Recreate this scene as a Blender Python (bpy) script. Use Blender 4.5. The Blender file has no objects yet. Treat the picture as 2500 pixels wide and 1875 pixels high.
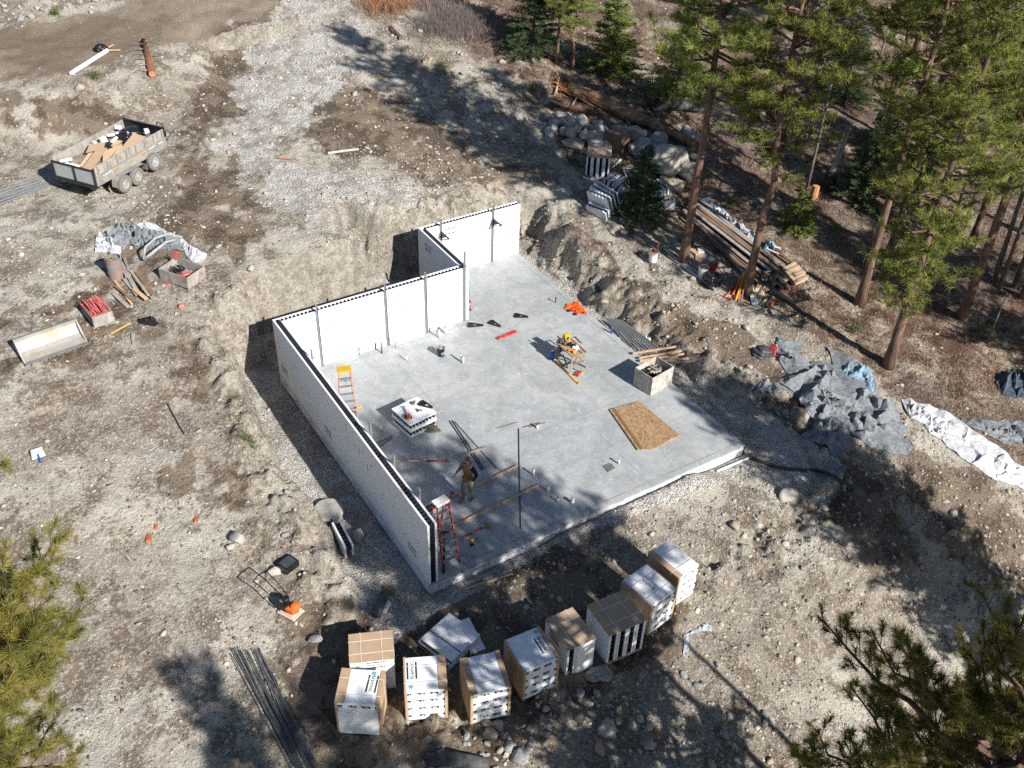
import bpy, bmesh, math, random
import numpy as np
from mathutils import Vector, Matrix, Euler, noise as mnoise
C = bpy.context.scene
COL = C.collection
rad = math.radians
# ------------------------------------------------------------------ camera
CP = np.array([-8.872, -17.709, 22.995]); YAW, PIT, ROL, FPX = 0.577, 0.663, 0.036, 2456.4
cy, sy, cp_, sp_ = math.cos(YAW), math.sin(YAW), math.cos(PIT), math.sin(PIT)
_f = np.array([sy*cp_, cy*cp_, -sp_]); _r = np.array([cy, -sy, 0.0]); _u = np.cross(_r, _f)
_cr, _sr = math.cos(ROL), math.sin(ROL)
CR = _cr*_r + _sr*_u; CU = -_sr*_r + _cr*_u; CF = _f
cam = bpy.data.cameras.new('Camera'); camo = bpy.data.objects.new('Camera', cam); COL.objects.link(camo)
camo.matrix_world = Matrix(((CR[0], CU[0], -CF[0], CP[0]), (CR[1], CU[1], -CF[1], CP[1]), (CR[2], CU[2], -CF[2], CP[2]), (0, 0, 0, 1)))
cam.sensor_fit = 'HORIZONTAL'; cam.sensor_width = 36; cam.lens = FPX*36/2500
cam.clip_end = 2000; cam.clip_start = 0.2
C.camera = camo
# ------------------------------------------------------------------ sky, sun, exposure
SUN_EL, SHADOW_AZ = 33.0, 103.0          # shadows run towards this azimuth (from +x, anticlockwise)
w = bpy.data.worlds.new('World'); C.world = w; w.use_nodes = True
nt = w.node_tree; bg = nt.nodes['Background']
sky = nt.nodes.new('ShaderNodeTexSky'); sky.sky_type = 'NISHITA'; sky.sun_disc = False
sky.sun_elevation = rad(SUN_EL); sky.altitude = 900; sky.air_density = 1.0; sky.dust_density = 0.6
saz = rad(SHADOW_AZ + 180)               # azimuth of the sun itself
sky.sun_rotation = rad(90) - saz         # nishita rotation is clockwise from +y
nt.links.new(sky.outputs[0], bg.inputs[0]); bg.inputs[1].default_value = 0.058
sun = bpy.data.lights.new('Sun', 'SUN'); sun.energy = 5.0; sun.angle = rad(0.53); sun.color = (1.0, 0.95, 0.88)
suno = bpy.data.objects.new('Sun', sun); COL.objects.link(suno)
sdir = Vector((math.cos(rad(SHADOW_AZ))*math.cos(rad(SUN_EL)), math.sin(rad(SHADOW_AZ))*math.cos(rad(SUN_EL)), -math.sin(rad(SUN_EL))))
suno.rotation_euler = sdir.to_track_quat('-Z', 'Y').to_euler(); suno.location = (0, -20, 40)
C.view_settings.view_transform = 'Standard'; C.view_settings.look = 'None'
C.view_settings.exposure = 0.68; C.view_settings.gamma = 1
C.cycles.use_denoising = False; C.cycles.max_bounces = 5; C.cycles.diffuse_bounces = 2; C.cycles.transparent_max_bounces = 6; C.cycles.caustics_reflective = False; C.cycles.caustics_refractive = False
# ------------------------------------------------------------------ numpy noise
def _hash(ix, iy, s):
    n = (ix.astype(np.int64)*374761393 + iy.astype(np.int64)*668265263 + s*1274126177) & 0x7fffffff
    n = ((n ^ (n >> 13))*1274126177) & 0x7fffffff
    return ((n ^ (n >> 16)) & 0xffff)/65535.0
def vnoise(x, y, s=0):
    ix = np.floor(x); iy = np.floor(y); fx = x-ix; fy = y-iy
    fx = fx*fx*(3-2*fx); fy = fy*fy*(3-2*fy)
    a = _hash(ix, iy, s); b = _hash(ix+1, iy, s); c = _hash(ix, iy+1, s); d = _hash(ix+1, iy+1, s)
    return (a*(1-fx)+b*fx)*(1-fy)+(c*(1-fx)+d*fx)*fy - 0.5
def fbm(x, y, sc, octs=4, s=0, g=0.5):
    x = np.asarray(x, float)/sc; y = np.asarray(y, float)/sc; t = 0; a = 1.0
    for o in range(octs):
        t = t + a*vnoise(x, y, s+o*17); x = x*2.03+11.3; y = y*2.03+5.7; a *= g
    return t
def sstep(a, b, x):
    t = np.clip((np.asarray(x, float)-a)/(b-a), 0, 1); return t*t*(3-2*t)
# ------------------------------------------------------------------ the lie of the land
SW, SL, SL2, SP, ST, SH = 12.428, 11.778, 15.173, 7.930, 0.305, 2.44   # slab and walls, metres
PAD = -0.36
YL = [-300, -60, -30, -12, -6, -3, 0, 4, 8, 12, 16, 22, 31, 36, 42, 48, 60, 100, 400]
ZL = [-40, -12, -6, -1.6, -.75, -.5, -.36, .35, 1.2, 2.15, 2.7, 3.15, 3.9, 4.3, 5.2, 6.6, 9.5, 19, 60]
YR = [-300, -60, -30, -16, -12, -8, -4, 0, 6, 12, 18, 22, 31, 45, 60, 100, 400]
ZR = [-80, -24, -13, -6.6, -4.6, -2.8, -.95, -.25, .4, 1.15, 2.05, 2.8, 4.4, 7.0, 10, 19, 60]
PIT_POLY = [(-1.9, -3.0), (-1.75, 3), (-1.6, 8), (-1.25, 10.5), (-1.1, 12.9), (3, 12.75), (5.8, 12.8), (5.7, 16.4), (9, 16.1), (12.6, 15.9), (13.2, 14), (13.3, 9),
            (13.7, 4), (14.6, 0), (13.5, -2), (5, -3.2)]
def seg_dist(x, y, a, b):
    ax, ay = a; bx, by = b; dx, dy = bx-ax, by-ay
    t = np.clip(((x-ax)*dx+(y-ay)*dy)/(dx*dx+dy*dy), 0, 1)
    return np.hypot(x-ax-t*dx, y-ay-t*dy)
def sd_poly(x, y, P):
    """signed distance, negative inside"""
    x = np.asarray(x, float); y = np.asarray(y, float)
    d = np.full(x.shape, 1e9); ins = np.zeros(x.shape, bool); n = len(P)
    for i in range(n):
        a, b = P[i], P[(i+1) % n]; d = np.minimum(d, seg_dist(x, y, a, b))
        c = ((a[1] > y) != (b[1] > y)); den = (b[1]-a[1]) if b[1] != a[1] else 1e-9
        ins ^= c & (x < (b[0]-a[0])*(y-a[1])/den + a[0])
    return np.where(ins, -d, d)
def d_line(x, y, P):
    d = np.full(np.shape(x), 1e9)
    for a, b in zip(P[:-1], P[1:]): d = np.minimum(d, seg_dist(x, y, a, b))
    return d
def hsmooth(x, y):
    x = np.asarray(x, float); y = np.asarray(y, float)
    zl = np.interp(y, YL, ZL); zl = (zl + np.interp(y-1.5, YL, ZL) + np.interp(y+1.5, YL, ZL))/3
    zr = (np.interp(y, YR, ZR) + np.interp(y-1.5, YR, ZR) + np.interp(y+1.5, YR, ZR))/3
    t = sstep(3, 13, x); nat = zl*(1-t)+zr*t
    nat = nat - 0.035*np.maximum(x-15, 0) + .01*np.maximum(-x-6, 0)
    # the cut bench of the trailer and the embankment up to the road
    return nat
CUTS = []      # ruts and gullies: (world polyline, depth, half width)
ROADB = []     # filled below (world polyline at the foot of the road embankment)
def hbase(x, y):
    nat = hsmooth(x, y)
    if ROADB:
        d = d_line(x, y, ROADB); side = np.where(y > np.interp(x, [p[0] for p in ROADB], [p[1] for p in ROADB]), 1, -1)
        nat = nat + 1.1*sstep(-2.2, 2.2, d*side)*sstep(14, 4, x)
    d = sd_poly(x, y, PIT_POLY) + 0.55*fbm(x, y, 1.7, 3, 5) + .26*fbm(x, y, .45, 3, 15)
    k = (3.0+3.4*np.clip(fbm(x, y, 2.4, 3, 33), -.5, .5))*(1-.45*sstep(11.5, 13.5, x))
    cut = PAD + k*np.maximum(d, 0)
    k_ = .5; hh_ = np.clip(.5+.5*(cut-nat)/k_, 0, 1); sm = cut*(1-hh_)+nat*hh_-k_*hh_*(1-hh_)      # soft brow where bank meets plateau
    h = np.where(nat > PAD, np.maximum(sm, PAD), nat)
    return h
def h(x, y):
    """ground height, with clods and ruts"""
    x = np.asarray(x, float); y = np.asarray(y, float)
    b = hbase(x, y); d = sd_poly(x, y, PIT_POLY)
    rough = 0.35 + 0.65*sstep(0.0, 1.2, d)
    bank = sstep(.05, .5, d)*sstep(2.2, 1.0, d)
    z = b + rough*(0.16*fbm(x, y, 2.6, 4, 1) + 0.10*fbm(x, y, .5, 3, 9)) + bank*.5*fbm(x, y, .6, 4, 23)
    for P_l, dp, wd in CUTS:
        dl = d_line(x, y, P_l)+.12*fbm(x, y, .6, 2, 88)*wd*6; q_ = dl/wd; mk = np.clip(.35+1.5*fbm(x, y, 1.3, 2, 99), .05, 1)*(.65 if wd < .18 else 1); z = z-mk*dp*np.exp(-q_*q_)+mk*dp*.3*np.exp(-((q_-2.1)/.8)**2)
    # keep soil off the slab, let it lie against its front edge
    sl = np.minimum(np.minimum(x+.05, SW+.05-x), np.minimum(y+.03, SL2+.05-y))
    z = np.where(sl > 0, np.minimum(z, -0.45), z)
    fr = np.exp(-((y+.25)/.45)**2)*sstep(3.6, 5.2, x)*sstep(11.2, 9.6, x)
    z = np.where(sl <= 0, z+fr*(.20+.18*fbm(x, y, .9, 3, 41)), z)
    return z
def h1(x, y): return float(h(np.array([x]), np.array([y]))[0])
def ray(px, py):
    return CF + CR*((px-1250)/FPX) - CU*((py-937.5)/FPX)
def at(px, py, z=None):
    """point of the photograph (2500 px wide) -> point on the ground (or on the level z)"""
    d = ray(px, py)
    if z is not None:
        return Vector(CP + d*((z-CP[2])/d[2]))
    s = np.linspace(14, 140, 420); X = CP[0]+d[0]*s; Y = CP[1]+d[1]*s; Z = CP[2]+d[2]*s
    H = h(X, Y); i = int(np.argmax(Z < H)); s = np.linspace(s[max(i-1, 0)], s[i], 40)
    X = CP[0]+d[0]*s; Y = CP[1]+d[1]*s; Z = CP[2]+d[2]*s; i = int(np.argmax(Z < h(X, Y)))
    return Vector((X[i], Y[i], float(h(X[i:i+1], Y[i:i+1])[0])))
def wp(pts): return [tuple(at(*p))[:2] for p in pts]
def px_of(P):
    d = np.array(P)-CP; z = d@CF
    return 1250+FPX*(d@CR)/z, 937.5-FPX*(d@CU)/z
ROADB[:] = sorted(wp([(-60, 330), (60, 330), (200, 310), (330, 275), (440, 215), (505, 140)]))
_c = []
for P_l, dp, wd in (([(560, -30), (500, 90), (440, 230), (405, 400), (395, 560)], .09, .22), ([(640, -30), (590, 100), (530, 230), (490, 400), (520, 560)], .08, .22), ([(300, 500), (250, 600), (150, 660), (-20, 700)], .07, .2), ([(330, 560), (270, 660), (160, 740), (0, 790)], .07, .2),
                    ([(1900, 1160), (1890, 1240), (1850, 1310), (1800, 1330)], .2, .10), ([(1735, 1335), (1780, 1290), (1830, 1265), (1870, 1235), (1905, 1195)], .2, .10), ([(2050, 1200), (2045, 1290), (2035, 1400)], .16, .10), ([(1990, 1330), (2010, 1410), (1995, 1500)], .16, .09), ([(1600, 1190), (1680, 1290), (1730, 1400), (1740, 1480)], .08, .2),
                    ([(1130, 470), (1190, 530), (1230, 600)], .28, .16), ([(1420, 840), (1560, 900), (1700, 990)], .06, .2), ([(560, 1180), (575, 1110), (620, 1075)], .18, .09), ([(430, 1255), (445, 1200), (470, 1160)], .12, .07), ([(90, 860), (200, 1000), (260, 1180)], .05, .2), ([(170, 840), (290, 980), (350, 1160)], .05, .2), ([(1330, 500), (1390, 560), (1420, 610)], .3, .2)):
    _c.append((wp([(a*1.1302, b*1.1302) for a, b in P_l]), dp, wd))
CUTS[:] = _c
# ------------------------------------------------------------------ materials
MATS = {}
def nd(t, typ, **k):
    n = t.nodes.new(typ)
    for a, b in k.items():
        if a in n.inputs: n.inputs[a].default_value = b
        else: setattr(n, a, b)
    return n
def mat(name, col, col2=None, rough=.75, metal=0, scale=6, bump=0, bscale=40, spec=.3, streak=None, trans=0, dirt=None, dscale=3, coat=0):
    """painted / worn surface: two tones mixed by noise, optional dirt and bump"""
    if name in MATS: return MATS[name]
    m = bpy.data.materials.new(name); m.use_nodes = True; t = m.node_tree; b = t.nodes['Principled BSDF']
    b.inputs['Roughness'].default_value = rough; b.inputs['Metallic'].default_value = metal
    b.inputs['Specular IOR Level'].default_value = spec; b.inputs['Coat Weight'].default_value = coat
    tc = nd(t, 'ShaderNodeTexCoord'); src = tc.outputs['Object']
    if streak:
        mp = nd(t, 'ShaderNodeMapping'); mp.inputs['Scale'].default_value = streak; t.links.new(src, mp.inputs[0]); src = mp.outputs[0]
    c2 = col2 or tuple(v*.72 for v in col)
    n = nd(t, 'ShaderNodeTexNoise', Scale=scale, Detail=6.0, Roughness=.65); t.links.new(src, n.inputs['Vector'])
    r = nd(t, 'ShaderNodeValToRGB'); r.color_ramp.elements[0].position = .35; r.color_ramp.elements[1].position = .68
    r.color_ramp.elements[0].color = (*c2, 1); r.color_ramp.elements[1].color = (*col, 1)
    t.links.new(n.outputs['Fac'], r.inputs[0]); out = r.outputs[0]
    if dirt:
        n2 = nd(t, 'ShaderNodeTexNoise', Scale=dscale, Detail=8.0, Roughness=.7); t.links.new(tc.outputs['Object'], n2.inputs['Vector'])
        r2 = nd(t, 'ShaderNodeValToRGB'); r2.color_ramp.elements[0].position = .5; r2.color_ramp.elements[1].position = .64
        t.links.new(n2.outputs['Fac'], r2.inputs[0])
        mx = nd(t, 'ShaderNodeMix', data_type='RGBA'); mx.inputs['B'].default_value = (*dirt, 1)
        t.links.new(r2.outputs[0], mx.inputs['Factor']); t.links.new(out, mx.inputs['A']); out = mx.outputs['Result']
    t.links.new(out, b.inputs['Base Color'])
    if bump:
        n3 = nd(t, 'ShaderNodeTexNoise', Scale=bscale, Detail=4.0); t.links.new(src, n3.inputs['Vector'])
        bp = nd(t, 'ShaderNodeBump', Strength=bump, Distance=.02); t.links.new(n3.outputs['Fac'], bp.inputs['Height'])
        t.links.new(bp.outputs[0], b.inputs['Normal'])
    if trans:
        tr = nd(t, 'ShaderNodeBsdfTranslucent'); t.links.new(out, tr.inputs[0])
        ms = nd(t, 'ShaderNodeMixShader'); ms.inputs[0].default_value = trans
        o = t.nodes['Material Output']; t.links.new(b.outputs[0], ms.inputs[1]); t.links.new(tr.outputs[0], ms.inputs[2]); t.links.new(ms.outputs[0], o.inputs[0])
    MATS[name] = m; return m
# ------------------------------------------------------------------ mesh building
class MB:
    def __init__(s): s.v = []; s.f = []; s.M = Matrix()
    def add(s, vs, fs, M=None):
        k = len(s.v); M = s.M @ M if M is not None else s.M
        s.v += [tuple(M @ Vector(p)) for p in vs]; s.f += [tuple(i+k for i in f) for f in fs]; return s
    def box(s, c, d, rz=0, M=None, tilt=(0, 0), taper=1):
        x, y, z = d[0]/2, d[1]/2, d[2]/2; t = taper
        vs = [(-x, -y, -z), (x, -y, -z), (x, y, -z), (-x, y, -z), (-x*t, -y*t, z), (x*t, -y*t, z), (x*t, y*t, z), (-x*t, y*t, z)]
        R = Matrix.Translation(c) @ Euler((tilt[0], tilt[1], rz)).to_matrix().to_4x4()
        if M is not None: R = M @ R
        return s.add(vs, [(0, 3, 2, 1), (4, 5, 6, 7), (0, 1, 5, 4), (1, 2, 6, 5), (2, 3, 7, 6), (3, 0, 4, 7)], R)
    def bar(s, a, b, w_, t_, up=(0, 0, 1)):
        """rectangular bar from a to b, width w_ across, thickness t_ along up"""
        a = Vector(a); b = Vector(b); d = (b-a); L = d.length; d.normalize()
        u = Vector(up); sdv = d.cross(u)
        if sdv.length < 1e-4: sdv = d.cross(Vector((1, 0, 0)))
        sdv.normalize(); u = sdv.cross(d)
        M = Matrix(((sdv[0], d[0], u[0], (a[0]+b[0])/2), (sdv[1], d[1], u[1], (a[1]+b[1])/2), (sdv[2], d[2], u[2], (a[2]+b[2])/2), (0, 0, 0, 1)))
        return s.box((0, 0, 0), (w_, L, t_), M=M)
    def tube(s, pts, rr, n=8, cap=True, flat=1.0):
        pts = [Vector(p) for p in pts]; rr = rr if hasattr(rr, '__len__') else [rr]*len(pts); k = len(s.v); vs = []; fs = []
        up = None
        for i, p in enumerate(pts):
            d = (pts[min(i+1, len(pts)-1)]-pts[max(i-1, 0)])
            d = d.normalized() if d.length > 1e-9 else Vector((0, 0, 1))
            if up is None: up = d.orthogonal().normalized()
            else:
                up = up - d*up.dot(d); up = up.normalized() if up.length > 1e-6 else d.orthogonal().normalized()
            sd = d.cross(up)
            for j in range(n):
                a = 2*math.pi*j/n; vs.append(p+(up*math.cos(a)+sd*math.sin(a)*flat)*rr[i])
        for i in range(len(pts)-1):
            for j in range(n): fs.append((i*n+j, i*n+(j+1) % n, (i+1)*n+(j+1) % n, (i+1)*n+j))
        if cap: fs.append(tuple(range(n-1, -1, -1))); fs.append(tuple((len(pts)-1)*n+j for j in range(n)))
        return s.add(vs, fs)
    def lathe(s, prof, n=20, M=None, cap=True):
        vs = []; fs = []
        for r_, z_ in prof:
            for j in range(n): a = 2*math.pi*j/n; vs.append((r_*math.cos(a), r_*math.sin(a), z_))
        for i in range(len(prof)-1):
            for j in range(n): fs.append((i*n+j, i*n+(j+1) % n, (i+1)*n+(j+1) % n, (i+1)*n+j))
        if cap: fs.append(tuple(range(n-1, -1, -1))); fs.append(tuple((len(prof)-1)*n+j for j in range(n)))
        return s.add(vs, fs, M)
    def prism(s, poly, z0, z1, M=None):
        n = len(poly); vs = [(p[0], p[1], z0) for p in poly]+[(p[0], p[1], z1) for p in poly]
        fs = [tuple(range(n-1, -1, -1)), tuple(range(n, 2*n))]+[(i, (i+1) % n, n+(i+1) % n, n+i) for i in range(n)]
        return s.add(vs, fs, M)
    def sheet(s, fn, nu, nv, thick=0):
        """surface fn(u,v)->Vector; thick>0 gives it an underside"""
        g = [[Vector(fn(i/(nu), j/(nv))) for j in range(nv+1)] for i in range(nu+1)]; vs = [p for r_ in g for p in r_]; W_ = nv+1
        fs = [(i*W_+j, (i+1)*W_+j, (i+1)*W_+j+1, i*W_+j+1) for i in range(nu) for j in range(nv)]
        if thick:
            k = len(vs); vs += [p-Vector((0, 0, thick)) for p in vs]; fs += [tuple(k+q for q in reversed(f)) for f in fs[:nu*nv]]
            rim = [i*W_ for i in range(nu+1)]+[nu*W_+j for j in range(1, nv+1)]+[i*W_+nv for i in range(nu-1, -1, -1)]+[j for j in range(nv-1, 0, -1)]
            for a, b in zip(rim, rim[1:]+rim[:1]): fs.append((a, b, k+b, k+a))
        return s.add(vs, fs)
    def build(s, name, m, parent=None, smooth=False, loc=None, bevel=0):
        me = bpy.data.meshes.new(name); me.from_pydata(s.v, [], s.f)
        if smooth: me.polygons.foreach_set('use_smooth', [True]*len(me.polygons))
        me.materials.append(m); o = bpy.data.objects.new(name, me); COL.objects.link(o)
        if loc is not None: o.location = loc
        if parent is not None: o.parent = parent
        if bevel:
            b = o.modifiers.new('b', 'BEVEL'); b.width = bevel; b.segments = 2; b.limit_method = 'ANGLE'
        return o
def npmesh(name, V, F, m, parent=None, smooth=False, mats=None, mi=None, attrs=None):
    """V (n,3), F (m,k) numpy -> object"""
    me = bpy.data.meshes.new(name); V = np.asarray(V, np.float32); F = np.asarray(F, np.int32); k = F.shape[1]
    me.vertices.add(len(V)); me.vertices.foreach_set('co', V.ravel()); me.loops.add(F.size); me.loops.foreach_set('vertex_index', F.ravel())
    me.polygons.add(len(F)); me.polygons.foreach_set('loop_start', np.arange(0, F.size, k, dtype=np.int32))
    try: me.polygons.foreach_set('loop_total', np.full(len(F), k, dtype=np.int32))
    except Exception: pass
    for q in (mats or [m]): me.materials.append(q)
    if mi is not None: me.polygons.foreach_set('material_index', np.asarray(mi, np.int32))
    if smooth: me.polygons.foreach_set('use_smooth', np.ones(len(F), bool))
    for n_, a in (attrs or {}).items():
        at_ = me.attributes.new(n_, 'FLOAT', 'POINT'); at_.data.foreach_set('value', np.asarray(a, np.float32))
    me.update(); me.validate()
    o = bpy.data.objects.new(name, me); COL.objects.link(o)
    if parent is not None: o.parent = parent
    return o
def tag(o, label, cat, group=None, kind=None):
    o['label'] = label; o['category'] = cat
    if group: o['group'] = group
    if kind: o['kind'] = kind
    return o
def thing(name, label, cat, loc=(0, 0, 0), rz=0, group=None, tilt=(0, 0)):
    o = bpy.data.objects.new(name, None); COL.objects.link(o); o.location = loc; o.rotation_euler = (tilt[0], tilt[1], rz)
    o.empty_display_size = .2
    return tag(o, label, cat, group)
def dup(root, loc=None, rz=None, label=None, group=None, scale=None):
    r = root.copy(); COL.objects.link(r)
    if loc is not None: r.location = loc
    if rz is not None: r.rotation_euler = (root.rotation_euler[0], root.rotation_euler[1], rz)
    if scale is not None: r.scale = scale if hasattr(scale, '__len__') else (scale,)*3
    if label: r['label'] = label
    if group: r['group'] = group
    for ch in [c for c in KIDS.get(root.name, list(root.children))]:
        c = ch.copy(); COL.objects.link(c); c.parent = r
        for g in list(ch.children):
            d = g.copy(); COL.objects.link(d); d.parent = c
    return r
KIDS = {}
TXT = {}
def text_mesh(s_, size=1.0):
    """lettering as flat mesh data, centred"""
    if s_ in TXT: v, f = TXT[s_]
    else:
        cu = bpy.data.curves.new('lettering', 'FONT'); cu.body = s_; cu.size = 1; cu.align_x = 'CENTER'; cu.align_y = 'CENTER'; cu.resolution_u = 3
        o = bpy.data.objects.new('lettering', cu); COL.objects.link(o); bpy.context.view_layer.update()
        me = bpy.data.meshes.new_from_object(o); v = [tuple(p.co) for p in me.vertices]; f = [tuple(p.vertices) for p in me.polygons]
        bpy.data.objects.remove(o); bpy.data.curves.remove(cu); bpy.data.meshes.remove(me); TXT[s_] = (v, f)
    return [(a*size, b*size, c*size) for a, b, c in v], f
def frame(o_, ex, ey):
    """matrix with local x along ex, local y along ey, origin o_"""
    ex = Vector(ex).normalized(); ey = Vector(ey); ey = (ey-ex*ey.dot(ex)).normalized(); ez = ex.cross(ey)
    return Matrix(((ex[0], ey[0], ez[0], o_[0]), (ex[1], ey[1], ez[1], o_[1]), (ex[2], ey[2], ez[2], o_[2]), (0, 0, 0, 1)))
RN = random.Random(7)
RG = np.random.default_rng(11)
# ------------------------------------------------------------------ ground sheet
def D(*p): return wp([(a*1.1302, b*1.1302) for a, b in p])
def axis(lo, a, b, hi, s0, g=1.12):
    c = list(np.arange(a, b, s0)); st = s0; x = b
    while x < hi: c.append(x); st = min(st*g, 25); x += st
    st = s0; x = a-s0; L = []
    while x > lo: L.append(x); st = min(st*g, 25); x -= st
    return np.array(L[::-1]+c)
gx = axis(-400, -13.5, 28, 500, .085, 1.03); gy = axis(-300, -12, 24, 600, .085, 1.012)
GX, GY = np.meshgrid(gx, gy, indexing='ij'); GX = GX.ravel(); GY = GY.ravel(); GZ = h(GX, GY)
near = (np.abs(GX-10) < 70) & (GY > -30) & (GY < 80)
def mask(P, soft=.6, jit=.9, s=0, lim=None):
    d = np.full(GX.shape, 50.0); q = near; d[q] = sd_poly(GX[q], GY[q], P)+jit*2*fbm(GX[q], GY[q], 1.8, 4, s); return 1-sstep(-soft, soft, d)
mx = lambda *a: np.maximum.reduce(a)
a_grav = mx(mask(D((600, 40), (735, 40), (770, 150), (700, 200), (650, 270), (640, 330), (720, 360), (860, 395), (905, 430), (880, 490), (800, 575), (700, 545), (610, 500), (570, 430), (500, 340), (470, 300), (530, 180), (570, 90)), .8, 1.0, 3)*.9,
            mask([(-1.9, -1.2), (-2.0, 8), (-2.3, 13.4), (3, 13.2), (5.5, 13.3), (5.5, 16.8), (9, 16.5), (12.8, 16.2), (13.8, 14), (13.5, 9), (13.6, 4), (14.6, 1), (15.4, -2.2), (13.2, -3.0), (12.0, -.9), (4, -.3), (0, -.8)], .15, .12, 4),
            mask(D((220, 850), (360, 850), (400, 980), (330, 1010), (230, 960)), .9, .9, 6)*.55,
            mask(D((600, -30), (740, -30), (800, 60), (770, 160), (640, 130), (600, 60)), .9, .6, 8)*.7)
a_damp = mx(mask(D((640, 225), (740, 200), (860, 200), (1000, 290), (1100, 360), (1080, 420), (930, 400), (760, 340), (660, 300)), .8, .8, 13)*.85,
            mask(D((560, 40), (620, 60), (500, 200), (470, 330), (540, 420), (620, 560), (560, 590), (440, 520), (330, 560), (330, 480), (400, 400), (400, 260), (470, 120)), .9, .9, 14)*.75,
            mask(D((470, 0), (640, -20), (650, 60), (560, 130), (520, 260), (470, 380), (440, 470), (380, 520), (300, 560), (360, 440), (400, 320), (430, 200)), .8, .5, 114)*.62,
            mask(D((0, 190), (180, 200), (330, 240), (270, 290), (100, 330), (0, 360)), .9, .8, 15)*.7,
            mask(D((640, 1320), (800, 1290), (960, 1290), (1130, 1190), (1360, 1230), (1500, 1290), (1480, 1440), (1250, 1480), (1130, 1640), (760, 1659), (640, 1500)), .6, .5, 16)*.95,
            mask(D((1130, 470), (1300, 540), (1400, 640), (1580, 700), (1720, 800), (1690, 850), (1500, 770), (1400, 740), (1290, 690), (1180, 560)), .6, .5, 17)*.9,
            mask(D((1960, 960), (2130, 1010), (2212, 1090), (2212, 1250), (2080, 1200), (1950, 1080)), .6, .6, 18)*.9,
            mask(D((1620, 830), (1760, 830), (1850, 1000), (1980, 1180), (1900, 1240), (1720, 1100), (1640, 990)), .5, .5, 19)*.8,
            mask(D((370, 950), (520, 990), (560, 1080), (440, 1100)), .9, .9, 20)*.75,
            mask(D((130, 640), (330, 700), (480, 800), (470, 900), (300, 860), (100, 800)), 1.2, 1.2, 21)*.5,
            mask(D((540, 1440), (680, 1400), (720, 1659), (560, 1659)), .6, .6, 22)*.6)
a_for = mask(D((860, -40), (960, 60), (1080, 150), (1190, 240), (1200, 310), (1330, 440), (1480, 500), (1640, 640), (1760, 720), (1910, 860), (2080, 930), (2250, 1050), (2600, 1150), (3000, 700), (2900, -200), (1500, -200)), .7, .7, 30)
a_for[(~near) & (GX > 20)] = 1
a_road = mask(D((-200, 95), (0, 70), (120, 45), (300, 0), (420, -40), (640, -40), (560, 30), (420, 90), (280, 120), (120, 160), (0, 190), (-200, 220)), .7, .35, 31)
FB_ = {}
def nf(key, sc, octs=6, s=0, g=.6, k=1.0):
    """a noise field sampled at the ground's own vertices, 0..1"""
    FB_[key] = np.clip(.5+k*fbm(GX, GY, sc, octs, s, g), 0, 1)
nf('n_big', 3.2, 6, 51, .6, .8); nf('n_mid', .75, 5, 61, .75, .62); nf('n_red', 1.7, 5, 71, .7, .9); nf('n_pale', 4.0, 5, 81, .6, .9); nf('n_thr', 1.1, 6, 91, .75, .8)
def hard(a, wdt, amt=.85): v = a+(FB_['n_thr']-.5)*amt; return sstep(.5-wdt, .5+wdt, v)
rut = np.zeros_like(GX)
for P_l, dp, wd in CUTS[:4]: rut[near] = np.maximum(rut[near], .8*np.exp(-(d_line(GX[near], GY[near], P_l)/.45)**2))
a_damp = np.maximum(a_damp, rut)
sl_ = GZ.reshape(len(gx), len(gy)); gxx, gyy = np.gradient(sl_, gx, gy); a_bank = sstep(.75, 1.4, np.hypot(gxx, gyy)).ravel()
pit_ = np.where(near, sd_poly(GX, GY, PIT_POLY), 9); a_grav = np.where((pit_ < 1.2) & (GZ > PAD+.3), 0, a_grav); a_damp = a_damp*(1-.7*a_bank)
a_damp = hard(a_damp, .3); a_grav = hard(a_grav, .38); a_for = hard(a_for, .2); a_road = hard(a_road, .15, .5)
ground_mat = bpy.data.materials.new('ground'); ground_mat.use_nodes = True; t = ground_mat.node_tree; bs = t.nodes['Principled BSDF']; bs.inputs['Roughness'].default_value = .95; bs.inputs['Specular IOR Level'].default_value = .12
geo = nd(t, 'ShaderNodeNewGeometry'); P_ = geo.outputs['Position']
def noise_(sc, det=6, rg=.6, dist=0): n = nd(t, 'ShaderNodeTexNoise', Scale=sc, Detail=float(det), Roughness=rg, Distortion=float(dist)); t.links.new(P_, n.inputs['Vector']); return n.outputs['Fac']
def ramp(f, *st):
    r = nd(t, 'ShaderNodeValToRGB'); e = r.color_ramp.elements
    while len(e) < len(st): e.new(.5)
    for q, (p, c) in zip(e, st): q.position = p; q.color = (*c, 1) if len(c) == 3 else c
    t.links.new(f, r.inputs[0]); return r.outputs[0]
def mixc(f, a, b, bl='MIX'):
    m = nd(t, 'ShaderNodeMix', data_type='RGBA', blend_type=bl)
    for s_, v in (('Factor', f), ('A', a), ('B', b)):
        i = [x for x in m.inputs if x.name == s_ and (x.type == ('VALUE' if s_ == 'Factor' else 'RGBA'))][0]
        if hasattr(v, 'links'): t.links.new(v, i)
        else: i.default_value = v if s_ == 'Factor' else (*v, 1)
    return [o for o in m.outputs if o.type == 'RGBA'][0]
def math_(op, a, b=0.0, c=None):
    m = nd(t, 'ShaderNodeMath', operation=op)
    for i, v in enumerate((a, b) if c is None else (a, b, c)):
        if hasattr(v, 'links'): t.links.new(v, m.inputs[i])
        else: m.inputs[i].default_value = v
    return m.outputs[0]
def attr(n): a = nd(t, 'ShaderNodeAttribute', attribute_name=n); return a.outputs['Fac']
G3 = lambda v: (v, v, v)
big = attr('n_big'); fine = noise_(9, 4, .78); grit = noise_(38, 2, .8)
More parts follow.
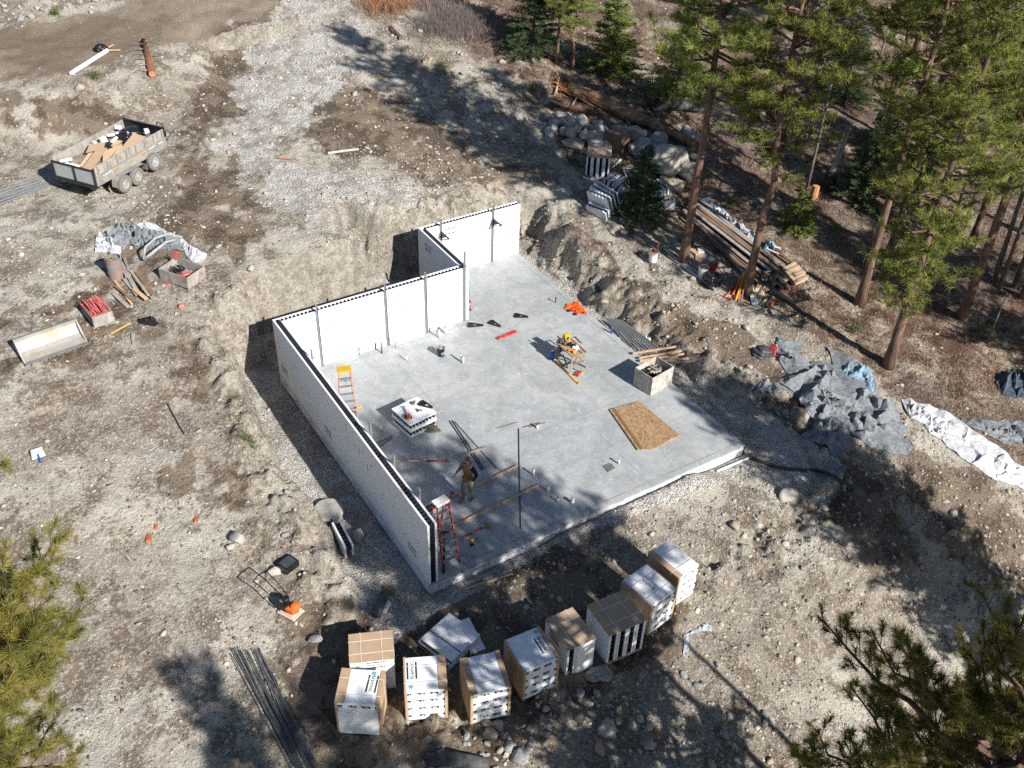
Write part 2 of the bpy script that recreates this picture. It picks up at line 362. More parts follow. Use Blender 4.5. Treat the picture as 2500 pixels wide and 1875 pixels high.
mid = math_('ADD', math_('MULTIPLY', attr('n_mid'), .62), math_('MULTIPLY', fine, .38))
def edge(a): return ramp(math_('ADD', attr(a), math_('MULTIPLY', math_('SUBTRACT', fine, .5), 1.1)), (.3, G3(0)), (.7, G3(1)))
col = ramp(big, (.3, (.335, .295, .24)), (.5, (.435, .395, .33)), (.7, (.545, .51, .435)))
col = mixc(ramp(mid, (.37, G3(.85)), (.52, G3(0))), col, (.19, .152, .112))
col = mixc(ramp(fine, (.5, G3(0)), (.66, G3(.7))), col, (.74, .70, .63))
damp = mixc(ramp(mid, (.40, G3(0)), (.54, G3(1))), (.12, .092, .068), (.25, .20, .15))
damp = mixc(ramp(fine, (.54, G3(0)), (.66, G3(.7))), damp, (.34, .29, .23))
col = mixc(edge('damp'), col, damp)
vf = nd(t, 'ShaderNodeTexVoronoi', Scale=22.0); t.links.new(P_, vf.inputs['Vector'])
gravc = mixc(ramp(vf.outputs['Color'], (.15, G3(0)), (.8, G3(1))), (.54, .515, .475), (.93, .905, .86))
gravc = mixc(ramp(vf.outputs['Distance'], (.45, G3(0)), (.7, G3(.75))), gravc, (.20, .19, .18))
gravc = mixc(ramp(mid, (.38, G3(.5)), (.5, G3(0))), gravc, (.26, .22, .175))
gmask = edge('gravel'); col = mixc(gmask, col, gravc)
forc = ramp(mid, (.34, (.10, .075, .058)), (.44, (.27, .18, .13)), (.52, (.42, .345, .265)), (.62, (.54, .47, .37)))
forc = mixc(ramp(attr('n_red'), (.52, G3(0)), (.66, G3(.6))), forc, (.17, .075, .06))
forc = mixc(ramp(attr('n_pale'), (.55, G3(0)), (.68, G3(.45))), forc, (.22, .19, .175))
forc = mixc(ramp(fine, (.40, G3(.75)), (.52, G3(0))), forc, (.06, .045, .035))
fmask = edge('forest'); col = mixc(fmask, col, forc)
roadc = ramp(big, (.35, (.24, .19, .14)), (.65, (.35, .29, .225)))
roadc = mixc(ramp(fine, (.55, G3(0)), (.68, G3(.6))), roadc, (.32, .29, .25))
col = mixc(attr('road'), col, roadc)
bn = noise_(2.6, 5, .7); bankc = mixc(ramp(bn, (.38, G3(0)), (.6, G3(1))), (.25, .22, .175), (.54, .505, .435)); bankc = mixc(ramp(fine, (.38, G3(.8)), (.5, G3(0))), bankc, (.14, .115, .085)); col = mixc(math_('MULTIPLY', attr('bank'), .75), col, bankc)
# pebbles: bright stones of two sizes scattered in the soil
peb = None
for sc, cut, amt in ((8.0, .2, .9), (21.0, .3, .85)):
    v = nd(t, 'ShaderNodeTexVoronoi', Scale=sc); v.inputs['Randomness'].default_value = 1.0; t.links.new(P_, v.inputs['Vector'])
    sel = ramp(v.outputs['Color'], (.74, G3(0)), (.78, G3(1)))
    dot = ramp(v.outputs['Distance'], (cut*.75, G3(1)), (cut, G3(0)))
    f = math_('MULTIPLY', math_('MULTIPLY', sel, dot), amt); f = math_('MULTIPLY', f, math_('SUBTRACT', 1.0, math_('MULTIPLY', fmask, .8)))
    col = mixc(f, col, mixc(grit, (.36, .33, .28), (.68, .64, .58))); peb = f if peb is None else math_('MAXIMUM', peb, f)
col = mixc(ramp(grit, (.38, G3(.4)), (.5, G3(0))), col, (.10, .08, .065))
t.links.new(col, bs.inputs['Base Color'])
hh = math_('ADD', math_('MULTIPLY', fine, 1.5), math_('MULTIPLY', grit, .3))
hh = math_('ADD', hh, math_('MULTIPLY', peb, .4)); hh = math_('ADD', hh, math_('MULTIPLY', math_('MULTIPLY', math_('SUBTRACT', 1.0, vf.outputs['Distance']), gmask), .4))
bp = nd(t, 'ShaderNodeBump', Strength=1.0, Distance=.09); t.links.new(hh, bp.inputs['Height']); t.links.new(bp.outputs[0], bs.inputs['Normal'])
nx, ny = len(gx), len(gy); idx = np.arange(nx*ny).reshape(nx, ny)
F = np.stack([idx[:-1, :-1], idx[1:, :-1], idx[1:, 1:], idx[:-1, 1:]], -1).reshape(-1, 4)
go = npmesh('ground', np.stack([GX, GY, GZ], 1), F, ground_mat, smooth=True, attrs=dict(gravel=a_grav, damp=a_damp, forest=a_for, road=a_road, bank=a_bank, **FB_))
go['kind'] = 'structure'
print('ground verts', nx*ny)
def gat(A, x, y):
    i = np.clip(np.searchsorted(gx, x), 0, nx-1); j = np.clip(np.searchsorted(gy, y), 0, ny-1); return A.reshape(nx, ny)[i, j]
# ------------------------------------------------------------------ stones
RM = [mat('pale_stone', (.50, .47, .42), (.30, .28, .25), .9, scale=5, bump=.6, bscale=18), mat('grey_stone', (.42, .42, .41), (.21, .215, .22), .9, scale=3, bump=.7, bscale=14, dirt=(.10, .10, .095), dscale=2.2),
      mat('tan_stone', (.44, .38, .30), (.27, .23, .18), .9, scale=4, bump=.6, bscale=18)]
def ico(sub):
    b = bmesh.new(); bmesh.ops.create_icosphere(b, subdivisions=sub, radius=1); v = np.array([p.co[:] for p in b.verts]); f = np.array([[q.index for q in p.verts] for p in b.faces]); b.free(); return v, f
I1, I2, I3 = ico(1), ico(2), ico(3)
def rock_shape(base, seed, ang=.28, squash=.7):
    v, f = base; r = np.random.default_rng(seed); v = v.copy()
    for k in range(13):   # chop planes: broken faces
        n = r.normal(size=3); n /= np.linalg.norm(n); d = .48+.36*r.random(); s_ = v@n; v = v-np.outer(np.maximum(s_-d, 0), n)
    v *= (1+ang*.35*r.normal(size=(len(v), 1))*.3); v *= np.array([1, .65+.3*r.random(), squash*(.75+.35*r.random())]); return v, f
PROTO = [npmesh('stone', *rock_shape(I2, 100+i), RM[i % 3]) for i in range(12)]
BIG = [npmesh('boulder', *rock_shape(I3, 300+i, .2, .85), RM[1] if i % 3 else RM[0]) for i in range(8)]
PM = [o.data for o in PROTO]; BM_ = [o.data for o in BIG]
for o in PROTO+BIG: bpy.data.objects.remove(o)
def stone(x, y, s, label, group, big=False, sink=.3, z=None, name=None, k=None, rot=None):
    ms = BM_ if big else PM; o = bpy.data.objects.new(name or ('boulder' if big else 'stone'), ms[(RN.randrange(len(ms)) if k is None else k)]); COL.objects.link(o)
    z = h1(x, y) if z is None else z; s *= (.95 if big else .78); o.location = (x, y, z+s*(.5-sink)); o.scale = (s*RN.uniform(.85, 1.2), s*RN.uniform(.8, 1.1), s*RN.uniform(.75, 1.05)); o.rotation_euler = rot or (RN.uniform(-.3, .3), RN.uniform(-.3, .3), RN.uniform(0, 6.28))
    return tag(o, label, 'boulder' if big else 'stone', group)
# ------------------------------------------------------------------ slab
conc = bpy.data.materials.new('concrete'); conc.use_nodes = True; t = conc.node_tree; bs = t.nodes['Principled BSDF']; bs.inputs['Roughness'].default_value = .7; bs.inputs['Specular IOR Level'].default_value = .3
geo = nd(t, 'ShaderNodeNewGeometry'); P_ = geo.outputs['Position']
c = ramp(noise_(.28, 7, .62, .6), (.3, (.32, .35, .36)), (.5, (.38, .40, .405)), (.7, (.45, .468, .47)))
c = mixc(ramp(noise_(1.3, 9, .75, 1.2), (.48, G3(0)), (.66, G3(.6))), c, (.25, .28, .29))
c = mixc(ramp(noise_(2.1, 9, .8, 2.5), (.54, G3(0)), (.62, G3(.6))), c, (.56, .57, .57))
c = mixc(ramp(noise_(.8, 5, .6, 3), (.62, G3(0)), (.72, G3(.35))), c, (.40, .34, .28))
c = mixc(ramp(noise_(.45, 8, .7, 2), (.46, G3(0)), (.6, G3(.6))), c, (.25, .275, .285)); c = mixc(ramp(noise_(3.2, 8, .8, 4), (.55, G3(0)), (.62, G3(.7))), c, (.62, .62, .61))
c = mixc(ramp(noise_(14, 6, .8), (.62, G3(0)), (.75, G3(.4))), c, (.2, .215, .22))
sx = nd(t, 'ShaderNodeSeparateXYZ'); t.links.new(P_, sx.inputs[0])
wob = math_('MULTIPLY', math_('SUBTRACT', noise_(1.1, 3, .5), .5), .03)
for ax, v0, wd, am, cc in (('X', 4.1, .012, .55, (.2, .2, .2)), ('X', 8.35, .012, .6, (.2, .2, .2)), ('Y', 4.2, .012, .55, (.2, .2, .2)), ('Y', 8.1, .014, .6, (.23, .2, .17)), ('Y', 11.2, .03, .4, (.25, .22, .19)),
                           ('Y', .23, .018, .75, (.16, .16, .155)), ('X', 12.17, .02, .8, (.17, .17, .17)), ('Y', 2.3, .05, .25, (.28, .25, .22)), ('X', 10.4, .05, .22, (.3, .27, .24)), ('X', 5.9, .03, .25, (.28, .27, .25))):
    dd = math_('ABSOLUTE', math_('SUBTRACT', math_('ADD', sx.outputs[ax], wob), v0)); f = math_('MULTIPLY', math_('LESS_THAN', dd, wd), am)
    f = math_('MULTIPLY', f, ramp(noise_(1.7, 6, .7), (.38, G3(.15)), (.55, G3(1)))); c = mixc(f, c, cc)
t.links.new(c, bs.inputs['Base Color']); bp = nd(t, 'ShaderNodeBump', Strength=.25, Distance=.01); t.links.new(noise_(9, 8, .7), bp.inputs['Height']); t.links.new(bp.outputs[0], bs.inputs['Normal'])
slab = thing('concrete_slab', 'pale grey concrete floor slab with white foam round its edge', 'slab', (0, 0, 0))
m_ = MB(); o_ = .06; m_.prism([(o_, o_), (SW-o_, o_), (SW-o_, SL2-o_), (SP-ST, SL2-o_), (SP-ST, SL-o_), (o_, SL-o_)], -.30, 0); m_.build('slab_body', conc, slab, bevel=.008)
foam = mat('white_foam', (.86, .88, .90), (.80, .82, .84), .85, scale=3, bump=.15, bscale=120, spec=.2)
foamg = mat('site_foam', (.80, .82, .83), (.66, .67, .66), .9, scale=2, bump=.2, bscale=60, spec=.2, dirt=(.45, .42, .37), dscale=1.3)
blue = mat('blue_print', (.035, .13, .36), (.06, .2, .45), .7); ink = mat('dark_print', (.02, .035, .05), (.03, .05, .06), .6); teal = mat('teal_print', (.16, .38, .42), (.2, .45, .48), .7)
LIP = -.085
for nm, a, b in (('edge_foam', (0, 0), (SW, 0)), ('edge_foam', (SW, 0), (SW, SL2)), ('edge_foam', (SW, SL2), (SP-ST, SL2)), ('edge_foam', (0, SL), (0, 0))):
    A_ = Vector((*a, 0)); B_ = Vector((*b, 0)); d_ = (B_-A_).normalized(); n_ = Vector((-d_.y, d_.x, 0)); m_ = MB(); top = LIP if a[1] == 0 and b[1] == 0 else -.05
    q0 = A_+n_*.0; q1 = B_+n_*.0
    if a == (0, SL): q0 = A_; q1 = B_+Vector((0, .066, 0))
    m_.add([q0+Vector((0, 0, -.55)), q1+Vector((0, 0, -.55)), q1+n_*.058+Vector((0, 0, -.55)), q0+n_*.058+Vector((0, 0, -.55)), q0+Vector((0, 0, top)), q1+Vector((0, 0, top)), q1+n_*.058+Vector((0, 0, top)), q0+n_*.058+Vector((0, 0, top))],
           [(0, 3, 2, 1), (4, 5, 6, 7), (0, 1, 5, 4), (1, 2, 6, 5), (2, 3, 7, 6), (3, 0, 4, 7)])
    e = m_.build(nm, foamg if a != (0, SL) else foam, slab)
    if nm == 'edge_foam' and (a == (0, 0) or a == (0, SL)):      # blue lettering and round marks along the board
        L_ = (B_-A_).length; s0 = .5
        while s0 < L_-.4:
            big_ = (a == (0, 0)); mm = MB(); M = frame(A_+d_*s0-n_*.004+Vector((0, 0, -.22)), d_, (0, 0, 1)); hgt_ = .085 if big_ else .10
            v, f = text_mesh('FOAMULAR', hgt_); mm.add(v, f, M); v, f = text_mesh('INSULATION BOARD', hgt_*.42); mm.add([(p[0], p[1]+hgt_*.85, 0) for p in v], f, M)
            mm.add([(.33+.045*math.cos(i*math.pi/5)*(1 if i % 2 else .72), .045*math.sin(i*math.pi/5)*(1 if i % 2 else .72), 0) for i in range(10)], [tuple(range(10))], M)
            mm.build('blue_lettering', blue, e); s0 += 1.22
cl = MB(); cl.prism([(0, 0), (SW, 0), (SW, .061), (0, .061)], LIP, -.002); cl.prism([(SW-.061, .0611), (SW-.002, .0611), (SW-.002, SL2-.07), (SW-.061, SL2-.07)], -.05, -.002); cl.build('slab_lip', conc, slab)
# ------------------------------------------------------------------ insulated form walls
wall = thing('foam_form_wall', 'white foam form wall, open core on top, round two sides of the slab', 'foundation wall')
webm = mat('black_web', (.035, .038, .05), (.02, .022, .03), .5); core = mat('core_shade', (.02, .02, .024), (.015, .015, .018), .9)
segs = [  # outer line a->b, inward normal, inner offsets at start and end
    ((0, 0), (0, SL), (1, 0), 0, ST), ((0, SL), (SP, SL), (0, -1), ST, 0), ((SP-ST, SL), (SP-ST, SL2), (1, 0), 0, ST), ((SP-ST, SL2), (SW, SL2), (0, -1), ST, 0)]
PT = .066
def panel(pts, z0, z1, name, m=foam):
    mm = MB(); mm.prism(pts, z0, z1); return mm.build(name, m, wall, bevel=.006)
x1, y1 = PT, SL-PT
outer = [panel([(0, 0), (PT, 0), (PT, SL-PT), (0, SL)], .001, SH, 'outer_panel'),
         panel([(0, SL), (PT, SL-PT), (SP-ST+PT, SL-PT), (SP-ST, SL)], .001, SH, 'outer_panel'),
         panel([(SP-ST, SL), (SP-ST+PT, SL-PT), (SP-ST+PT, SL2-PT), (SP-ST, SL2)], .001, SH, 'outer_panel'),
         panel([(SP-ST, SL2), (SP-ST+PT, SL2-PT), (SW-.02, SL2-PT), (SW-.02, SL2)], .001, SH, 'outer_panel')]
inner = [panel([(ST-PT, 0), (ST, 0), (ST, SL-ST), (ST-PT, SL-ST+PT)], .001, SH, 'inner_panel'),
         panel([(ST, SL-ST), (SP, SL-ST), (SP-PT, SL-ST+PT), (ST-PT, SL-ST+PT)], .001, SH, 'inner_panel'),
         panel([(SP, SL-ST), (SP, SL2-ST), (SP-PT, SL2-ST+PT), (SP-PT, SL-ST+PT)], .001, SH, 'inner_panel'),
         panel([(SP, SL2-ST), (SW, SL2-ST), (SW, SL2-ST+PT), (SP-PT, SL2-ST+PT)], .001, SH, 'inner_panel')]
def web_rows(a, b, n_, name):
    """plastic ties bridging the two panels, every 0.152 m, shown in the top two courses"""
    A_ = Vector((*a, 0)); B_ = Vector((*b, 0)); d_ = (B_-A_).normalized(); L_ = (B_-A_).length; n_ = Vector((*n_, 0)); m_ = MB(); k = int(L_/.1524)
    for i in range(k):
        o = A_+d_*(.08+i*.1524)+n_*PT; wd = ST-2*PT
        for z in (2.41, 2.30, 2.13, 2.02):
            m_.bar(o+Vector((0, 0, z)), o+n_*wd+Vector((0, 0, z)), .028, .03)
        for q in (.0, .5, 1.0):
            m_.bar(o+n_*wd*q+Vector((0, 0, 1.98)), o+n_*wd*q+Vector((0, 0, 2.435)), .018, .02, up=d_)
        m_.bar(o+n_*.02+Vector((0, 0, 2.31)), o+n_*wd*.5+Vector((0, 0, 2.425)), .03, .02); m_.bar(o+n_*(wd-.02)+Vector((0, 0, 2.31)), o+n_*wd*.5+Vector((0, 0, 2.425)), .03, .02)
        for q in (.06, wd-.06): m_.box(o+n_*q+Vector((0, 0, 2.425)), (.05, .05, .03), rz=.78)
    return m_.build(name, webm, wall)
web_rows((0, 0), (0, SL), (1, 0), 'web_row'); web_rows((.1, SL), (SP-.1, SL), (0, -1), 'web_row'); web_rows((SP-ST, SL), (SP-ST, SL2-.1), (1, 0), 'web_row'); web_rows((SP-ST+.2, SL2), (SW, SL2), (0, -1), 'web_row')
em = MB()   # the end ladder of webs seen in the open end
for c_ in range(16):
    z = .08+c_*.1524
    for x in (.085, .2): em.box((x, .045, z), (.055, .03, .11)); em.box((x, .02, z), (.035, .02, .12))
    em.box((ST/2, .05, z+.076), (ST-2*PT, .03, .03)); em.box((ST/2, .05, z), (.02, .03, .14))
em.build('end_web', webm, wall)
bm_ = MB(); bm_.box((ST/2, .13, 1.2), (ST-2*PT-.002, .02, 2.3)); bm_.build('core_shade_plate', core, wall)  # near-black plate stands in for the shade deep inside the open core
# prints on the foam: two bars with the word between, small patches, tie marks
def logo(M, s_=1.0, parent=None, bars=True, m=ink):
    mm = MB(); v, f = text_mesh('amvic', .17*s_); mm.add([(p[0]+.06*s_, p[1], .002) for p in v], f, M)
    k = s_; cx = -.22*k   # the little flame-shaped mark before the word
    mm.add([(cx-.05*k, .02*k, .002), (cx-.035*k, -.05*k, .002), (cx-.01*k, -.035*k, .002), (cx-.015*k, .01*k, .002), (cx+.01*k, .03*k, .002), (cx-.01*k, .055*k, .002)], [tuple(range(6))], M)
    mm.add([(cx+.0*k, -.06*k, .002), (cx+.05*k, -.03*k, .002), (cx+.055*k, .03*k, .002), (cx+.035*k, .045*k, .002), (cx+.03*k, .0*k, .002), (cx+.008*k, -.03*k, .002)], [tuple(range(6))], M)
    mm.build('brand_print', m, parent)
    if bars:
        mm = MB()
        for y in (.12*k, -.12*k): mm.add([(-.28*k, y-.022*k, .002), (.28*k, y-.022*k, .002), (.28*k, y+.022*k, .002), (-.28*k, y+.022*k, .002)], [(0, 1, 2, 3)], M)
        mm.build('print_bar', m, parent)
def patch(M, w_, h_, parent, m=teal, name='print_patch'):
    mm = MB(); mm.add([(-w_/2, -h_/2, .002), (w_/2, -h_/2, .002), (w_/2, h_/2, .002), (-w_/2, h_/2, .002)], [(0, 1, 2, 3)], M); return mm.build(name, m, parent)
FB = lambda x, z: frame((x, SL-ST-.001, z), (1, 0, 0), (0, 0, 1))          # on the inner face of the back wall
FD = lambda x, z: frame((x, SL2-ST-.001, z), (1, 0, 0), (0, 0, 1))
FL = lambda y, z: frame((-.001, y, z), (0, -1, 0), (0, 0, 1))              # outer face of the left wall
FC = lambda y, z: frame((SP-ST-.001, y, z), (0, -1, 0), (0, 0, 1))
logo(FB(1.05, .36), 1.0, inner[1]); patch(FB(.68, .36), .12, .07, inner[1]); patch(FB(2.15, 1.75), .13, .07, inner[1]); patch(FB(5.2, 1.35), .13, .07, inner[1])
logo(FD(9.0, 2.08), 1.0, inner[3]); patch(FD(8.62, 2.08), .12, .07, inner[3])
for y, z in ((1.05, .55), (7.2, .55), (11.1, .6)): logo(FL(y, z), 1.0, outer[0])
logo(FC(14.3, 1.9), 1.0, outer[2])
olive = mat('olive_tape', (.16, .17, .09), (.22, .22, .12), .8); greym = mat('grey_mark', (.33, .35, .36), (.4, .42, .43), .8)
mm = MB(); r_ = random.Random(3)
for y, z in ((5.55, 2.0), (4.9, 1.7), (4.55, 1.75), (4.0, 1.5), (3.0, 1.1), (6.6, 1.2)): mm.add([(-.014, -.13, .002), (.014, -.13, .002), (.014, .13, .002), (-.014, .13, .002)], [(0, 1, 2, 3)], FL(y, z))
for y, z in ((13.4, 1.0), (13.0, .8)): mm.add([(-.03, -.16, .002), (.03, -.16, .002), (.03, .16, .002), (-.03, .16, .002)], [(0, 1, 2, 3)], FC(y, z))
mm.build('tie_mark', olive, outer[0])
mm = MB()
for y, z in ((8.9, 1.1), (9.4, .95), (10.0, 1.5), (2.2, 1.3), (1.55, .75), (4.3, 1.9), (3.7, 1.8)): mm.add([(-.05, -.03, .002), (.05, -.03, .002), (.05, .03, .002), (-.05, .03, .002)], [(0, 1, 2, 3)], FL(y, z) @ Matrix.Rotation(.8, 4, 'Z'))
mm.build('scuff', greym, outer[0])
mm = MB()
for x, z, l in ((2.8, 2.0, .5), (2.85, 1.2, .5), (3.55, 1.6, .45), (3.6, .8, .5), (2.75, .5, .3)): mm.add([(-.006, -l/2, .002), (.006, -l/2, .002), (.006, l/2, .002), (-.006, l/2, .002)], [(0, 1, 2, 3)], FB(x, z))
mm.build('seam_mark', greym, inner[1])
mm = MB()
for x, z, l in ((8.05+1.6, 1.4, 1.9), (8.05+1.95, 1.2, 1.5)): mm.add([(-.006, -l/2, .002), (.006, -l/2, .002), (.006, l/2, .002), (-.006, l/2, .002)], [(0, 1, 2, 3)], FD(x, z))
mm.add([(-.7, -.015, .002), (.7, -.015, .002), (.7, .015, .002), (-.7, .015, .002)], [(0, 1, 2, 3)], FD(11.6, .14))
mm.build('seam_mark', greym, inner[3])
# ------------------------------------------------------------------ trees
def needle_mat(name, lo, hi, tr=.3):
    m = bpy.data.materials.new(name); m.use_nodes = True; global t; t = m.node_tree; b = t.nodes['Principled BSDF']; b.inputs['Roughness'].default_value = .55; b.inputs['Specular IOR Level'].default_value = .25
    oi = nd(t, 'ShaderNodeObjectInfo'); a = attr('shade'); c_ = ramp(a, (0, lo), (1, hi))
    hs = nd(t, 'ShaderNodeHueSaturation'); t.links.new(c_, hs.inputs['Color']); t.links.new(math_('ADD', math_('MULTIPLY', oi.outputs['Random'], .03), .485), hs.inputs['Hue']); t.links.new(math_('ADD', math_('MULTIPLY', oi.outputs['Random'], .35), .85), hs.inputs['Value'])
    t.links.new(hs.outputs[0], b.inputs['Base Color']); tr_ = nd(t, 'ShaderNodeBsdfTranslucent'); t.links.new(hs.outputs[0], tr_.inputs[0])
    ms = nd(t, 'ShaderNodeMixShader'); ms.inputs[0].default_value = tr; t.links.new(b.outputs[0], ms.inputs[1]); t.links.new(tr_.outputs[0], ms.inputs[2]); t.links.new(ms.outputs[0], t.nodes['Material Output'].inputs[0]); return m
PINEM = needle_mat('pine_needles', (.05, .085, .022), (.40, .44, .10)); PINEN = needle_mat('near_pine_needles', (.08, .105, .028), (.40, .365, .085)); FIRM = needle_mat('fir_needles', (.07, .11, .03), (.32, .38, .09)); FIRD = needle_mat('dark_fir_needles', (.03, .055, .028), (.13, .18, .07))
BARK = mat('pine_bark', (.25, .155, .11), (.065, .045, .038), .95, scale=7, streak=(1, 1, .22), bump=1, bscale=9); BARKG = mat('grey_bark', (.25, .22, .19), (.09, .08, .07), .95, scale=8, streak=(1, 1, .3), bump=.8, bscale=12)
def unit(v): return v/np.maximum(np.linalg.norm(v, axis=-1, keepdims=True), 1e-9)
def tufts(C_, Dr, n, L, wd, rg, spread=1.0, base=.06):
    """needle bursts: at each centre C_ pointing along Dr, n needles each a thin triangle"""
    k = len(C_); C2 = np.repeat(C_, n, 0); D2 = np.repeat(Dr, n, 0); q = rg.normal(size=(k*n, 3)); nd_ = unit(unit(q)*spread+D2*.75)
    ln = L*(.7+.45*rg.random((k*n, 1))); b = C2-D2*base*rg.random((k*n, 1))*3; tip = b+nd_*ln; sd = unit(np.cross(nd_, rg.normal(size=(k*n, 3))))*wd*.5
    V = np.stack([b-sd, b+sd, tip], 1).reshape(-1, 3); F = np.arange(k*n*3).reshape(-1, 3)
    sh = np.repeat(np.clip(np.repeat(rg.random(k)*.7, n)+rg.random(k*n)*.4-.05, 0, 1), 3); return V, F, sh
def make_pine(seed, H, start, R, trunk_r, n, L, wd, dens=1.0, lean=0, kink=0, mtl=None, name='pine_tree', branch_n=6, drop=0, hidden=None, tsp=.17, sprd=1.0):
    rg = np.random.default_rng(seed); mb = MB(); pts = []; rr = []; K = 14
    for i in range(K+1):
        u = i/K; w_ = .16*math.sin(u*5+seed)*u+kink*math.exp(-((u-.3)/.06)**2); pts.append((w_+lean*u*H*.1, .12*math.cos(u*4+seed*2)*u, u*H)); rr.append(trunk_r*((1-u)**.8*.95+.05)*(1.0+.45*math.exp(-u*30)))
    mb.tube(pts, rr, 10); P = np.array(pts); Cs = []; Ds = []
    nl = int((H*(1-start))*branch_n*dens)
    for i in range(nl):
        u = start+(1-start)*((i+rg.random())/nl)**.95; z = u*H; c = (u-start)/(1-start); base = np.array([np.interp(z, P[:, 2], P[:, 0]), np.interp(z, P[:, 2], P[:, 1]), z])
        prof = (math.sin(min(c*1.25+.22, 1)*math.pi*.5)*(1-c)**.62*1.12 if c < .98 else .1); Lr = R*prof*(.65+.5*rg.random())+.25; az = rg.random()*6.283
        if hidden and hidden(az, z): continue
        dx = np.array([math.cos(az), math.sin(az), 0]); el = -.25+.75*c+.15*rg.normal(); m_ = 6; br = []
        for j in range(m_+1):
            s_ = j/m_; br.append(base+dx*Lr*s_*math.cos(el)+np.array([0, 0, 1])*(Lr*s_*math.sin(el)+.28*Lr*s_*s_*(.6+.4*(1-c)))+rg.normal(size=3)*.04*Lr*s_)
        mb.tube(br, [max(.008, (.022+.018*Lr)*(1-.85*j/m_)) for j in range(m_+1)], 4, cap=False); B = np.array(br)
        nt_ = max(3, int(Lr/tsp*dens))
        for k_ in range(nt_):
            s_ = .22+.78*(k_+rg.random())/nt_; f_ = s_*m_; i0 = min(int(f_), m_-1); p = B[i0]+(B[i0+1]-B[i0])*(f_-i0); d0 = unit(B[i0+1]-B[i0])
            side = np.cross(d0, [0, 0, 1])*(1 if rg.random() < .5 else -1); tw = unit(d0*.75+side*(.5+.6*rg.random())+np.array([0, 0, .25+.35*rg.random()])); tl = (.22+.55*(1-s_)*Lr*.45+.15*rg.random()); e = p+tw*tl
            mb.tube([p, p+tw*tl*.5+np.array([0, 0, -.02]), e], [.011, .009, .007], 3, cap=False); Cs.append(e); Ds.append(tw)
            if tl > .4: Cs.append(p+tw*tl*.6+rg.normal(size=3)*.05); Ds.append(unit(tw+rg.normal(size=3)*.5))
            if tl > .35: q = p+tw*tl*.55; tw2 = unit(tw+rg.normal(size=3)*.7+np.array([0, 0, .3])); mb.tube([q, q+tw2*.3], [.008, .006], 3, cap=False); Cs.append(q+tw2*.3); Ds.append(tw2)
        Cs.append(B[-1]); Ds.append(unit(B[-1]-B[-2]))
    for i in range(int(6*dens)):   # dead stubs below the crown
        z = H*(.12+.9*start*rg.random()); az = rg.random()*6.28; b = np.array([np.interp(z, P[:, 2], P[:, 0]), np.interp(z, P[:, 2], P[:, 1]), z]); l = .3+.7*rg.random(); mb.tube([b, b+np.array([math.cos(az)*l, math.sin(az)*l, -.1*l])], [.018, .006], 3, cap=False)
    Cs.append(P[-1]); Ds.append(np.array([0, 0, 1.])); V, F, sh = tufts(np.array(Cs), np.array(Ds), n, L, wd, rg, sprd)
    print(name, seed, 'tufts', len(Cs), 'tris', len(F)); return mb, V, F, sh, mtl or PINEM
def make_fir(seed, H, R, n=1.0, sparse=0, mtl=None, trunk_r=.09, start=.06):
    rg = np.random.default_rng(seed); mb = MB(); mb.tube([(0, 0, 0), (.03, 0, H*.5), (0, 0, H)], [trunk_r*1.2, trunk_r*.7, .012], 8); V = []; nb = int(H*34*n)
    for i in range(nb):
        c = ((i+rg.random())/nb); z = H*(start+(1-start)*c); Lr = (R*(1-c)**.85*(.8+.45*rg.random())+.07)*(1 if rg.random() > sparse*.5 else .5); az = rg.random()*6.283; dx = np.array([math.cos(az), math.sin(az), 0]); sd = np.array([-math.sin(az), math.cos(az), 0])
        el = -.15+.35*c; e = np.array([0, 0, z])+dx*Lr*math.cos(el)+np.array([0, 0, Lr*math.sin(el)+.08*Lr]); mb.tube([(0, 0, z), e], [.012+.006*Lr, .004], 3, cap=False); m_ = max(3, int(Lr/.07))
        for k_ in range(m_):
            s_ = .18+.82*(k_+rg.random())/m_; p = np.array([0, 0, z])+(e-np.array([0, 0, z]))*s_; V.append((p, dx, sd, (.10+.22*Lr*(1-s_)), c))
    Pp = np.array([v[0] for v in V]); Dx = np.array([v[1] for v in V]); Sd = np.array([v[2] for v in V]); ln = np.array([v[3] for v in V]); m_ = 7
    P2 = np.repeat(Pp, m_, 0); D2 = np.repeat(Dx, m_, 0); S2 = np.repeat(Sd, m_, 0); l2 = np.repeat(ln, m_)[:, None]; K = len(P2); sg = np.where(rg.random((K, 1)) < .5, 1, -1)
    dr = unit(D2*.8+S2*sg*(.3+.9*rg.random((K, 1)))+rg.normal(size=(K, 3))*.28+np.array([0, 0, .1])); st = P2+dr*l2*rg.random((K, 1))*.7; L_ = .11+.09*rg.random((K, 1)); sdv = unit(np.cross(dr, np.array([0, 0, 1])+rg.normal(size=(K, 3))*.5))*.02
    VV = np.stack([st-sdv, st+sdv, st+dr*L_], 1).reshape(-1, 3); FF = np.arange(K*3).reshape(-1, 3); sh = np.repeat(np.clip(np.repeat(rg.random(len(Pp))*.6, m_)+rg.random(K)*.45, 0, 1), 3)
    print('fir', seed, len(FF)); return mb, VV, FF, sh, mtl or FIRM
def plant(tree, x, y, name, label, cat, group, rz=0, sc=1, bark=None, z=None):
    mb, V, F, sh, mt = tree; r = thing(name, label, cat, (x, y, (h1(x, y)-.08) if z is None else z), rz, group); r.scale = (sc, sc, sc)
    a = mb.build('trunk', bark or BARK, r, smooth=True); b = npmesh('crown', V, F, mt, r, attrs=dict(shade=sh)); KIDS[r.name] = [a, b]; return r
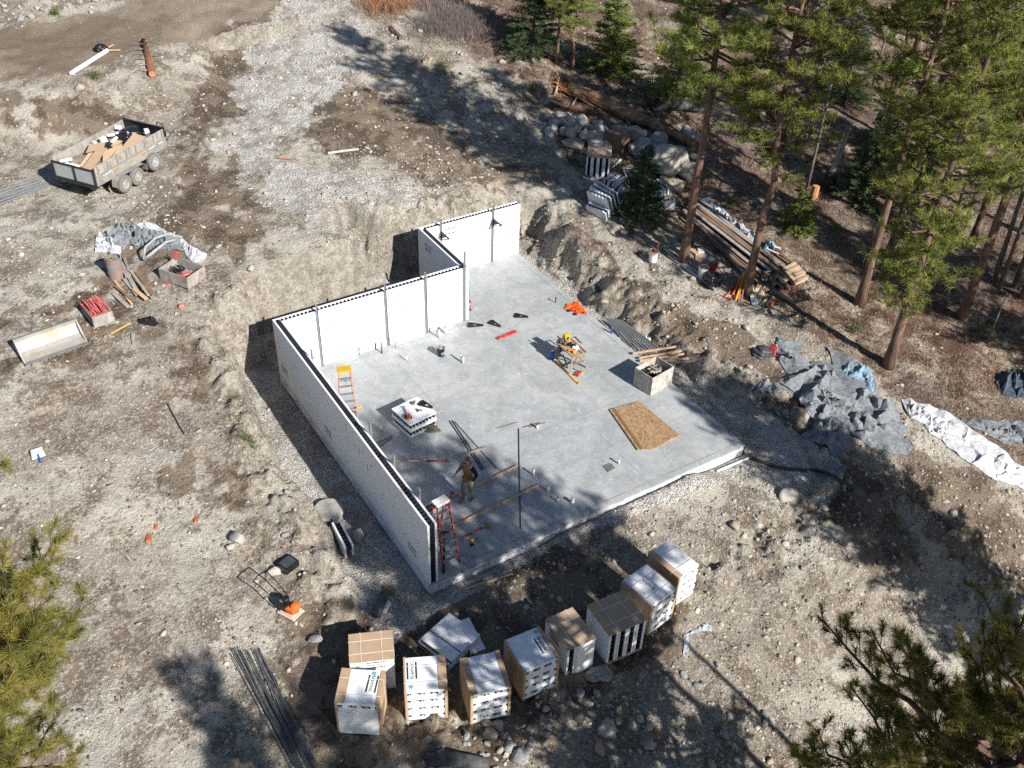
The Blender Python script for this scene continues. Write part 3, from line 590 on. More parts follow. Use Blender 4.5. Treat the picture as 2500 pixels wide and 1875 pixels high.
def more(src, x, y, label, group, rz, sc, name=None):
    r = src.copy(); r.name = name or src.name.split('.')[0]; COL.objects.link(r); r.location = (x, y, h1(x, y)-.08); r.rotation_euler = (0, 0, rz); r.scale = (sc, sc, sc*RN.uniform(.95, 1.08)); r['label'] = label; r['group'] = group
    for ch in KIDS[src.name]: c = ch.copy(); COL.objects.link(c); c.parent = r
    return r
GP = 'tall pines on the forest slope'
def xy(px, py): p = at(px, py); return p.x, p.y
NEED = (22, .25, .021)
pA = plant(make_pine(1, 19, .36, 3.3, .19, *NEED, branch_n=9), *xy(1668, 640), 'pine_tree', 'tall pine left of the long plank stack, straight reddish trunk beside a white pail', 'pine', GP)
pB = plant(make_pine(2, 17.5, .33, 3.4, .18, *NEED, kink=.35, branch_n=9), *xy(1822, 718), 'pine_tree', 'tall pine with a bent trunk, orange tools leaning at its foot', 'pine', GP)
pC = plant(make_pine(3, 18, .42, 3.2, .19, *NEED, branch_n=9), *xy(2098, 742), 'pine_tree', 'tall pine with a long bare leaning trunk above the wood pile', 'pine', GP, rz=1)
pD = plant(make_pine(4, 17.5, .17, 3.1, .19, *NEED, dens=1.0, branch_n=8), *xy(2168, 892), 'pine_tree', 'tall pine above the grey fabric, with a low green branch hanging over its trunk', 'pine', GP, rz=4.1)
pE = plant(make_pine(5, 20.8, .84, 2.9, .2, *NEED, branch_n=16, tsp=.22), 9.0, -19.5, 'pine_tree', 'pine standing outside the picture, only its shade falls on the site', 'pine', 'pines outside the picture', rz=1)
L_ = 'pine in the thick green stand at the upper right, its crown merging with its neighbours'; GB = 'pines merging in the stand at the upper right'
for i, (x, y, s, sc, rz) in enumerate([(27.0, 6.5, pC, .95, 3.0), (31.5, 5.5, pD, .9, .4), (26.3, 1.8, pA, .95, 4.4), 
                                    (35.5, 3.0, pB, .95, 2.7), (28.3, -2.8, pD, .85, 1.9), (38, 16.5, pB, .95, 1.6), (43, 13, pA, 1, 2.9), (38, 24, pA, .9, 1.2), (45, 21, pD, 1, 0)]):
    more(s, x, y, L_, GB, rz, sc)
more(pA, 23.0, 28.2, 'short pine at the top edge of the forest, left of the round green fir', 'slim pines by the firs', .7, .42); more(pB, 24.2, 27.2, 'slim reddish pine trunk close to the dark fir, right of its twin', 'slim pines by the firs', 2.6, .42)
for o, p in zip([c for c in bpy.data.objects if c.get('group') == 'slim pines by the firs'], ((1359, 155), (1398, 168))):
    q = at(*p); o.location = (q.x, q.y, q.z-.05); o.scale = (.5, .5, .36)
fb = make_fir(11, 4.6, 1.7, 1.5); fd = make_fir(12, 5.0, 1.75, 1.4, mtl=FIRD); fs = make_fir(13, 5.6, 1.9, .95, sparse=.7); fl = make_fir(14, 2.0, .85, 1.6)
GF = 'young firs'
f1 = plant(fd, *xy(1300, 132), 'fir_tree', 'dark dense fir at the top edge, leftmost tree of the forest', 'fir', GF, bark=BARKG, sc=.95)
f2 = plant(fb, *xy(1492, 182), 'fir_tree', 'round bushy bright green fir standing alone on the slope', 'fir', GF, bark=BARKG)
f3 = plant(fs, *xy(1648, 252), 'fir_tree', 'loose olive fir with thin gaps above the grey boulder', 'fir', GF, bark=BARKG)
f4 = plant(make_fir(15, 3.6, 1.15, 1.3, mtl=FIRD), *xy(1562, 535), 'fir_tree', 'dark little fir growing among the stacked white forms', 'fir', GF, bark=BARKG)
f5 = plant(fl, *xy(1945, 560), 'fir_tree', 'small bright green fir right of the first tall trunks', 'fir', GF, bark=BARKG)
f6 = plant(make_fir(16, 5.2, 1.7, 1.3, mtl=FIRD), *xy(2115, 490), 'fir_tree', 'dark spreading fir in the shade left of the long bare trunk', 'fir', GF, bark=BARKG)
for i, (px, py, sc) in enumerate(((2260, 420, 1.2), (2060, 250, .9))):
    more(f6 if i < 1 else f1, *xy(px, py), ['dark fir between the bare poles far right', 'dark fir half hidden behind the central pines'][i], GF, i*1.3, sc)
# bare poles of the young stand at the right
pm = MB(); pm.tube([(0, 0, 0), (.05, .03, 4), (.02, .1, 8.5)], [.12, .09, .05], 8)
for k_ in range(9): a_ = k_*2.2; z = 1.2+k_*.8; pm.tube([(0, 0, z), (.5*math.cos(a_), .5*math.sin(a_), z-.05)], [.015, .005], 3, cap=False)
pole0 = None
for i, (px, py, sc) in enumerate(((2395, 665, .8), (2425, 690, 1), (2440, 705, .9), (2475, 702, 1.1), (2492, 728, 1), (2243, 395, .8), (2258, 405, .9), (2275, 392, .8), (2290, 402, .9), (2305, 410, .8), (1968, 468, .7), (2130, 210, .6), (2105, 495, .8), (2335, 520, .9), (2410, 840, .3))):
    p = at(px, py)
    if pole0 is None: pole0 = pm.build('bare_pole_tree', BARKG, smooth=True); o = pole0
    else: o = pole0.copy(); COL.objects.link(o)
    o.location = p; o.scale = (sc, sc, sc); o.rotation_euler = (RN.uniform(-.04, .04), RN.uniform(-.04, .04), i*1.1)
    tag(o, 'thin dark bare trunk standing in the shaded stand of poles' if i != 14 else 'short reddish stump in the deep shade at the right edge', 'tree trunk', 'thin bare trunks in the stand' if i != 14 else None)
# near crowns at the bottom corners, and the trees beyond the frame whose shade falls across the site
GN = 'pines around the drone'
plant(make_pine(21, 12.2, .3, 5.0, .2, 90, .21, .010, dens=1.0, mtl=PINEN, branch_n=12, tsp=.17, sprd=.85), 4.5, -14.3, 'pine_tree', 'near pine seen from above filling the bottom right corner, brown cones on its twigs', 'pine', GN, rz=.4)
plant(make_pine(22, 17.6, .25, 3.2, .2, 90, .22, .010, dens=1.0, mtl=PINEN, branch_n=12, tsp=.2, sprd=.85, lean=.6), -12.1, -4.6, 'pine_tree', 'near pine reaching in at the bottom left corner with yellow green needle tufts', 'pine', GN, rz=0.0)
for i, (x, y, s, sc, rz) in enumerate(((7.4, -18.4, pE, 1.0, 1), (4.3, -18.9, pE, .88, 2), (-2.3, -19.9, pA, .9, 3), (.2, -21.2, pC, .9, .3), (17.1, -12.6, pA, .84, 4), (17.9, -13.2, pB, .86, .6), (17.6, -11.8, pD, .72, 2), (16.6, -13.6, pB, .88, 3.3), (18.0, -14.6, pA, .82, 5), (33, -8, pB, .9, 2), (29.5, -9.5, pA, .85, 3))):
    more(s, x, y, 'pine standing outside the picture, only its shade falls on the site', 'pines outside the picture', rz, sc)
# ------------------------------------------------------------------ materials of the loose things
card = mat('cardboard', (.50, .36, .24), (.42, .295, .19), .9, scale=3, bump=.15, bscale=40); cardin = mat('cardboard_edge', (.62, .47, .32), (.5, .37, .25), .9)
strap = mat('white_strap', (.78, .76, .72), (.7, .68, .64), .5); steel = mat('galvanised_steel', (.36, .385, .40), (.26, .28, .29), .45, metal=.5, scale=9); dsteel = mat('dark_steel', (.05, .055, .055), (.03, .03, .032), .5, metal=.3)
lum = mat('new_lumber', (.60, .42, .27), (.45, .29, .17), .8, scale=5, streak=(1, .12, 1)); oldlum = mat('weathered_lumber', (.36, .32, .275), (.22, .195, .17), .9, scale=6, streak=(1, .15, 1), bump=.3); brlum = mat('brown_lumber', (.25, .17, .12), (.14, .095, .07), .9, scale=6, streak=(1, .15, 1))
pvc = mat('white_pvc', (.82, .81, .78), (.74, .73, .70), .45, spec=.4); redp = mat('red_paint', (.55, .035, .03), (.38, .03, .03), .45, dirt=(.3, .22, .2), dscale=8); orng = mat('orange_fabric', (.85, .13, .02), (.6, .08, .015), .8, scale=5); orgp = mat('orange_paint', (.80, .17, .03), (.6, .12, .03), .4)
yel = mat('yellow_plastic', (.80, .42, .02), (.62, .33, .03), .4); blk = mat('black_plastic', (.018, .018, .02), (.01, .01, .012), .4, spec=.4); bag = mat('black_bag', (.02, .022, .028), (.01, .01, .014), .22, spec=.6); bluep = mat('blue_plastic', (.02, .12, .42), (.02, .08, .3), .35)
whitep = mat('white_plastic', (.80, .80, .78), (.7, .7, .68), .4); greytarp = mat('grey_fabric', (.25, .27, .29), (.12, .135, .15), .75, scale=9, bump=.2, bscale=60); wtarp = mat('white_sheeting', (.56, .57, .59), (.38, .395, .42), .5, scale=9)
clear = mat('milky_plastic', (.5, .54, .58), (.3, .34, .38), .25, scale=7, spec=.6, dirt=(.2, .23, .26), dscale=5); bluetarp = mat('blue_sheeting', (.24, .36, .45), (.15, .25, .33), .5, scale=5); rust = mat('rusty_drum', (.10, .26, .36), (.30, .13, .06), .7, scale=3.5, dirt=(.33, .14, .06), dscale=2.5)
ply = mat('old_plywood', (.40, .34, .28), (.30, .255, .21), .9, scale=5, streak=(1, .2, 1)); camo = mat('camo_cloth', (.17, .17, .13), (.07, .07, .055), .95, scale=14); skin = mat('skin', (.56, .33, .24), (.50, .28, .2), .6); hair = mat('short_hair', (.16, .10, .06), (.1, .065, .04), .9, scale=30)
vest = mat('rust_vest', (.36, .17, .075), (.22, .10, .05), .9, scale=9); trous = mat('khaki_trousers', (.25, .23, .165), (.17, .155, .11), .9, scale=8); jean = mat('blue_jeans', (.085, .12, .16), (.045, .065, .09), .9, scale=8); boot = mat('work_boots', (.16, .15, .13), (.09, .085, .075), .8); bkcl = mat('black_cloth', (.018, .02, .022), (.01, .01, .012), .9)
aged = mat('grey_aged_wood', (.40, .375, .345), (.26, .24, .22), .9, scale=5, streak=(1, 1, .2), dirt=(.2, .17, .14), dscale=3); dusty = mat('dusty_metal', (.36, .35, .32), (.24, .24, .235), .6, metal=.2, scale=3, dirt=(.42, .38, .32), dscale=2); bucketm = mat('bucket_steel', (.52, .51, .49), (.42, .405, .38), .55, metal=.3, scale=2, dirt=(.44, .36, .26), dscale=1.5)
osb = mat('strand_board', (.46, .29, .16), (.19, .105, .05), .75, scale=9, spec=.3, dirt=(.5, .36, .22), dscale=17); lum_end = mat('cut_wood', (.62, .40, .2), (.5, .3, .15), .85)
S = lambda px, py: at(px, py, 0)
q1 = lambda X, Y: (X*.28332, Y*.28332); q2 = lambda X, Y: (625+X*.28332, Y*.28332); q3 = lambda X, Y: (1250+X*.28332, Y*.28332); q4 = lambda X, Y: (1875+X*.28332, Y*.28332)
q5 = lambda X, Y: (X*.28332, 470+Y*.28332); q6 = lambda X, Y: (625+X*.28332, 470+Y*.28332); q7 = lambda X, Y: (1250+X*.28332, 470+Y*.28332); q8 = lambda X, Y: (1875+X*.28332, 470+Y*.28332)
r1 = lambda X, Y: (X*.28332, 940+Y*.28332); r2 = lambda X, Y: (625+X*.28332, 940+Y*.28332); r3 = lambda X, Y: (1250+X*.28332, 940+Y*.28332); r4 = lambda X, Y: (1875+X*.28332, 940+Y*.28332)
r5 = lambda X, Y: (X*.28332, 1405+Y*.28332); r6 = lambda X, Y: (625+X*.28332, 1405+Y*.28332); r7 = lambda X, Y: (1250+X*.28332, 1405+Y*.28332); r8 = lambda X, Y: (1875+X*.28332, 1405+Y*.28332)
def planex(px, py, x0): d = ray(px, py); s_ = (x0-CP[0])/d[0]; return Vector(CP+d*s_)
def planey(px, py, y0): d = ray(px, py); s_ = (y0-CP[1])/d[1]; return Vector(CP+d*s_)
def hpx(P, py, hi=8):
    lo, hi_ = 0, hi
    for _ in range(30):
        m_ = (lo+hi_)/2
        if px_of((P[0], P[1], P[2]+m_))[1] > py: lo = m_
        else: hi_ = m_
    return lo
def one(mb, name, m, label, cat, group=None, smooth=False, bevel=0, loc=None): return tag(mb.build(name, m, smooth=smooth, bevel=bevel, loc=loc), label, cat, group)
def board(pa, pb, name, m, label, cat='board', w_=.09, t_=.04, lift=0, z=None, group=None, za=None, zb=None, roll=0):
    a = at(*pa, z); b = at(*pb, z); a.z += lift+t_/2+(za or 0); b.z += lift+t_/2+(zb or 0); c = (a+b)/2; mb = MB(); mb.bar(a-c, b-c, w_, t_, up=(0, roll, 1)); return one(mb, name, m, label, cat, group, loc=c, bevel=.003)
# ------------------------------------------------------------------ bundles of foam forms
def fitrect(pts, z):
    P = [at(*p, z) for p in pts]; c = sum(P, Vector())/4; ex = ((P[1]-P[0])+(P[2]-P[3])).normalized(); ey = Vector((-ex.y, ex.x, 0)); a = (P[1]-P[0]).length/2+(P[2]-P[3]).length/2; b = (P[3]-P[0]).length/2+(P[2]-P[1]).length/2
    return c, math.atan2(ex.y, ex.x), a, b
def bundle_flat(pts, ztop, z0, label, logo_at=None, cover=0, group='bundles of foam forms', layers=4, strips=(.2, .2), rot=0, tealp=None, sx_=None):
    c, rz, a, b = fitrect(pts, ztop); Hh = ztop-z0; t_ = thing('form_bundle', label, 'foam form bundle', (c.x, c.y, z0), rz, group); hl = Hh/layers
    for i in range(layers):
        f = MB(); zz = i*hl; o = RN.uniform(-.012, .012); f.box((o, o, zz+.052), (a-.03, b-.02, .10)); f.box((o, o, zz+hl-.052), (a-.03, b-.02, .10))
        for k in range(3):
            for sy in (-1, 1): f.box((o+(-.36+.36*k)*a/1.15+.03*(i % 2), o+sy*(b/2-.05), zz+hl/2), (.13, .07, hl-.19), taper=.8)
        lay = f.build('foam_form', foam, t_, bevel=.006); g = MB(); g.box((o, o, zz+hl/2), (a-.12, b-.14, hl-.205))
        for k in range(7): g.box((o-a/2+.1+k*(a-.2)/6, o, zz+hl/2), (.03, b-.06, hl-.207))
        g.build('webbing', webm, lay)
    for sx, wd in ((-1, strips[0]), (1, strips[1])):
        k_ = MB()
        if wd: k_.box((sx*(a/2-wd/2), 0, Hh+.008), (wd, b, .012)); k_.box((sx*(a/2-.004), 0, Hh/2), (.012, b, Hh)); k_.box((sx*(a/2-.045), -b/2-.004, Hh/2), (.06, .01, Hh)); k_.build('cardboard_wrap', card, t_)
    s_ = MB()
    for y in (-b*.26, b*.22): s_.box((0, y, Hh+.017), (a+.01, .012, .004)); s_.box((-a/2-.012, y, Hh/2), (.004, .012, Hh)); s_.box((a/2+.004, y, Hh/2), (.004, .012, Hh))
    s_.build('strap', strap, t_)
    if cover: mm = MB(); mm.box((0, -b/2-.012, Hh*cover/2), (a-.11, .02, Hh*cover)); mm.build('white_cover', foam, t_)
    if logo_at: x, y, r_, bars, sc = logo_at; logo(Matrix.Translation((x, y, Hh+.004)) @ Matrix.Rotation(r_, 4, 'Z'), sc, t_, bars)
    if tealp: patch(Matrix.Translation((tealp[0], tealp[1], Hh+.004)), .11, .11, t_, teal)
    return t_, a, b, Hh
def bundle_up(pts, ztop, z0, label, stripes=4, cover=0, group='bundles of foam forms', side_logo=None, front_logo=False):
    c, rz, a, b = fitrect(pts, ztop); Hh = ztop-z0; t_ = thing('form_bundle', label, 'foam form bundle', (c.x, c.y, z0), rz, group); wl = a/stripes
    for i in range(stripes):
        f = MB(); xx = -a/2+i*wl
        for s_ in (.036, wl-.036): f.box((xx+s_, 0, Hh/2), (.066, b-.02, Hh-.01))
        lay = f.build('foam_form', foam, t_, bevel=.006); g = MB(); g.box((xx+wl/2, .03, Hh/2), (wl-.14, b-.2, Hh-.06))
        for k in range(7): g.box((xx+wl/2, 0, .1+k*(Hh-.2)/6), (wl-.144, b-.07, .035))
        for sx in (.3, .7): g.box((xx+wl*sx, -b/2+.05, Hh/2), (.02, .03, Hh-.05))
        g.build('webbing', webm, lay)
    k_ = MB(); k_.box((0, 0, -.002+.03), (a+.02, b+.02, .05)); k_.build('cardboard_base', card, t_); k_ = MB(); k_.box((0, 0, Hh+.01), (a+.02, b+.02, .014))
    for sx in (-1, 1): k_.box((sx*(a/2+.012), 0, Hh-.012), (.01, b+.02, .04))
    k_.build('cardboard_cap', card, t_); s_ = MB()
    for y in (-b*.22, b*.22): s_.box((0, y, Hh+.02), (a+.04, .016, .004)); s_.box((-a/2-.02, y, Hh/2), (.004, .014, Hh)); s_.box((a/2+.02, y, Hh/2), (.004, .014, Hh))
    for x in (-a*.24, a*.24): s_.box((x, 0, Hh+.024), (.016, b+.05, .004)); s_.box((x, -b/2-.016, Hh/2), (.014, .004, Hh))
    s_.build('strap', strap, t_)
    if cover: mm = MB(); mm.box((a*(1-cover)/2, -b/2+.0, Hh/2), (a*cover, .02, Hh-.02)); mm.build('white_cover', foam, t_)
    if side_logo: M = frame((-a/2-.004, side_logo[0], Hh*side_logo[1]), (0, -1, 0), (0, 0, 1)); logo(M, .9, t_)
    if front_logo: M = frame((.1, -b/2-.014, Hh-.16), (1, 0, 0), (0, 0, 1)); logo(M, .85, t_); patch(frame((-.38, -b/2-.014, Hh-.16), (1, 0, 0), (0, 0, 1)), .11, .07, t_, teal)
    return t_
ZT, ZG = .72, -.56
def _box_at(pts, b, **k): pass
bundle_up([r6(795, 512), r6(1170, 475), r6(1190, 715), r6(810, 760)], ZT, ZG, 'cardboard topped bundle behind the leftmost white bundle, white front with dark lettering', cover=1.0, front_logo=True)
bundle_flat([r6(732, 795), r6(1110, 822), r6(1065, 1118), r6(680, 1100)], ZT, ZG, 'leftmost strapped bundle of the row, white cover hanging over its front', (.30, .1, -1.62, True, .95), cover=.72, strips=(.26, .1), tealp=(.30, .42))
bundle_flat([r6(1255, 705), r6(1620, 685), r6(1660, 970), r6(1290, 1008)], ZT, ZG, 'strapped bundle with sideways lettering at its left edge, in front of the loose panels', (-.34, .1, 1.57, True, .95), strips=(.05, .22), tealp=(-.38, -.4))
bundle_flat([r6(1755, 715), r6(2100, 648), r6(2195, 950), r6(1850, 1040)], ZT, ZG, 'strapped bundle with a plain white top and brown strips on both edges', None, strips=(.2, .14))
bundle_flat([(1230.9, 1562), (1318.9, 1527.8), (1364.7, 1604.4), (1279, 1641.8)], ZT, ZG, 'strapped bundle with green barred lettering beside the narrow cardboard topped bundle', (.33, .0, -1.57, True, 1.0), strips=(.03, .1), tealp=(.36, .45))
bundle_up([r7(295, 378), r7(525, 275), r7(715, 545), r7(475, 650)], ZT, ZG, 'narrow cardboard topped bundle, one dark gap beside its white front', stripes=3, cover=.64, side_logo=(.1, .82))
bundle_up([r7(650, 255), r7(960, 130), r7(1160, 385), r7(845, 525)], ZT, ZG, 'wide cardboard topped bundle with four dark upright gaps in its front', stripes=4)
bundle_flat([(1517.7, 1419), (1580, 1376.3), (1653.7, 1437.6), (1591.4, 1481.5)], ZT, ZG, 'bluish white topped bundle with a dark bar of lettering, second from the right end', (-.02, .05, 1.6, False, .95), strips=(.05, .02))
bundle_flat([(1584.3, 1348), (1635.3, 1316.8), (1704.7, 1379.2), (1655, 1416)], ZT, ZG, 'sunlit white bundle at the right end of the row with a brown left edge', None, strips=(.2, .0))
# loose form panels behind the row
def loose(pts, z0, z1, label, teeth=True):
    c, rz, a, b = fitrect(pts, z1); t_ = thing('loose_form', label, 'foam form', (c.x, c.y, z0), rz, 'loose foam panels'); f = MB(); Hh = z1-z0; f.box((0, b*.16, Hh-.035), (a, b*.66, .066)); f.box((0, -b*.345, Hh-.035), (a, b*.30, .066)); f.box((0, 0, .035), (a, b, .066)); f.build('foam_face', foam, t_, bevel=.006)
    g = MB(); k = int(a/.07)
    for i in range(k): g.box((-a/2+(i+.5)*a/k, -b*.18, Hh-.004), (.03, .035, .012)); g.box((-a/2+(i+.5)*a/k, -b/2+.02, Hh/2), (.028, .05, Hh-.1))
    g.box((0, 0, Hh/2), (a-.12, b-.1, Hh-.134)); g.build('webbing', webm, t_); return t_
loose([r6(1765, 385), r6(1838, 358), r6(1975, 628), r6(1800, 690)], -.5, -.3, 'lower loose foam panel sticking out to the right under the top one')
t_ = loose([r6(1600, 330), r6(1860, 560), r6(1700, 785), r6(1428, 600)], -.5, -.27, 'bottom loose foam panel under the tilted top one', False)
loose([r6(1655, 310), r6(1920, 495), r6(1700, 750), r6(1430, 550)], -.26, -.05, 'top loose foam panel lying askew behind the bundles, toothed seam across it')
# flat stack of forms on the slab
c, rz, a, b = fitrect([r2(1165, 205), r2(1395, 95), r2(1555, 235), r2(1330, 340)], .61)
st = thing('form_stack', 'low stack of two white forms on the slab carrying tools', 'foam form stack', (c.x, c.y, 0), rz)
for i in range(2):
    f = MB(); zz = i*.305
    for s_ in (.034, .271): f.box((RN.uniform(-.01, .01), 0, zz+s_), (a, b, .066))
    f_ = f.build('foam_form', foam, st, bevel=.006); g = MB()
    for k in range(8):
        x = -a/2+.07+k*(a-.14)/7; g.box((x, 0, zz+.152), (.03, b-.06, .17))
        for y in np.linspace(-b/2+.07, b/2-.07, 8): g.box((x, y, zz+.152), (.06, .035, .168))
    g.build('webbing', webm, f_)
patch(Matrix.Translation((.32, .40, .612)), .1, .12, st, greym)
# ------------------------------------------------------------------ wall bracing
def post(P, out, hgt_, label, bracket=None, hooks=True, grp='steel wall braces'):
    """upright channel on the wall face; out = direction into the room"""
    rz = math.atan2(out[1], out[0]); t_ = thing('wall_brace', label, 'wall brace', P, rz, grp); m_ = MB(); m_.box((.012, 0, hgt_/2), (.006, .075, hgt_)); m_.box((.034, .036, hgt_/2), (.046, .005, hgt_)); m_.box((.034, -.036, hgt_/2), (.046, .005, hgt_)); m_.build('channel', steel, t_)
    if hooks:
        g = MB()
        for k in range(6): z = .3+k*.406; g.box((.01, .07*(1 if k % 2 else -1), z), (.012, .09, .008)); g.box((.01, -.06, z+.12), (.012, .07, .006))
        g.build('screw_tie', steel, t_)
    if bracket:
        g = MB(); z = bracket; g.bar((.05, 0, z), (.72, 0, z), .05, .05); g.bar((.06, 0, z-.34), (.06, 0, z), .05, .05); g.bar((.06, 0, z-.34), (.70, 0, z-.03), .045, .04)
        g.prism([(.07, -.30), (.07, -.04), (.5, -.04)], -.004, .004, Matrix(((1, 0, 0, 0), (0, 0, 1, 0), (0, 1, 0, z), (0, 0, 0, 1)))); g.bar((.68, 0, z), (.76, 0, z+.07), .05, .05); g.build('walkway_bracket', dsteel, t_)
    return t_
yb = SL-ST-.008; yd = SL2-ST-.008
for (p, tp), lb, ex in zip([(q6(575, 1495), q6(517, 960)), (q6(1140, 1315), q6(1097, 785)), (q6(1475, 1210), q6(1450, 685)), (q6(1797, 1105), q6(1785, 510))],
                   ['upright steel brace nearest the left corner of the long back wall', 'second steel brace of the long back wall, beside the blue pipe stub', 'third steel brace of the long back wall, by the thick white stub', 'tallest steel brace at the right end of the long back wall'], (0, 0, 0, 0)):
    P = S(*p); P.y = yb; post(P, (0, -1), hpx(P, tp[1]), lb)
x_ = planey(*q6(1590, 300), yd).x; post((x_, yd, 0), (0, -1), 2.75, 'steel brace with a black bracket, half hidden behind the jog wall', 2.18)
P = S(*q6(2035, 595)); P.y = yd; post(P, (0, -1), hpx(P, q6(0, 110)[1]), 'steel brace with a black bracket on the far right wall', 2.12)
xl = ST+.008
for (px, py), lb, br in ((q6(475, 1350), 'steel brace on the inside of the left wall, farthest from the open end', None), (r2(980, 320), 'steel brace on the left wall beside the orange diagonal prop', 2.0),
                     (r2(1185, 600), 'steel brace on the left wall between the two black brackets', None), (r2(1405, 890), 'steel brace on the left wall nearest the red ladder', 1.95)):
    P = planex(px, py, xl+.03); post((xl, P.y, 0), (1, 0), P.z, lb, br)
def prop(a, b, label, ma=orgp, mb_=redp):
    t_ = thing('diagonal_prop', label, 'prop', a, 0, 'diagonal props of the wall'); b = Vector(b)-Vector(a); m_ = MB(); m_.tube([(0, 0, 0), b*.72], .026, 8); m_.build('pole', ma, t_); m_ = MB(); m_.tube([b*.70, b*.74], .045, 8); m_.tube([b*.74, b*.97], .03, 8); m_.box(b, (.12, .12, .02)); m_.build('turnbuckle', mb_, t_); return t_
olo = mat('worn_orange', (.58, .30, .12), (.34, .25, .18), .7, scale=12)
prop((.40, planex(*r2(1040, 450), .4).y, 1.55), S(*r2(1640, 655)), 'worn orange diagonal prop with a red screw end reaching down to the slab', olo)
prop((.40, planex(*r2(1500, 1005), .4).y, 1.2), S(*r2(1690, 930)), 'thin red diagonal prop coming from behind the left wall near the red ladder', redp)
z1_ = lambda X, Y: (960+X*.14463, 1240+Y*.14463)
m_ = MB(); A_ = S(*z1_(850, 1110)); B_ = A_+Vector((.55, .95, .62)); m_.bar(A_, B_, .08, .07); m_.bar(B_+Vector((-.12, .05, .02)), B_+Vector((.14, -.04, -.03)), .05, .05); one(m_, 'loose_strut', dsteel, 'dark steel strut leaning at the foot of the red ladder', 'strut')
t_ = board(z1_(1020, 750), z1_(1430, 838), 'steel_channel', steel, 'grey steel channel with holes lying on the slab by the red ladder', 'steel channel', .09, .035, z=0)
# ------------------------------------------------------------------ stepladders
def ladder(P, rz, H, w_, mr, mc, label, steps=7, spread=.95, ms=steel):
    t_ = thing('step_ladder', label, 'stepladder', P, rz, 'stepladders'); top = .32*w_
    def rail(y0, sx, yt): return (sx*w_/2, y0, 0), (sx*top, yt, H)
    for s_ in (-1, 1):
        m_ = MB(); m_.bar(*rail(-spread/2, s_, -.1), .03, .075, up=(0, 1, 0)); m_.build('front_rail', mr, t_); m_ = MB(); a_, b_ = rail(spread/2, s_*.9, .1); m_.bar(a_, b_, .028, .05, up=(0, 1, 0)); m_.build('rear_rail', mr, t_)
    for k in range(steps):
        u = (k+1)/(steps+1); m_ = MB(); ww = (w_/2*(1-u)+top*u)*2; m_.box((0, -spread/2*(1-u)-.1*u, H*u), (ww, .085, .022)); m_.build('step', ms, t_)
    m_ = MB()
    for k in range(3): u = (k+.6)/3.6; ww = (w_/2*(1-u)+top*u)*1.8; m_.box((0, spread/2*(1-u)+.1*u, H*u), (ww, .02, .03))
    m_.build('rear_brace', ms, t_); m_ = MB(); m_.box((0, 0, H+.01), (top*2+.07, .30, .05)); m_.box((0, -.02, H-.04), (top*2+.02, .22, .06)); m_.build('top_cap', mc, t_, bevel=.01)
    m_ = MB()
    for sx in (-1, 1):
        for sy in (-1, 1): m_.box((sx*w_/2, sy*spread/2, .03), (.05, .09, .06))
    m_.build('foot', blk, t_); return t_
fibre = mat('faded_red_rail', (.50, .20, .14), (.42, .2, .15), .6)
ladder((1.05, 7.95, 0), -.30, 2.35, .62, fibre, yel, 'tall faded red stepladder with a yellow top, standing inside the left wall')
lb = S(*z1_(925, 980)); ladder((lb.x+.02, lb.y+.42, 0), .12, 2.35, .62, redp, whitep, 'red stepladder with a white top at the open end of the left wall')
lc = S(1157, 752); ladder((lc.x-.25, lc.y+.3, 0), -.5, 1.15, .45, redp, mat('green_plastic', (.08, .42, .12), (.06, .3, .1), .4), 'small red stepladder with a green top peeking out past the wall corner', 3, .6, whitep)
m_ = MB(); m_.box((0, 0, 0), (.16, .05, .05)); m_.box((.06, .02, -.03), (.05, .05, .10)); m_.lathe([(.03, -.02), (.03, .05)], 8); one(m_, 'cordless_tool', yel, 'yellow cordless tool hanging on the tall faded stepladder', 'cordless tool', 'cordless tools', loc=(1.28, 7.35, 1.05))
# ------------------------------------------------------------------ stubs in the slab
def stub(p, hh, r_, label, m=pvc, cap=True, z=0):
    P = S(*p); t_ = MB(); t_.lathe([(r_, -.01), (r_, hh), (r_*.8, hh), (r_*.8, hh-.03)], 14); o = one(t_, 'pipe_stub', m, label, 'pipe stub', 'pipe stubs in the slab', True, loc=P)
    if cap: c_ = MB(); c_.lathe([(r_*1.12, hh-.03), (r_*1.12, hh+.015), (r_*.4, hh+.018)], 14); c_.build('cap', greym, o, smooth=True)
    return o
for p, hh, r_, lb in ((q6(905, 1395), .28, .062, 'thick white stub close to the back wall beside the ladder'), (q6(1298, 1450), .26, .026, 'single thin white stub between the wall braces and the dark pail'), (q6(1766, 1455), .36, .032, 'left stub of the white pair right of the dark pail'),
                      (q6(1785, 1472), .32, .034, 'right stub of the white pair right of the dark pail'), (q6(1560, 1240), .42, .028, 'tall thin stub of the pair near the back wall'), (q6(1579, 1253), .4, .034, 'front stub of the pair near the back wall'),
                      (q6(1635, 1212), .3, .066, 'thick white stub near the right end of the long back wall'), (r3(920, 680), .24, .032, 'white stub behind the small grey mesh plate'), (r3(185, 778), .3, .034, 'white stub at the end of the long boards'),
                      (r3(310, 922), .3, .044, 'capped white stub at the end of the nearer long board'), (r3(395, 1008), .2, .036, 'short white stub between two others at the shadow edge'), (r3(520, 1018), .2, .062, 'thick short white stub nearest the slab front'), (r2(1077, 395), .28, .03, 'thin white stub behind the left wall bracket')):
    stub(p, hh, r_, lb)
P = S(*r3(218, 372)); t_ = stub(r3(218, 372), .17, .05, 'white stub with a red clamp in the middle of the slab', cap=False); m_ = MB(); m_.box((0, 0, .18), (.11, .06, .04), rz=.4); m_.build('clamp', redp, t_); m_ = MB(); m_.bar((-.36, .02, .19), (.30, -.03, .17), .02, .02); m_.build('rod', dsteel, t_)
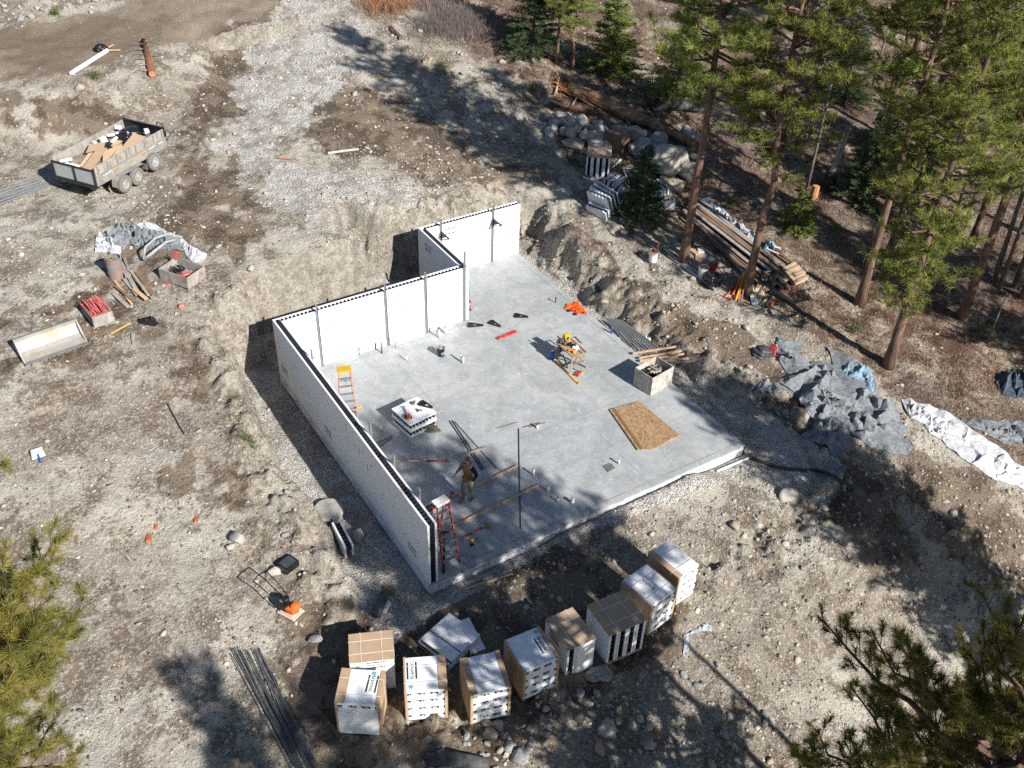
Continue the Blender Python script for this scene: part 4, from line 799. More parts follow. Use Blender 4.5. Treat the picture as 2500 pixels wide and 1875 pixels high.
P = S(*q6(1085, 1385)); m_ = MB(); m_.tube([(0, 0, 0), (.02, .02, .46)], .026, 10); one(m_, 'blue_pipe', bluep, 'blue plastic pipe sticking up by the back wall', 'pipe', loc=P, smooth=True)
for i, (p, lb) in enumerate(((q6(1030, 1350), 'short dark rod sticking up left of the blue pipe'), (q6(1153, 1310), 'thin dark rod right of the blue pipe'), (q6(1201, 1340), 'second thin dark rod right of the blue pipe'), (q6(1497, 1195), 'short dark rod at the foot of the third brace'))):
    m_ = MB(); m_.tube([(0, 0, 0), (.01, 0, .32)], .018 if i in (0, 3) else .009, 6); one(m_, 'dowel', dsteel, lb, 'steel rod', 'rods by the back wall', loc=S(*p))
# long bars and boards on the slab
def rods(pairs, r_, name, m, label, cat, grp=None, z=0, lift=0):
    m_ = MB(); c = at(*pairs[0][0], z)
    for a, b in pairs: a = at(*a, z); b = at(*b, z); a.z += r_+lift; b.z += r_+lift; m_.tube([a-c, (a+b)/2-c+Vector((RN.uniform(-.01, .01), RN.uniform(-.01, .01), 0)), b-c], r_, 6)
    return one(m_, name, m, label, cat, grp, loc=c)
rods([(r3(58, 378), r3(75, 1242))], .017, 'steel_bar', dsteel, 'long straight dark bar lying across the two long boards', 'steel bar')
rods([(r2(2065, 375), r3(42, 322))], .012, 'steel_bar', dsteel, 'thin dark bar left of the stub with the red clamp', 'steel bar')
for a, b, l in ((r2(1668, 312), r2(1945, 735), 'left bar of the two close dark channels near the worker'), (r2(1690, 308), r2(1965, 728), 'right bar of the two close dark channels near the worker'), (r2(1712, 318), r2(2072, 720), 'thin dark bar fanning out right of the close pair')):
    board(a, b, 'steel_track', dsteel, l, 'steel track', .035 if 'thin' not in l else .018, .03, z=0, group='dark steel tracks by the worker')
board(r2(1700, 635), r2(1985, 545), 'short_board', oldlum, 'short pale board lying across the dark tracks behind the worker', 'board', .09, .04, z=0, lift=.032)
B1 = board(r2(1480, 1068), r3(50, 705), 'long_board', lum, 'farther of the two long boards, passing behind the worker\'s feet', 'board', .038, .09, z=0, group='two long boards')
B2 = board(r2(1560, 1292), r3(235, 870), 'long_board', lum, 'nearer of the two long boards, starting at the red ladder', 'board', .038, .09, z=0, group='two long boards')
# level, hammer, drill by the red ladder
def level(pa, pb, m, label, z=0, w_=.06, t_=.03):
    a = at(*pa, z); b = at(*pb, z); a.z += t_/2; b.z += t_/2; c = (a+b)/2; m_ = MB(); m_.bar(a-c, b-c, w_, t_); o = one(m_, 'spirit_level', m, label, 'spirit level', 'spirit levels', loc=c, bevel=.003); d = (b-a)
    for k, u in enumerate((-.45, 0, .45)): g = MB(); g.bar(d*(u-.03)+Vector((0, 0, .003)), d*(u+.03)+Vector((0, 0, .003)), w_*.5, t_+.004); g.build('vial', whitep if m is redp else blk, o)
    return o
level(z1_(1140, 525), z1_(1540, 320), redp, 'red spirit level on the slab beside the yellow drill')
def drill(P, rz, label, m=yel):
    t_ = thing('drill', label, 'cordless drill', P, rz, 'cordless tools'); a = MB(); a.tube([(-.1, 0, .05), (.06, 0, .05)], [.035, .04], 10); a.bar((-.04, 0, .05), (-.07, -.14, .04), .05, .05); a.build('body', m, t_, smooth=True); a = MB(); a.tube([(.06, 0, .05), (.13, 0, .05), (.2, 0, .045)], [.03, .018, .006], 8); a.build('chuck', dsteel, t_); a = MB(); a.box((-.08, -.17, .045), (.10, .08, .08)); a.build('battery', blk, t_, bevel=.01); return t_
drill(S(*z1_(1340, 560)), -.2, 'yellow drill with a dark battery lying on the slab near the red level')
P = S(*z1_(1600, 330)); m_ = MB(); m_.box((0, 0, .05), (.16, .06, .06)); m_.bar((0, 0, .05), (-.05, .1, .18), .035, .05); m_.box((.04, -.05, .03), (.08, .06, .06)); one(m_, 'nail_tool', mat('olive_yellow', (.45, .33, .05), (.2, .16, .05), .6), 'small upright dark and yellow tool at the tip of the red level', 'hand tool', loc=P)
# jog area: brackets, red channel, dark pail
def bracket(P, rz, label, L=.62):
    m_ = MB(); m_.bar((0, 0, .03), (L, 0, .03), .05, .05); m_.bar((0, 0, .03), (.06, .26, .03), .05, .05); m_.bar((.06, .26, .03), (L, .03, .03), .04, .05); m_.bar((.2, 0, .03), (.22, .19, .03), .04, .04); m_.prism([(.02, .02), (.2, .02), (.2, .18), (.07, .22)], .02, .035); o = one(m_, 'walkway_bracket', blk, label, 'steel bracket', 'black brackets lying about', loc=P); o.rotation_euler = (0, 0, rz); return o
def ang(pa, pb): a = S(*pa); b = S(*pb); return math.atan2(b.y-a.y, b.x-a.x)
bracket(S(*q6(1828, 1162)), ang(q6(1828, 1162), q6(1955, 1150)), 'black bracket on the slab nearest the wall corner'); bracket(S(*q6(2000, 1130)), ang(q6(2000, 1130), q6(2118, 1165)), 'black bracket on the slab, middle one of three', .55); bracket(S(*q7(22, 1078)), ang(q7(22, 1078), q7(148, 1078)), 'black bracket on the slab nearest the orange jacket', .55)
a_ = S(*q6(2080, 1268)); b_ = S(*q7(38, 1200)); t_ = thing('red_channel', 'short red perforated channel lying on the slab near the black brackets', 'steel channel', a_, 0); d = b_-a_
for o_ in (-.05, .05):
    m_ = MB(); n = Vector((-d.y, d.x, 0)).normalized()*o_; m_.bar(Vector((0, 0, .04))+n, d+Vector((0, 0, .04))+n, .012, .08); m_.build('flange', redp, t_)
m_ = MB(); m_.bar((0, 0, .012), d+Vector((0, 0, .012)), .1, .012); m_.build('web', redp, t_)
def pail(P, label, m, fill=None, r_=.15, hh=.37, grp='pails', handle=True, stuff=None):
    t_ = thing('pail', label, 'bucket', P, 0, grp); a = MB(); a.lathe([(r_*.86, 0), (r_, hh-.03), (r_*1.05, hh-.03), (r_*1.05, hh), (r_*.95, hh), (r_*.9, hh-.07), (0.001, hh-.08)], 20, cap=False); a.lathe([(.001, 0), (r_*.86, 0)], 20, cap=False); a.build('body', m, t_, smooth=False)
    if handle: a = MB(); a.tube([(r_*1.05*math.cos(q), .0+.12*r_*0, hh-.04+r_*.9*math.sin(q)) for q in np.linspace(0, math.pi, 9)], .004, 5); o = a.build('handle', steel, t_); o.rotation_euler = (1.2, 0, .3)
    if fill:
        a = MB()
        for k in range(16): x, y = RN.uniform(-.6, .6)*r_, RN.uniform(-.6, .6)*r_; a.box((x, y, hh-.02+RN.uniform(-.02, .05)), (.1, .035, .035), rz=RN.uniform(0, 3), tilt=(RN.uniform(-.6, .6), RN.uniform(-.6, .6)))
        a.build(stuff or 'contents', fill, t_)
    return t_
p_ = pail(S(*q6(1593, 1402)), 'black pail of small fittings standing on the slab near the back wall', blk, mat('mixed_fittings', (.5, .5, .47), (.2, .2, .2), .6, scale=20)); patch(frame((.0, -.151, .17), (1, 0, 0), (0, 0, 1)), .14, .10, p_, mat('pail_label', (.2, .35, .42), (.1, .2, .3), .5), 'paper_label')
# jacket, small stand
from mathutils.geometry import delaunay_2d_cdt
def cloth(poly, hgt_, seed, m, name, label, cat, grp=None, z=None, res=.06, fold=.25, edge=.25):
    """crumpled sheet: sharp ridges and hollows triangulated inside its outline, then creased again more finely"""
    fold *= 1.3; hgt_ *= 1.0
    r = random.Random(seed); W_ = [tuple(at(*p, z))[:2] for p in poly]; n = len(W_); B = []
    for i in range(n):
        a, b = W_[i], W_[(i+1) % n]; L = math.hypot(b[0]-a[0], b[1]-a[1]); k = max(1, int(L/(fold*.55)))
        for q in range(k): j_ = fold*.16 if q else 0; B.append((a[0]+(b[0]-a[0])*q/k+r.uniform(-j_, j_), a[1]+(b[1]-a[1])*q/k+r.uniform(-j_, j_)))
    A = np.array(B); xs, ys = A[:, 0], A[:, 1]; area = abs(sum(A[i-1, 0]*A[i, 1]-A[i, 0]*A[i-1, 1] for i in range(len(A))))/2; pts = [(p[0], p[1], r.uniform(.0, .3)*hgt_ if i % 2 else .01) for i, p in enumerate(B)]; A0 = r.uniform(0, 3.14)
    def ins(x, y): return float(sd_poly(np.array([x]), np.array([y]), B)[0])
    for k in range(int(area/(fold*fold)*1.2)+2):
        for tr_ in range(30):
            x, y = r.uniform(xs.min(), xs.max()), r.uniform(ys.min(), ys.max())
            if ins(x, y) < -fold*.12: break
        an = A0+r.gauss(0, .55); hh = hgt_*r.uniform(.35, 1)
        for s_ in range(r.randint(2, 5)):
            d = ins(x, y)
            if d > -fold*.1: break
            e = min(1, (-d/edge)**.6); pts.append((x, y, hh*e*r.uniform(.75, 1))); nx_, ny_ = -math.sin(an), math.cos(an)
            for sg in (-1, 1):
                fx, fy = x+nx_*sg*fold*r.uniform(.16, .3), y+ny_*sg*fold*r.uniform(.16, .3)
                if ins(fx, fy) < -.02: pts.append((fx, fy, hh*e*r.uniform(.15, .5)))
            x += math.cos(an)*fold*.45; y += math.sin(an)*fold*.45; an += r.gauss(0, .25)
    nb = len(B); vo, eo, fo, ov, oe, of = delaunay_2d_cdt([Vector(p[:2]) for p in pts], [], [list(range(nb))], 1, 1e-5)
    zz = [pts[o[0]][2] if o else .02 for o in ov]; bm = bmesh.new(); vv = [bm.verts.new((v.x, v.y, q)) for v, q in zip(vo, zz)]
    for f in fo:
        try: bm.faces.new([vv[q] for q in f])
        except ValueError: pass
    bmesh.ops.subdivide_edges(bm, edges=bm.edges[:], cuts=2, smooth=.3); bmesh.ops.triangulate(bm, faces=bm.faces[:])
    for v in bm.verts: v.co.z += r.uniform(-.04, .04)*hgt_
    X = np.array([v.co.x for v in bm.verts]); Y = np.array([v.co.y for v in bm.verts]); g = h(X, Y) if z is None else np.full(len(X), z)
    for v, q in zip(bm.verts, g): v.co.z = max(v.co.z, .005)+q+.01
    bmesh.ops.recalc_face_normals(bm, faces=bm.faces[:]); me = bpy.data.meshes.new(name); bm.to_mesh(me); bm.free(); me.materials.append(m); o = bpy.data.objects.new(name, me); COL.objects.link(o)
    if len(me.polygons) and sum(p.normal.z for p in me.polygons) < 0: me.flip_normals()
    so = o.modifiers.new('s', 'SOLIDIFY'); so.thickness = .01; so.offset = 1
    return tag(o, label, cat, grp)
j_ = cloth([q7(460, 975), q7(560, 940), q7(580, 955), q7(640, 1030), q7(645, 1055), q7(560, 1050), q7(530, 1035), q7(500, 1015), q7(455, 1010)], .16, 5, orng, 'work_jacket', 'orange work jacket with dark trim dropped on the slab', 'jacket', z=0, res=.03, fold=.12, edge=.1)
for c_ in (q7(545, 1052), q7(610, 1040), q7(490, 1022)):
    P = S(*c_); m_ = MB(); m_.lathe([(.10, 0), (.09, .05), (.03, .08)], 8); o = m_.build('dark_trim', bkcl, j_, smooth=True); o.location = P; o.scale = (1, .6, 1)
P = S(*q7(375, 950)); m_ = MB(); m_.bar((0, 0, 0), (0, 0, .2), .03, .03)
for k in range(5): m_.bar((0, 0, .16), (.03*k-.06, .02, .27), .012, .012)
one(m_, 'rod_holder', dsteel, 'small dark upright holder on the slab left of the orange jacket', 'holder', loc=P)
# saw table
P = [at(*p, .78) for p in (q7(385, 1295), q7(500, 1252), q7(655, 1365), q7(505, 1425))]; c = sum(P, Vector())/4; ey = ((P[0]-P[3])+(P[1]-P[2])).normalized(); rz = math.atan2(ey.y, ey.x)-math.pi/2; LW, LL = .58, 1.12
tb = thing('saw_bench', 'sawhorse table loaded with power tools in the middle of the slab', 'work table', (c.x, c.y, 0), rz)
m_ = MB(); m_.box((0, 0, .76), (LW, LL, .02)); m_.box((-LW/2-.02, 0, .78), (.04, LL, .05)); m_.box((LW/2+.02, 0, .78), (.04, LL, .05)); m_.box((LW/2-.12, 0, .79), (.12, LL, .035)); m_.build('table_top', mat('bench_wood', (.42, .31, .2), (.28, .2, .13), .85, scale=6, streak=(1, .2, 1)), tb)
for sx in (-1, 1):
    for sy in (-1, 1): m_ = MB(); m_.bar((sx*(LW/2+.12), sy*(LL/2-.02), 0), (sx*(LW/2-.08), sy*(LL/2-.12), .75), .035, .085); m_.build('leg', oldlum, tb)
for sy in (-1, 1): m_ = MB(); m_.bar((-LW/2-.02, sy*(LL/2-.08), .36), (LW/2+.02, sy*(LL/2-.08), .36), .03, .06); m_.bar((-LW/2+.05, sy*(LL/2-.08), .3), (0, sy*(LL/2-.1), .7), .025, .05); m_.bar((LW/2-.05, sy*(LL/2-.08), .3), (0, sy*(LL/2-.1), .7), .025, .05); m_.build('cross_brace', brlum, tb)
Mt = Matrix.Translation((c.x, c.y, .78)) @ Matrix.Rotation(rz, 4, 'Z')
def on(x, y, z=0): return Mt @ Vector((x, y, z))
def tool(x, y, label, m, parts, rz_=0, z=0, name='power_tool', cat='power tool'):
    p = on(x, y, z); t_ = thing(name, label, cat, p, rz+rz_, 'tools on the saw bench')
    for nm, mm, f in parts: a = MB(); f(a); a.build(nm, mm, t_, bevel=.006)
    return t_
tool(.12, .50, 'yellow boxy radio at the far end of the saw bench', yel, [('case', yel, lambda a: (a.box((0, 0, .14), (.24, .16, .24)), a.box((0, 0, .27), (.2, .05, .03)))), ('speaker', blk, lambda a: a.lathe([(.06, 0), (.06, .012)], 12, Matrix.Translation((0, -.088, .12)) @ Matrix.Rotation(1.57, 4, 'X')))], name='site_radio', cat='radio')
tool(-.18, .48, 'brown and black circular saw at the far left corner of the saw bench', blk, [('motor', blk, lambda a: (a.tube([(-.12, 0, .1), (.12, 0, .1)], .06, 10), a.bar((0, 0, .12), (-.03, .16, .2), .04, .04))), ('guard', mat('saw_guard', (.3, .25, .16), (.15, .12, .1), .5, metal=.4), lambda a: a.lathe([(.1, 0), (.1, .05)], 14, Matrix.Translation((.02, -.05, .1)) @ Matrix.Rotation(1.57, 4, 'X'))), ('base_plate', steel, lambda a: a.box((0, 0, .01), (.3, .14, .01)))])
tool(-.05, .25, 'olive tool with a looped black handle next to the circular saw', yel, [('body', mat('olive_tool', (.38, .32, .1), (.2, .17, .08), .5), lambda a: (a.box((0, 0, .07), (.26, .08, .08)), a.bar((0, 0, .1), (.12, .08, .16), .04, .04))), ('handle', blk, lambda a: a.tube([(-.12, .0, .08), (-.16, .12, .16), (0, .18, .16), (.08, .1, .1)], .018, 6))], .5)
tool(.02, .08, 'black nail gun lying across the middle of the saw bench', blk, [('body', blk, lambda a: (a.bar((-.13, .08, .08), (.13, -.12, .06), .07, .09), a.bar((0, 0, .08), (.1, .12, .07), .05, .06))), ('nose', steel, lambda a: a.bar((-.13, .08, .05), (-.18, .13, .04), .03, .04))])
tool(.10, -.18, 'crumpled white cloth on the saw bench', whitep, [('cloth_lump', whitep, lambda a: [a.box((RN.uniform(-.1, .1), RN.uniform(-.12, .12), .04), (.12, .09, .06), rz=RN.uniform(0, 3), tilt=(RN.uniform(-.5, .5), RN.uniform(-.5, .5)), taper=.5) for k in range(9)])], name='rag', cat='cloth')
tool(-.17, -.22, 'orange drill near the front edge of the saw bench', yel, [('body', orgp, lambda a: (a.tube([(-.1, .05, .06), (.1, -.02, .06)], .04, 8),)), ('battery', yel, lambda a: a.box((.06, -.12, .05), (.12, .09, .09)))])
tool(.11, .30, 'tan battery between the radio and the nail gun', yel, [('case', mat('tan_plastic', (.6, .42, .25), (.5, .33, .2), .6), lambda a: a.box((0, 0, .04), (.14, .1, .08)))], .4, name='battery', cat='battery')
tool(.47, .32, 'red brown clamp hooked on the right side of the saw bench', redp, [('jaw', mat('brown_red', (.25, .07, .05), (.15, .05, .04), .6), lambda a: (a.bar((0, .1, .05), (.03, -.2, -.02), .05, .05), a.bar((0, .1, .05), (-.08, .12, .05), .04, .04), a.bar((.03, -.2, -.02), (.1, -.28, -.04), .03, .03)))], name='clamp', cat='clamp')
tool(-.31, .3, 'black bag hanging at the left side of the saw bench', bag, [('bag_body', bag, lambda a: a.lathe([(.02, -.32), (.11, -.25), (.12, -.1), (.04, 0)], 10))], name='hanging_bag', cat='bag')
def bottle(p, r_, hh, label, m, capm, grp='bottles on the slab'):
    t_ = thing('bottle', label, 'bottle', S(*p), 0, grp); a = MB(); a.lathe([(r_*.95, 0), (r_, .02), (r_, hh*.75), (r_*.45, hh*.9), (r_*.4, hh*.92)], 14); a.build('body', m, t_, smooth=True); a = MB(); a.lathe([(r_*.5, hh*.9), (r_*.5, hh)], 12); a.build('cap', capm, t_); return t_
bottle(q7(350, 1430), .11, .42, 'blue water jug with a white top left of the saw bench', bluep, whitep); bottle(q7(856, 1212), .045, .34, 'slim blue spray can on the slab edge by the steel studs', bluep, redp)
level(q7(375, 1455), q7(575, 1655), yel, 'long yellow and black spirit level lying beside the saw bench', w_=.07, t_=.045)
m_ = MB(); m_.box((0, 0, .03), (.26, .17, .06)); m_.box((0, 0, .065), (.1, .06, .01)); o = one(m_, 'small_case', redp, 'small red case on the slab between the legs of the saw bench', 'case', loc=S(*q7(562, 1570)), bevel=.01); o.rotation_euler = (0, 0, .5)
P = S(*q7(600, 1555)); m_ = MB(); m_.box((0, 0, .04), (.14, .09, .08)); m_.bar((0, 0, .08), (-.04, .04, .24), .04, .04); one(m_, 'small_tool', mat('brass_tool', (.5, .35, .12), (.2, .15, .08), .5), 'small upright tool beside the red case', 'hand tool', loc=P)
P = S(*q7(480, 1520)); m_ = MB(); m_.bar((0, 0, .04), (.1, .5, .3), .03, .09); one(m_, 'hand_saw', mat('brown_handle', (.25, .12, .07), (.15, .08, .05), .6), 'brown handled saw propped inside the saw bench', 'hand saw', loc=P)
# crate at the slab edge
def crate(P, rz, L, W_, H, m, label, gap=True, t_=.03, battens=True, grp='wooden crates', rows=2):
    o = thing('crate', label, 'crate', P, rz, grp)
    for nm, cx, cy_, lx, ly in (('side_panel', 0, -W_/2, L, t_), ('side_panel', 0, W_/2, L, t_), ('end_panel', -L/2+t_/2, 0, t_, W_-t_), ('end_panel', L/2-t_/2, 0, t_, W_-t_)):
        a = MB(); bh = H/rows
        for k in range(rows): a.box((cx, cy_, bh*(k+.5)), (lx, ly, bh-.008))
        if battens:
            for s_ in (-1, 1):
                if lx > ly: a.box((s_*L*.28, cy_+(-.02 if cy_ < 0 else .02), H/2), (.09, .02, H*.7))
                else: a.box((cx+(.02 if cx > 0 else -.02), s_*W_*.25, H/2), (.02, .09, H*.7))
        a.build(nm, m, o, bevel=.003)
    a = MB(); a.box((0, 0, .05), (L-.05, W_-.02, .03)); a.build('floor', m, o); return o
Pc = [at(*p, .8) for p in (q7(1060, 1515), q7(1240, 1415), q7(1405, 1500), q7(1210, 1600))]; c = sum(Pc, Vector())/4; d = Pc[1]-Pc[0]; W1 = (d.length+(Pc[2]-Pc[3]).length)/2; L1 = ((Pc[0]-Pc[3]).length+(Pc[1]-Pc[2]).length)/2
whc = mat('whitewashed_crate', (.55, .52, .48), (.36, .33, .3), .9, scale=4, dirt=(.25, .23, .2), dscale=5)
crate((c.x, c.y, 0), math.atan2(d.y, d.x), W1, L1, .82, whc, 'pale crate of black webbing standing at the right edge of the slab', rows=3)
def tangle(n, rx, ry, rz_, r_, m, label, cat, name, P, ang_=0, grp=None, seed=0, flat=1):
    r = random.Random(seed); a = MB()
    for i in range(n):
        q = [(r.uniform(-rx, rx), r.uniform(-ry, ry), r.uniform(0, rz_)) for k in range(5)]; a.tube(q, r_, 5, flat=flat)
    o = one(a, name, m, label, cat, grp, loc=P); o.rotation_euler = (0, 0, ang_); return o
m_ = MB(); 
o = tangle(46, L1*.40, L1*.38, .28, .022, blk, 'tangle of black straps heaped inside the pale crate', 'straps', 'strap_tangle', (c.x, c.y, .38), math.atan2(d.y, d.x), seed=4)
tangle(7, .3, .25, .2, .02, mat('pale_rope', (.5, .45, .38), (.35, .3, .25), .8), 'few pale ropes lying on the black straps in the crate', 'rope', 'rope', (c.x+.05, c.y, .55), 0, seed=6)
# strand board
Po = [at(*p, .05) for p in (r3(840, 210), r3(1095, 143), r3(1445, 430), r3(1210, 552), r3(1080, 555))]; c = sum(Po, Vector())/5; m_ = MB(); pts = [(p.x-c.x, p.y-c.y) for p in Po]; m_.prism(pts[::-1], 0, .055); o = one(m_, 'strand_board', osb, 'large orange brown strand board lying on the right half of the slab', 'board', loc=(c.x, c.y, .004))
m_ = MB(); a_ = Po[0].lerp(Po[1], .12)-c; b_ = Po[4].lerp(Po[3], .3)-c; m_.bar((a_.x, a_.y, .064), (b_.x, b_.y, .064), .1, .008); m_.build('stained_strip', mat('stained_strand', (.28, .16, .08), (.14, .08, .04), .8, scale=14), o)
P = [S(*p) for p in (r3(790, 705), r3(850, 680), r3(888, 720), r3(828, 750))]; c = sum(P, Vector())/4; m_ = MB()
for k in range(5): a_ = P[0].lerp(P[1], k/4)-c; b_ = P[3].lerp(P[2], k/4)-c; m_.bar(a_+Vector((0, 0, .02)), b_+Vector((0, 0, .02)), .02, .02); a_ = P[0].lerp(P[3], k/4)-c; b_ = P[1].lerp(P[2], k/4)-c; m_.bar(a_+Vector((0, 0, .03)), b_+Vector((0, 0, .03)), .02, .02)
m_.prism([((p-c).x, (p-c).y) for p in P][::-1], .001, .012); one(m_, 'mesh_plate', mat('green_grey_mesh', (.22, .25, .22), (.12, .14, .13), .7), 'small grey green mesh plate on the slab in front of a white stub', 'drain plate', loc=c)
# tools on the low stack
Ms = Matrix.Translation(st.location) @ Matrix.Rotation(st.rotation_euler[2], 4, 'Z')
def onst(px_): return at(*px_, .615)
P = onst(r2(1310, 275)); t_ = thing('reciprocating_saw', 'orange and black saw with a long grey handle on the low white stack', 'power tool', P, ang(r2(1310, 275), r2(1260, 165)), 'tools on the low stack'); a = MB(); a.tube([(0, 0, .06), (.45, 0, .05)], .025, 8); a.tube([(.42, 0, .05), (.52, .05, .05), (.58, 0, .05), (.52, -.05, .05), (.42, 0, .05)], .014, 6); a.build('handle', mat('grey_handle', (.4, .43, .45), (.25, .28, .3), .5), t_); a = MB(); a.box((-.06, 0, .08), (.2, .14, .12)); a.build('motor', orgp, t_, bevel=.02); a = MB(); a.box((-.02, .1, .06), (.14, .06, .08)); a.box((-.1, -.08, .05), (.1, .05, .08)); a.build('guard', blk, t_)
P = onst(r2(1400, 175)); d_ = at(*r2(1530, 205), .615)-P; o = bracket(P, math.atan2(d_.y, d_.x), 'black bracket lying on the low white stack', .52)
P = onst(r2(1405, 225)); m_ = MB(); m_.tube([(-.05, .12, .03), (.0, 0, .05), (.1, -.06, .04)], .03, 7); m_.tube([(0, 0, .04), (-.08, -.03, .03)], .025, 6); one(m_, 'strap_coil', camo, 'small coiled strap in the middle of the low white stack', 'strap', 'tools on the low stack', loc=P)
P = onst(r2(1352, 160)); m_ = MB(); m_.lathe([(.085, 0), (.09, .05), (.05, .07)], 10); one(m_, 'tape_roll', camo, 'dark round roll near the back of the low white stack', 'tape roll', 'tools on the low stack', loc=P)
cloth([r2(1435, 385), r2(1490, 345), r2(1560, 345), r2(1575, 385), r2(1605, 400), r2(1560, 412), r2(1500, 422), r2(1450, 405)], .24, 8, camo, 'camo_bag', 'camouflage bag slumped against the right side of the low white stack', 'bag', z=0, res=.03, fold=.1, edge=.12)
# steel studs beside the slab, new boards across them
for i in range(9):
    u = i/8; a_ = (q7(800+u*140, 1110+u*20)); b_ = (q7(1030+u*250, 1390-u*5)); board(a_, b_, 'steel_stud', steel, 'long steel stud in the pile along the right edge of the slab', 'steel stud', .05, .05, z=-.25+.02*(i % 3), group='steel studs along the slab edge', lift=.14)
for i, (a_, b_, l) in enumerate(((q7(1040, 1388), q7(1675, 1292), 'farthest new board of the fan on the steel studs'), (q7(1095, 1428), q7(1715, 1325), 'second new board of the fan from the back'), (q7(1100, 1452), q7(1750, 1352), 'middle new board of the fan with dark blotches'), (q7(1310, 1455), q7(1750, 1408), 'fourth new board of the fan'), (q7(1360, 1470), q7(1745, 1440), 'nearest board of the fan beside the pale crate'))):
    board(a_, b_, 'new_board', lum if i < 4 else oldlum, l, 'board', .09, .04, z=.10, group='fan of new boards')
# ------------------------------------------------------------------ dump trailer
ct = at(255, 400); zt = ct.z+1.62
c, rz, TL_, TW = fitrect([q1(465, 1310), q1(1060, 985), q1(1400, 1085), q1(760, 1430)], zt); g0 = h1(c.x, c.y); print('trailer', TL_, TW, c, g0); zt = g0+1.62
tr = thing('dump_trailer', 'dusty grey dump trailer full of cardboard and foam scraps on the dirt bench', 'trailer', (c.x, c.y, g0), rz); TL_ = min(TL_, 4.7); L2, W2 = TL_/2, TW/2
m_ = MB(); m_.box((0, 0, .78), (TL_, TW-.04, .06)); m_.box((0, W2-.02, 1.0), (TL_, .05, .42)); m_.box((0, -W2+.02, 1.0), (TL_, .05, .42)); m_.box((L2-.02, 0, 1.0), (.05, TW, .42))
for s_ in (-1, 1): m_.box((0, s_*(W2-.35), .66), (TL_, .1, .16))
m_.build('steel_body', dusty, tr, bevel=.01)
for s_, nm in ((-1, 'side_board'), (1, 'side_board')):
    m_ = MB(); m_.box((-.02, s_*(W2-.03), 1.40), (TL_-.1, .035, .38)); sb = m_.build(nm, aged, tr); m_ = MB()
    for k in range(8): x = -L2+.18+k*(TL_-.36)/7; m_.box((x, s_*(W2+.02), 1.34), (.05, .045, .46))
    m_.box((0, s_*(W2+.03), 1.19), (TL_, .05, .05)); m_.build('stake', dusty, sb)
m_ = MB(); m_.box((L2-.03, 0, 1.40), (.04, TW-.05, .38)); m_.box((L2, 0, 1.58), (.1, TW, .07)); m_.box((L2+.03, 0, 1.46), (.05, TW-.04, .05)); m_.build('front_board', blk, tr)
m_ = MB(); tz = 1.12
for y in (-W2+.04, -.03, W2-.04): m_.box((-L2-.03, y, tz), (.06, .08, .72))
for z in (tz-.33, tz+.33): m_.box((-L2-.03, 0, z), (.05, TW, .07))
m_.box((-L2-.07, 0, tz-.40), (.06, TW-.1, .05)); tg = m_.build('tailgate', dsteel, tr, bevel=.006); m_ = MB(); m_.box((-L2-.015, 0, tz), (.015, TW-.1, .6)); m_.build('tailgate_panel', greym, tg)
def wheel(x, y, z, side, nm='wheel', m2=None):
    m_ = MB(); M = Matrix.Translation((x, y, z)) @ Matrix.Rotation(math.pi/2*(1 if side < 0 else -1), 4, 'X'); m_.lathe([(.20, -.11), (.33, -.11), (.375, -.07), (.375, .07), (.33, .11), (.21, .11)], 26, M, cap=False); w_ = m_.build(nm, mat('dusty_tyre', (.24, .225, .20), (.13, .125, .115), .9, scale=8), tr, smooth=False, bevel=.01); m_ = MB(); m_.lathe([(.21, .0), (.21, .10), (.185, .11), (.17, .05), (.07, .06), (.06, .09), (.001, .09)], 20, M, cap=False)
    m_.build('rim', m2 or mat('dusty_rim', (.50, .49, .46), (.36, .35, .33), .5, metal=.2), w_, smooth=False); m_ = MB()
    for k in range(8): a_ = k*math.pi/4; m_.add([(x+(.12+dx)*math.cos(a_+da), y+side*.066, z+(.12+dx)*math.sin(a_+da)) for dx, da in ((-.025, -.12), (.03, -.12), (.03, .12), (-.025, .12))], [(0, 1, 2, 3)])
    m_.build('rim_hole', blk, w_)
for x in (-.20*TL_, -.02*TL_):
    for s_ in (-1, 1): wheel(x, s_*(W2+.12), .375, s_)
wheel(.245*TL_, -W2-.12, .55, -1, 'spare_wheel', greym)
for s_ in (-1, 1):
    m_ = MB(); x0 = -.11*TL_; prof = [(-.92, .45), (-.86, .74), (-.70, .83), (.70, .83), (.86, .74), (.92, .45)]
    for a, b in zip(prof[:-1], prof[1:]): m_.bar((x0+a[0], s_*(W2+.13), a[1]), (x0+b[0], s_*(W2+.13), b[1]), .27, .02, up=(0, 0, 1) if abs(a[1]-b[1]) < .3 else (1, 0, 0))
    m_.build('fender', dusty, tr)
m_ = MB()
for s_ in (-1, 1): m_.bar((L2, s_*.55, .6), (L2+1.15, 0, .55), .08, .12)
m_.box((L2+1.2, 0, .58), (.25, .12, .12)); m_.tube([(L2+.95, .18, .1), (L2+.95, .18, 1.0)], .035, 8); m_.build('drawbar', dusty, tr); m_ = MB(); m_.box((L2+.45, -.1, .85), (.5, .8, .45)); m_.tube([(L2+.8, -.3, 1.0), (L2+.8, -.3, 1.3), (L2+.9, .1, 1.3), (L2+.95, .2, 1.0)], .02, 6); m_.build('tool_box', blk, tr, bevel=.02)
m_ = MB(); 
for x, wd in ((-1.75, .55), (.95, .45), (1.55, .3)):
    for k in range(7): m_.box((x+k*wd/7, -W2-.062, 1.13+.008*(k % 2)), (wd/11, .004, .05))
m_.build('sticker', whitep, tr); m_ = MB()
for x in (-.95, -.15, .55): m_.box((x, -W2-.062, 1.14), (.5, .004, .035))
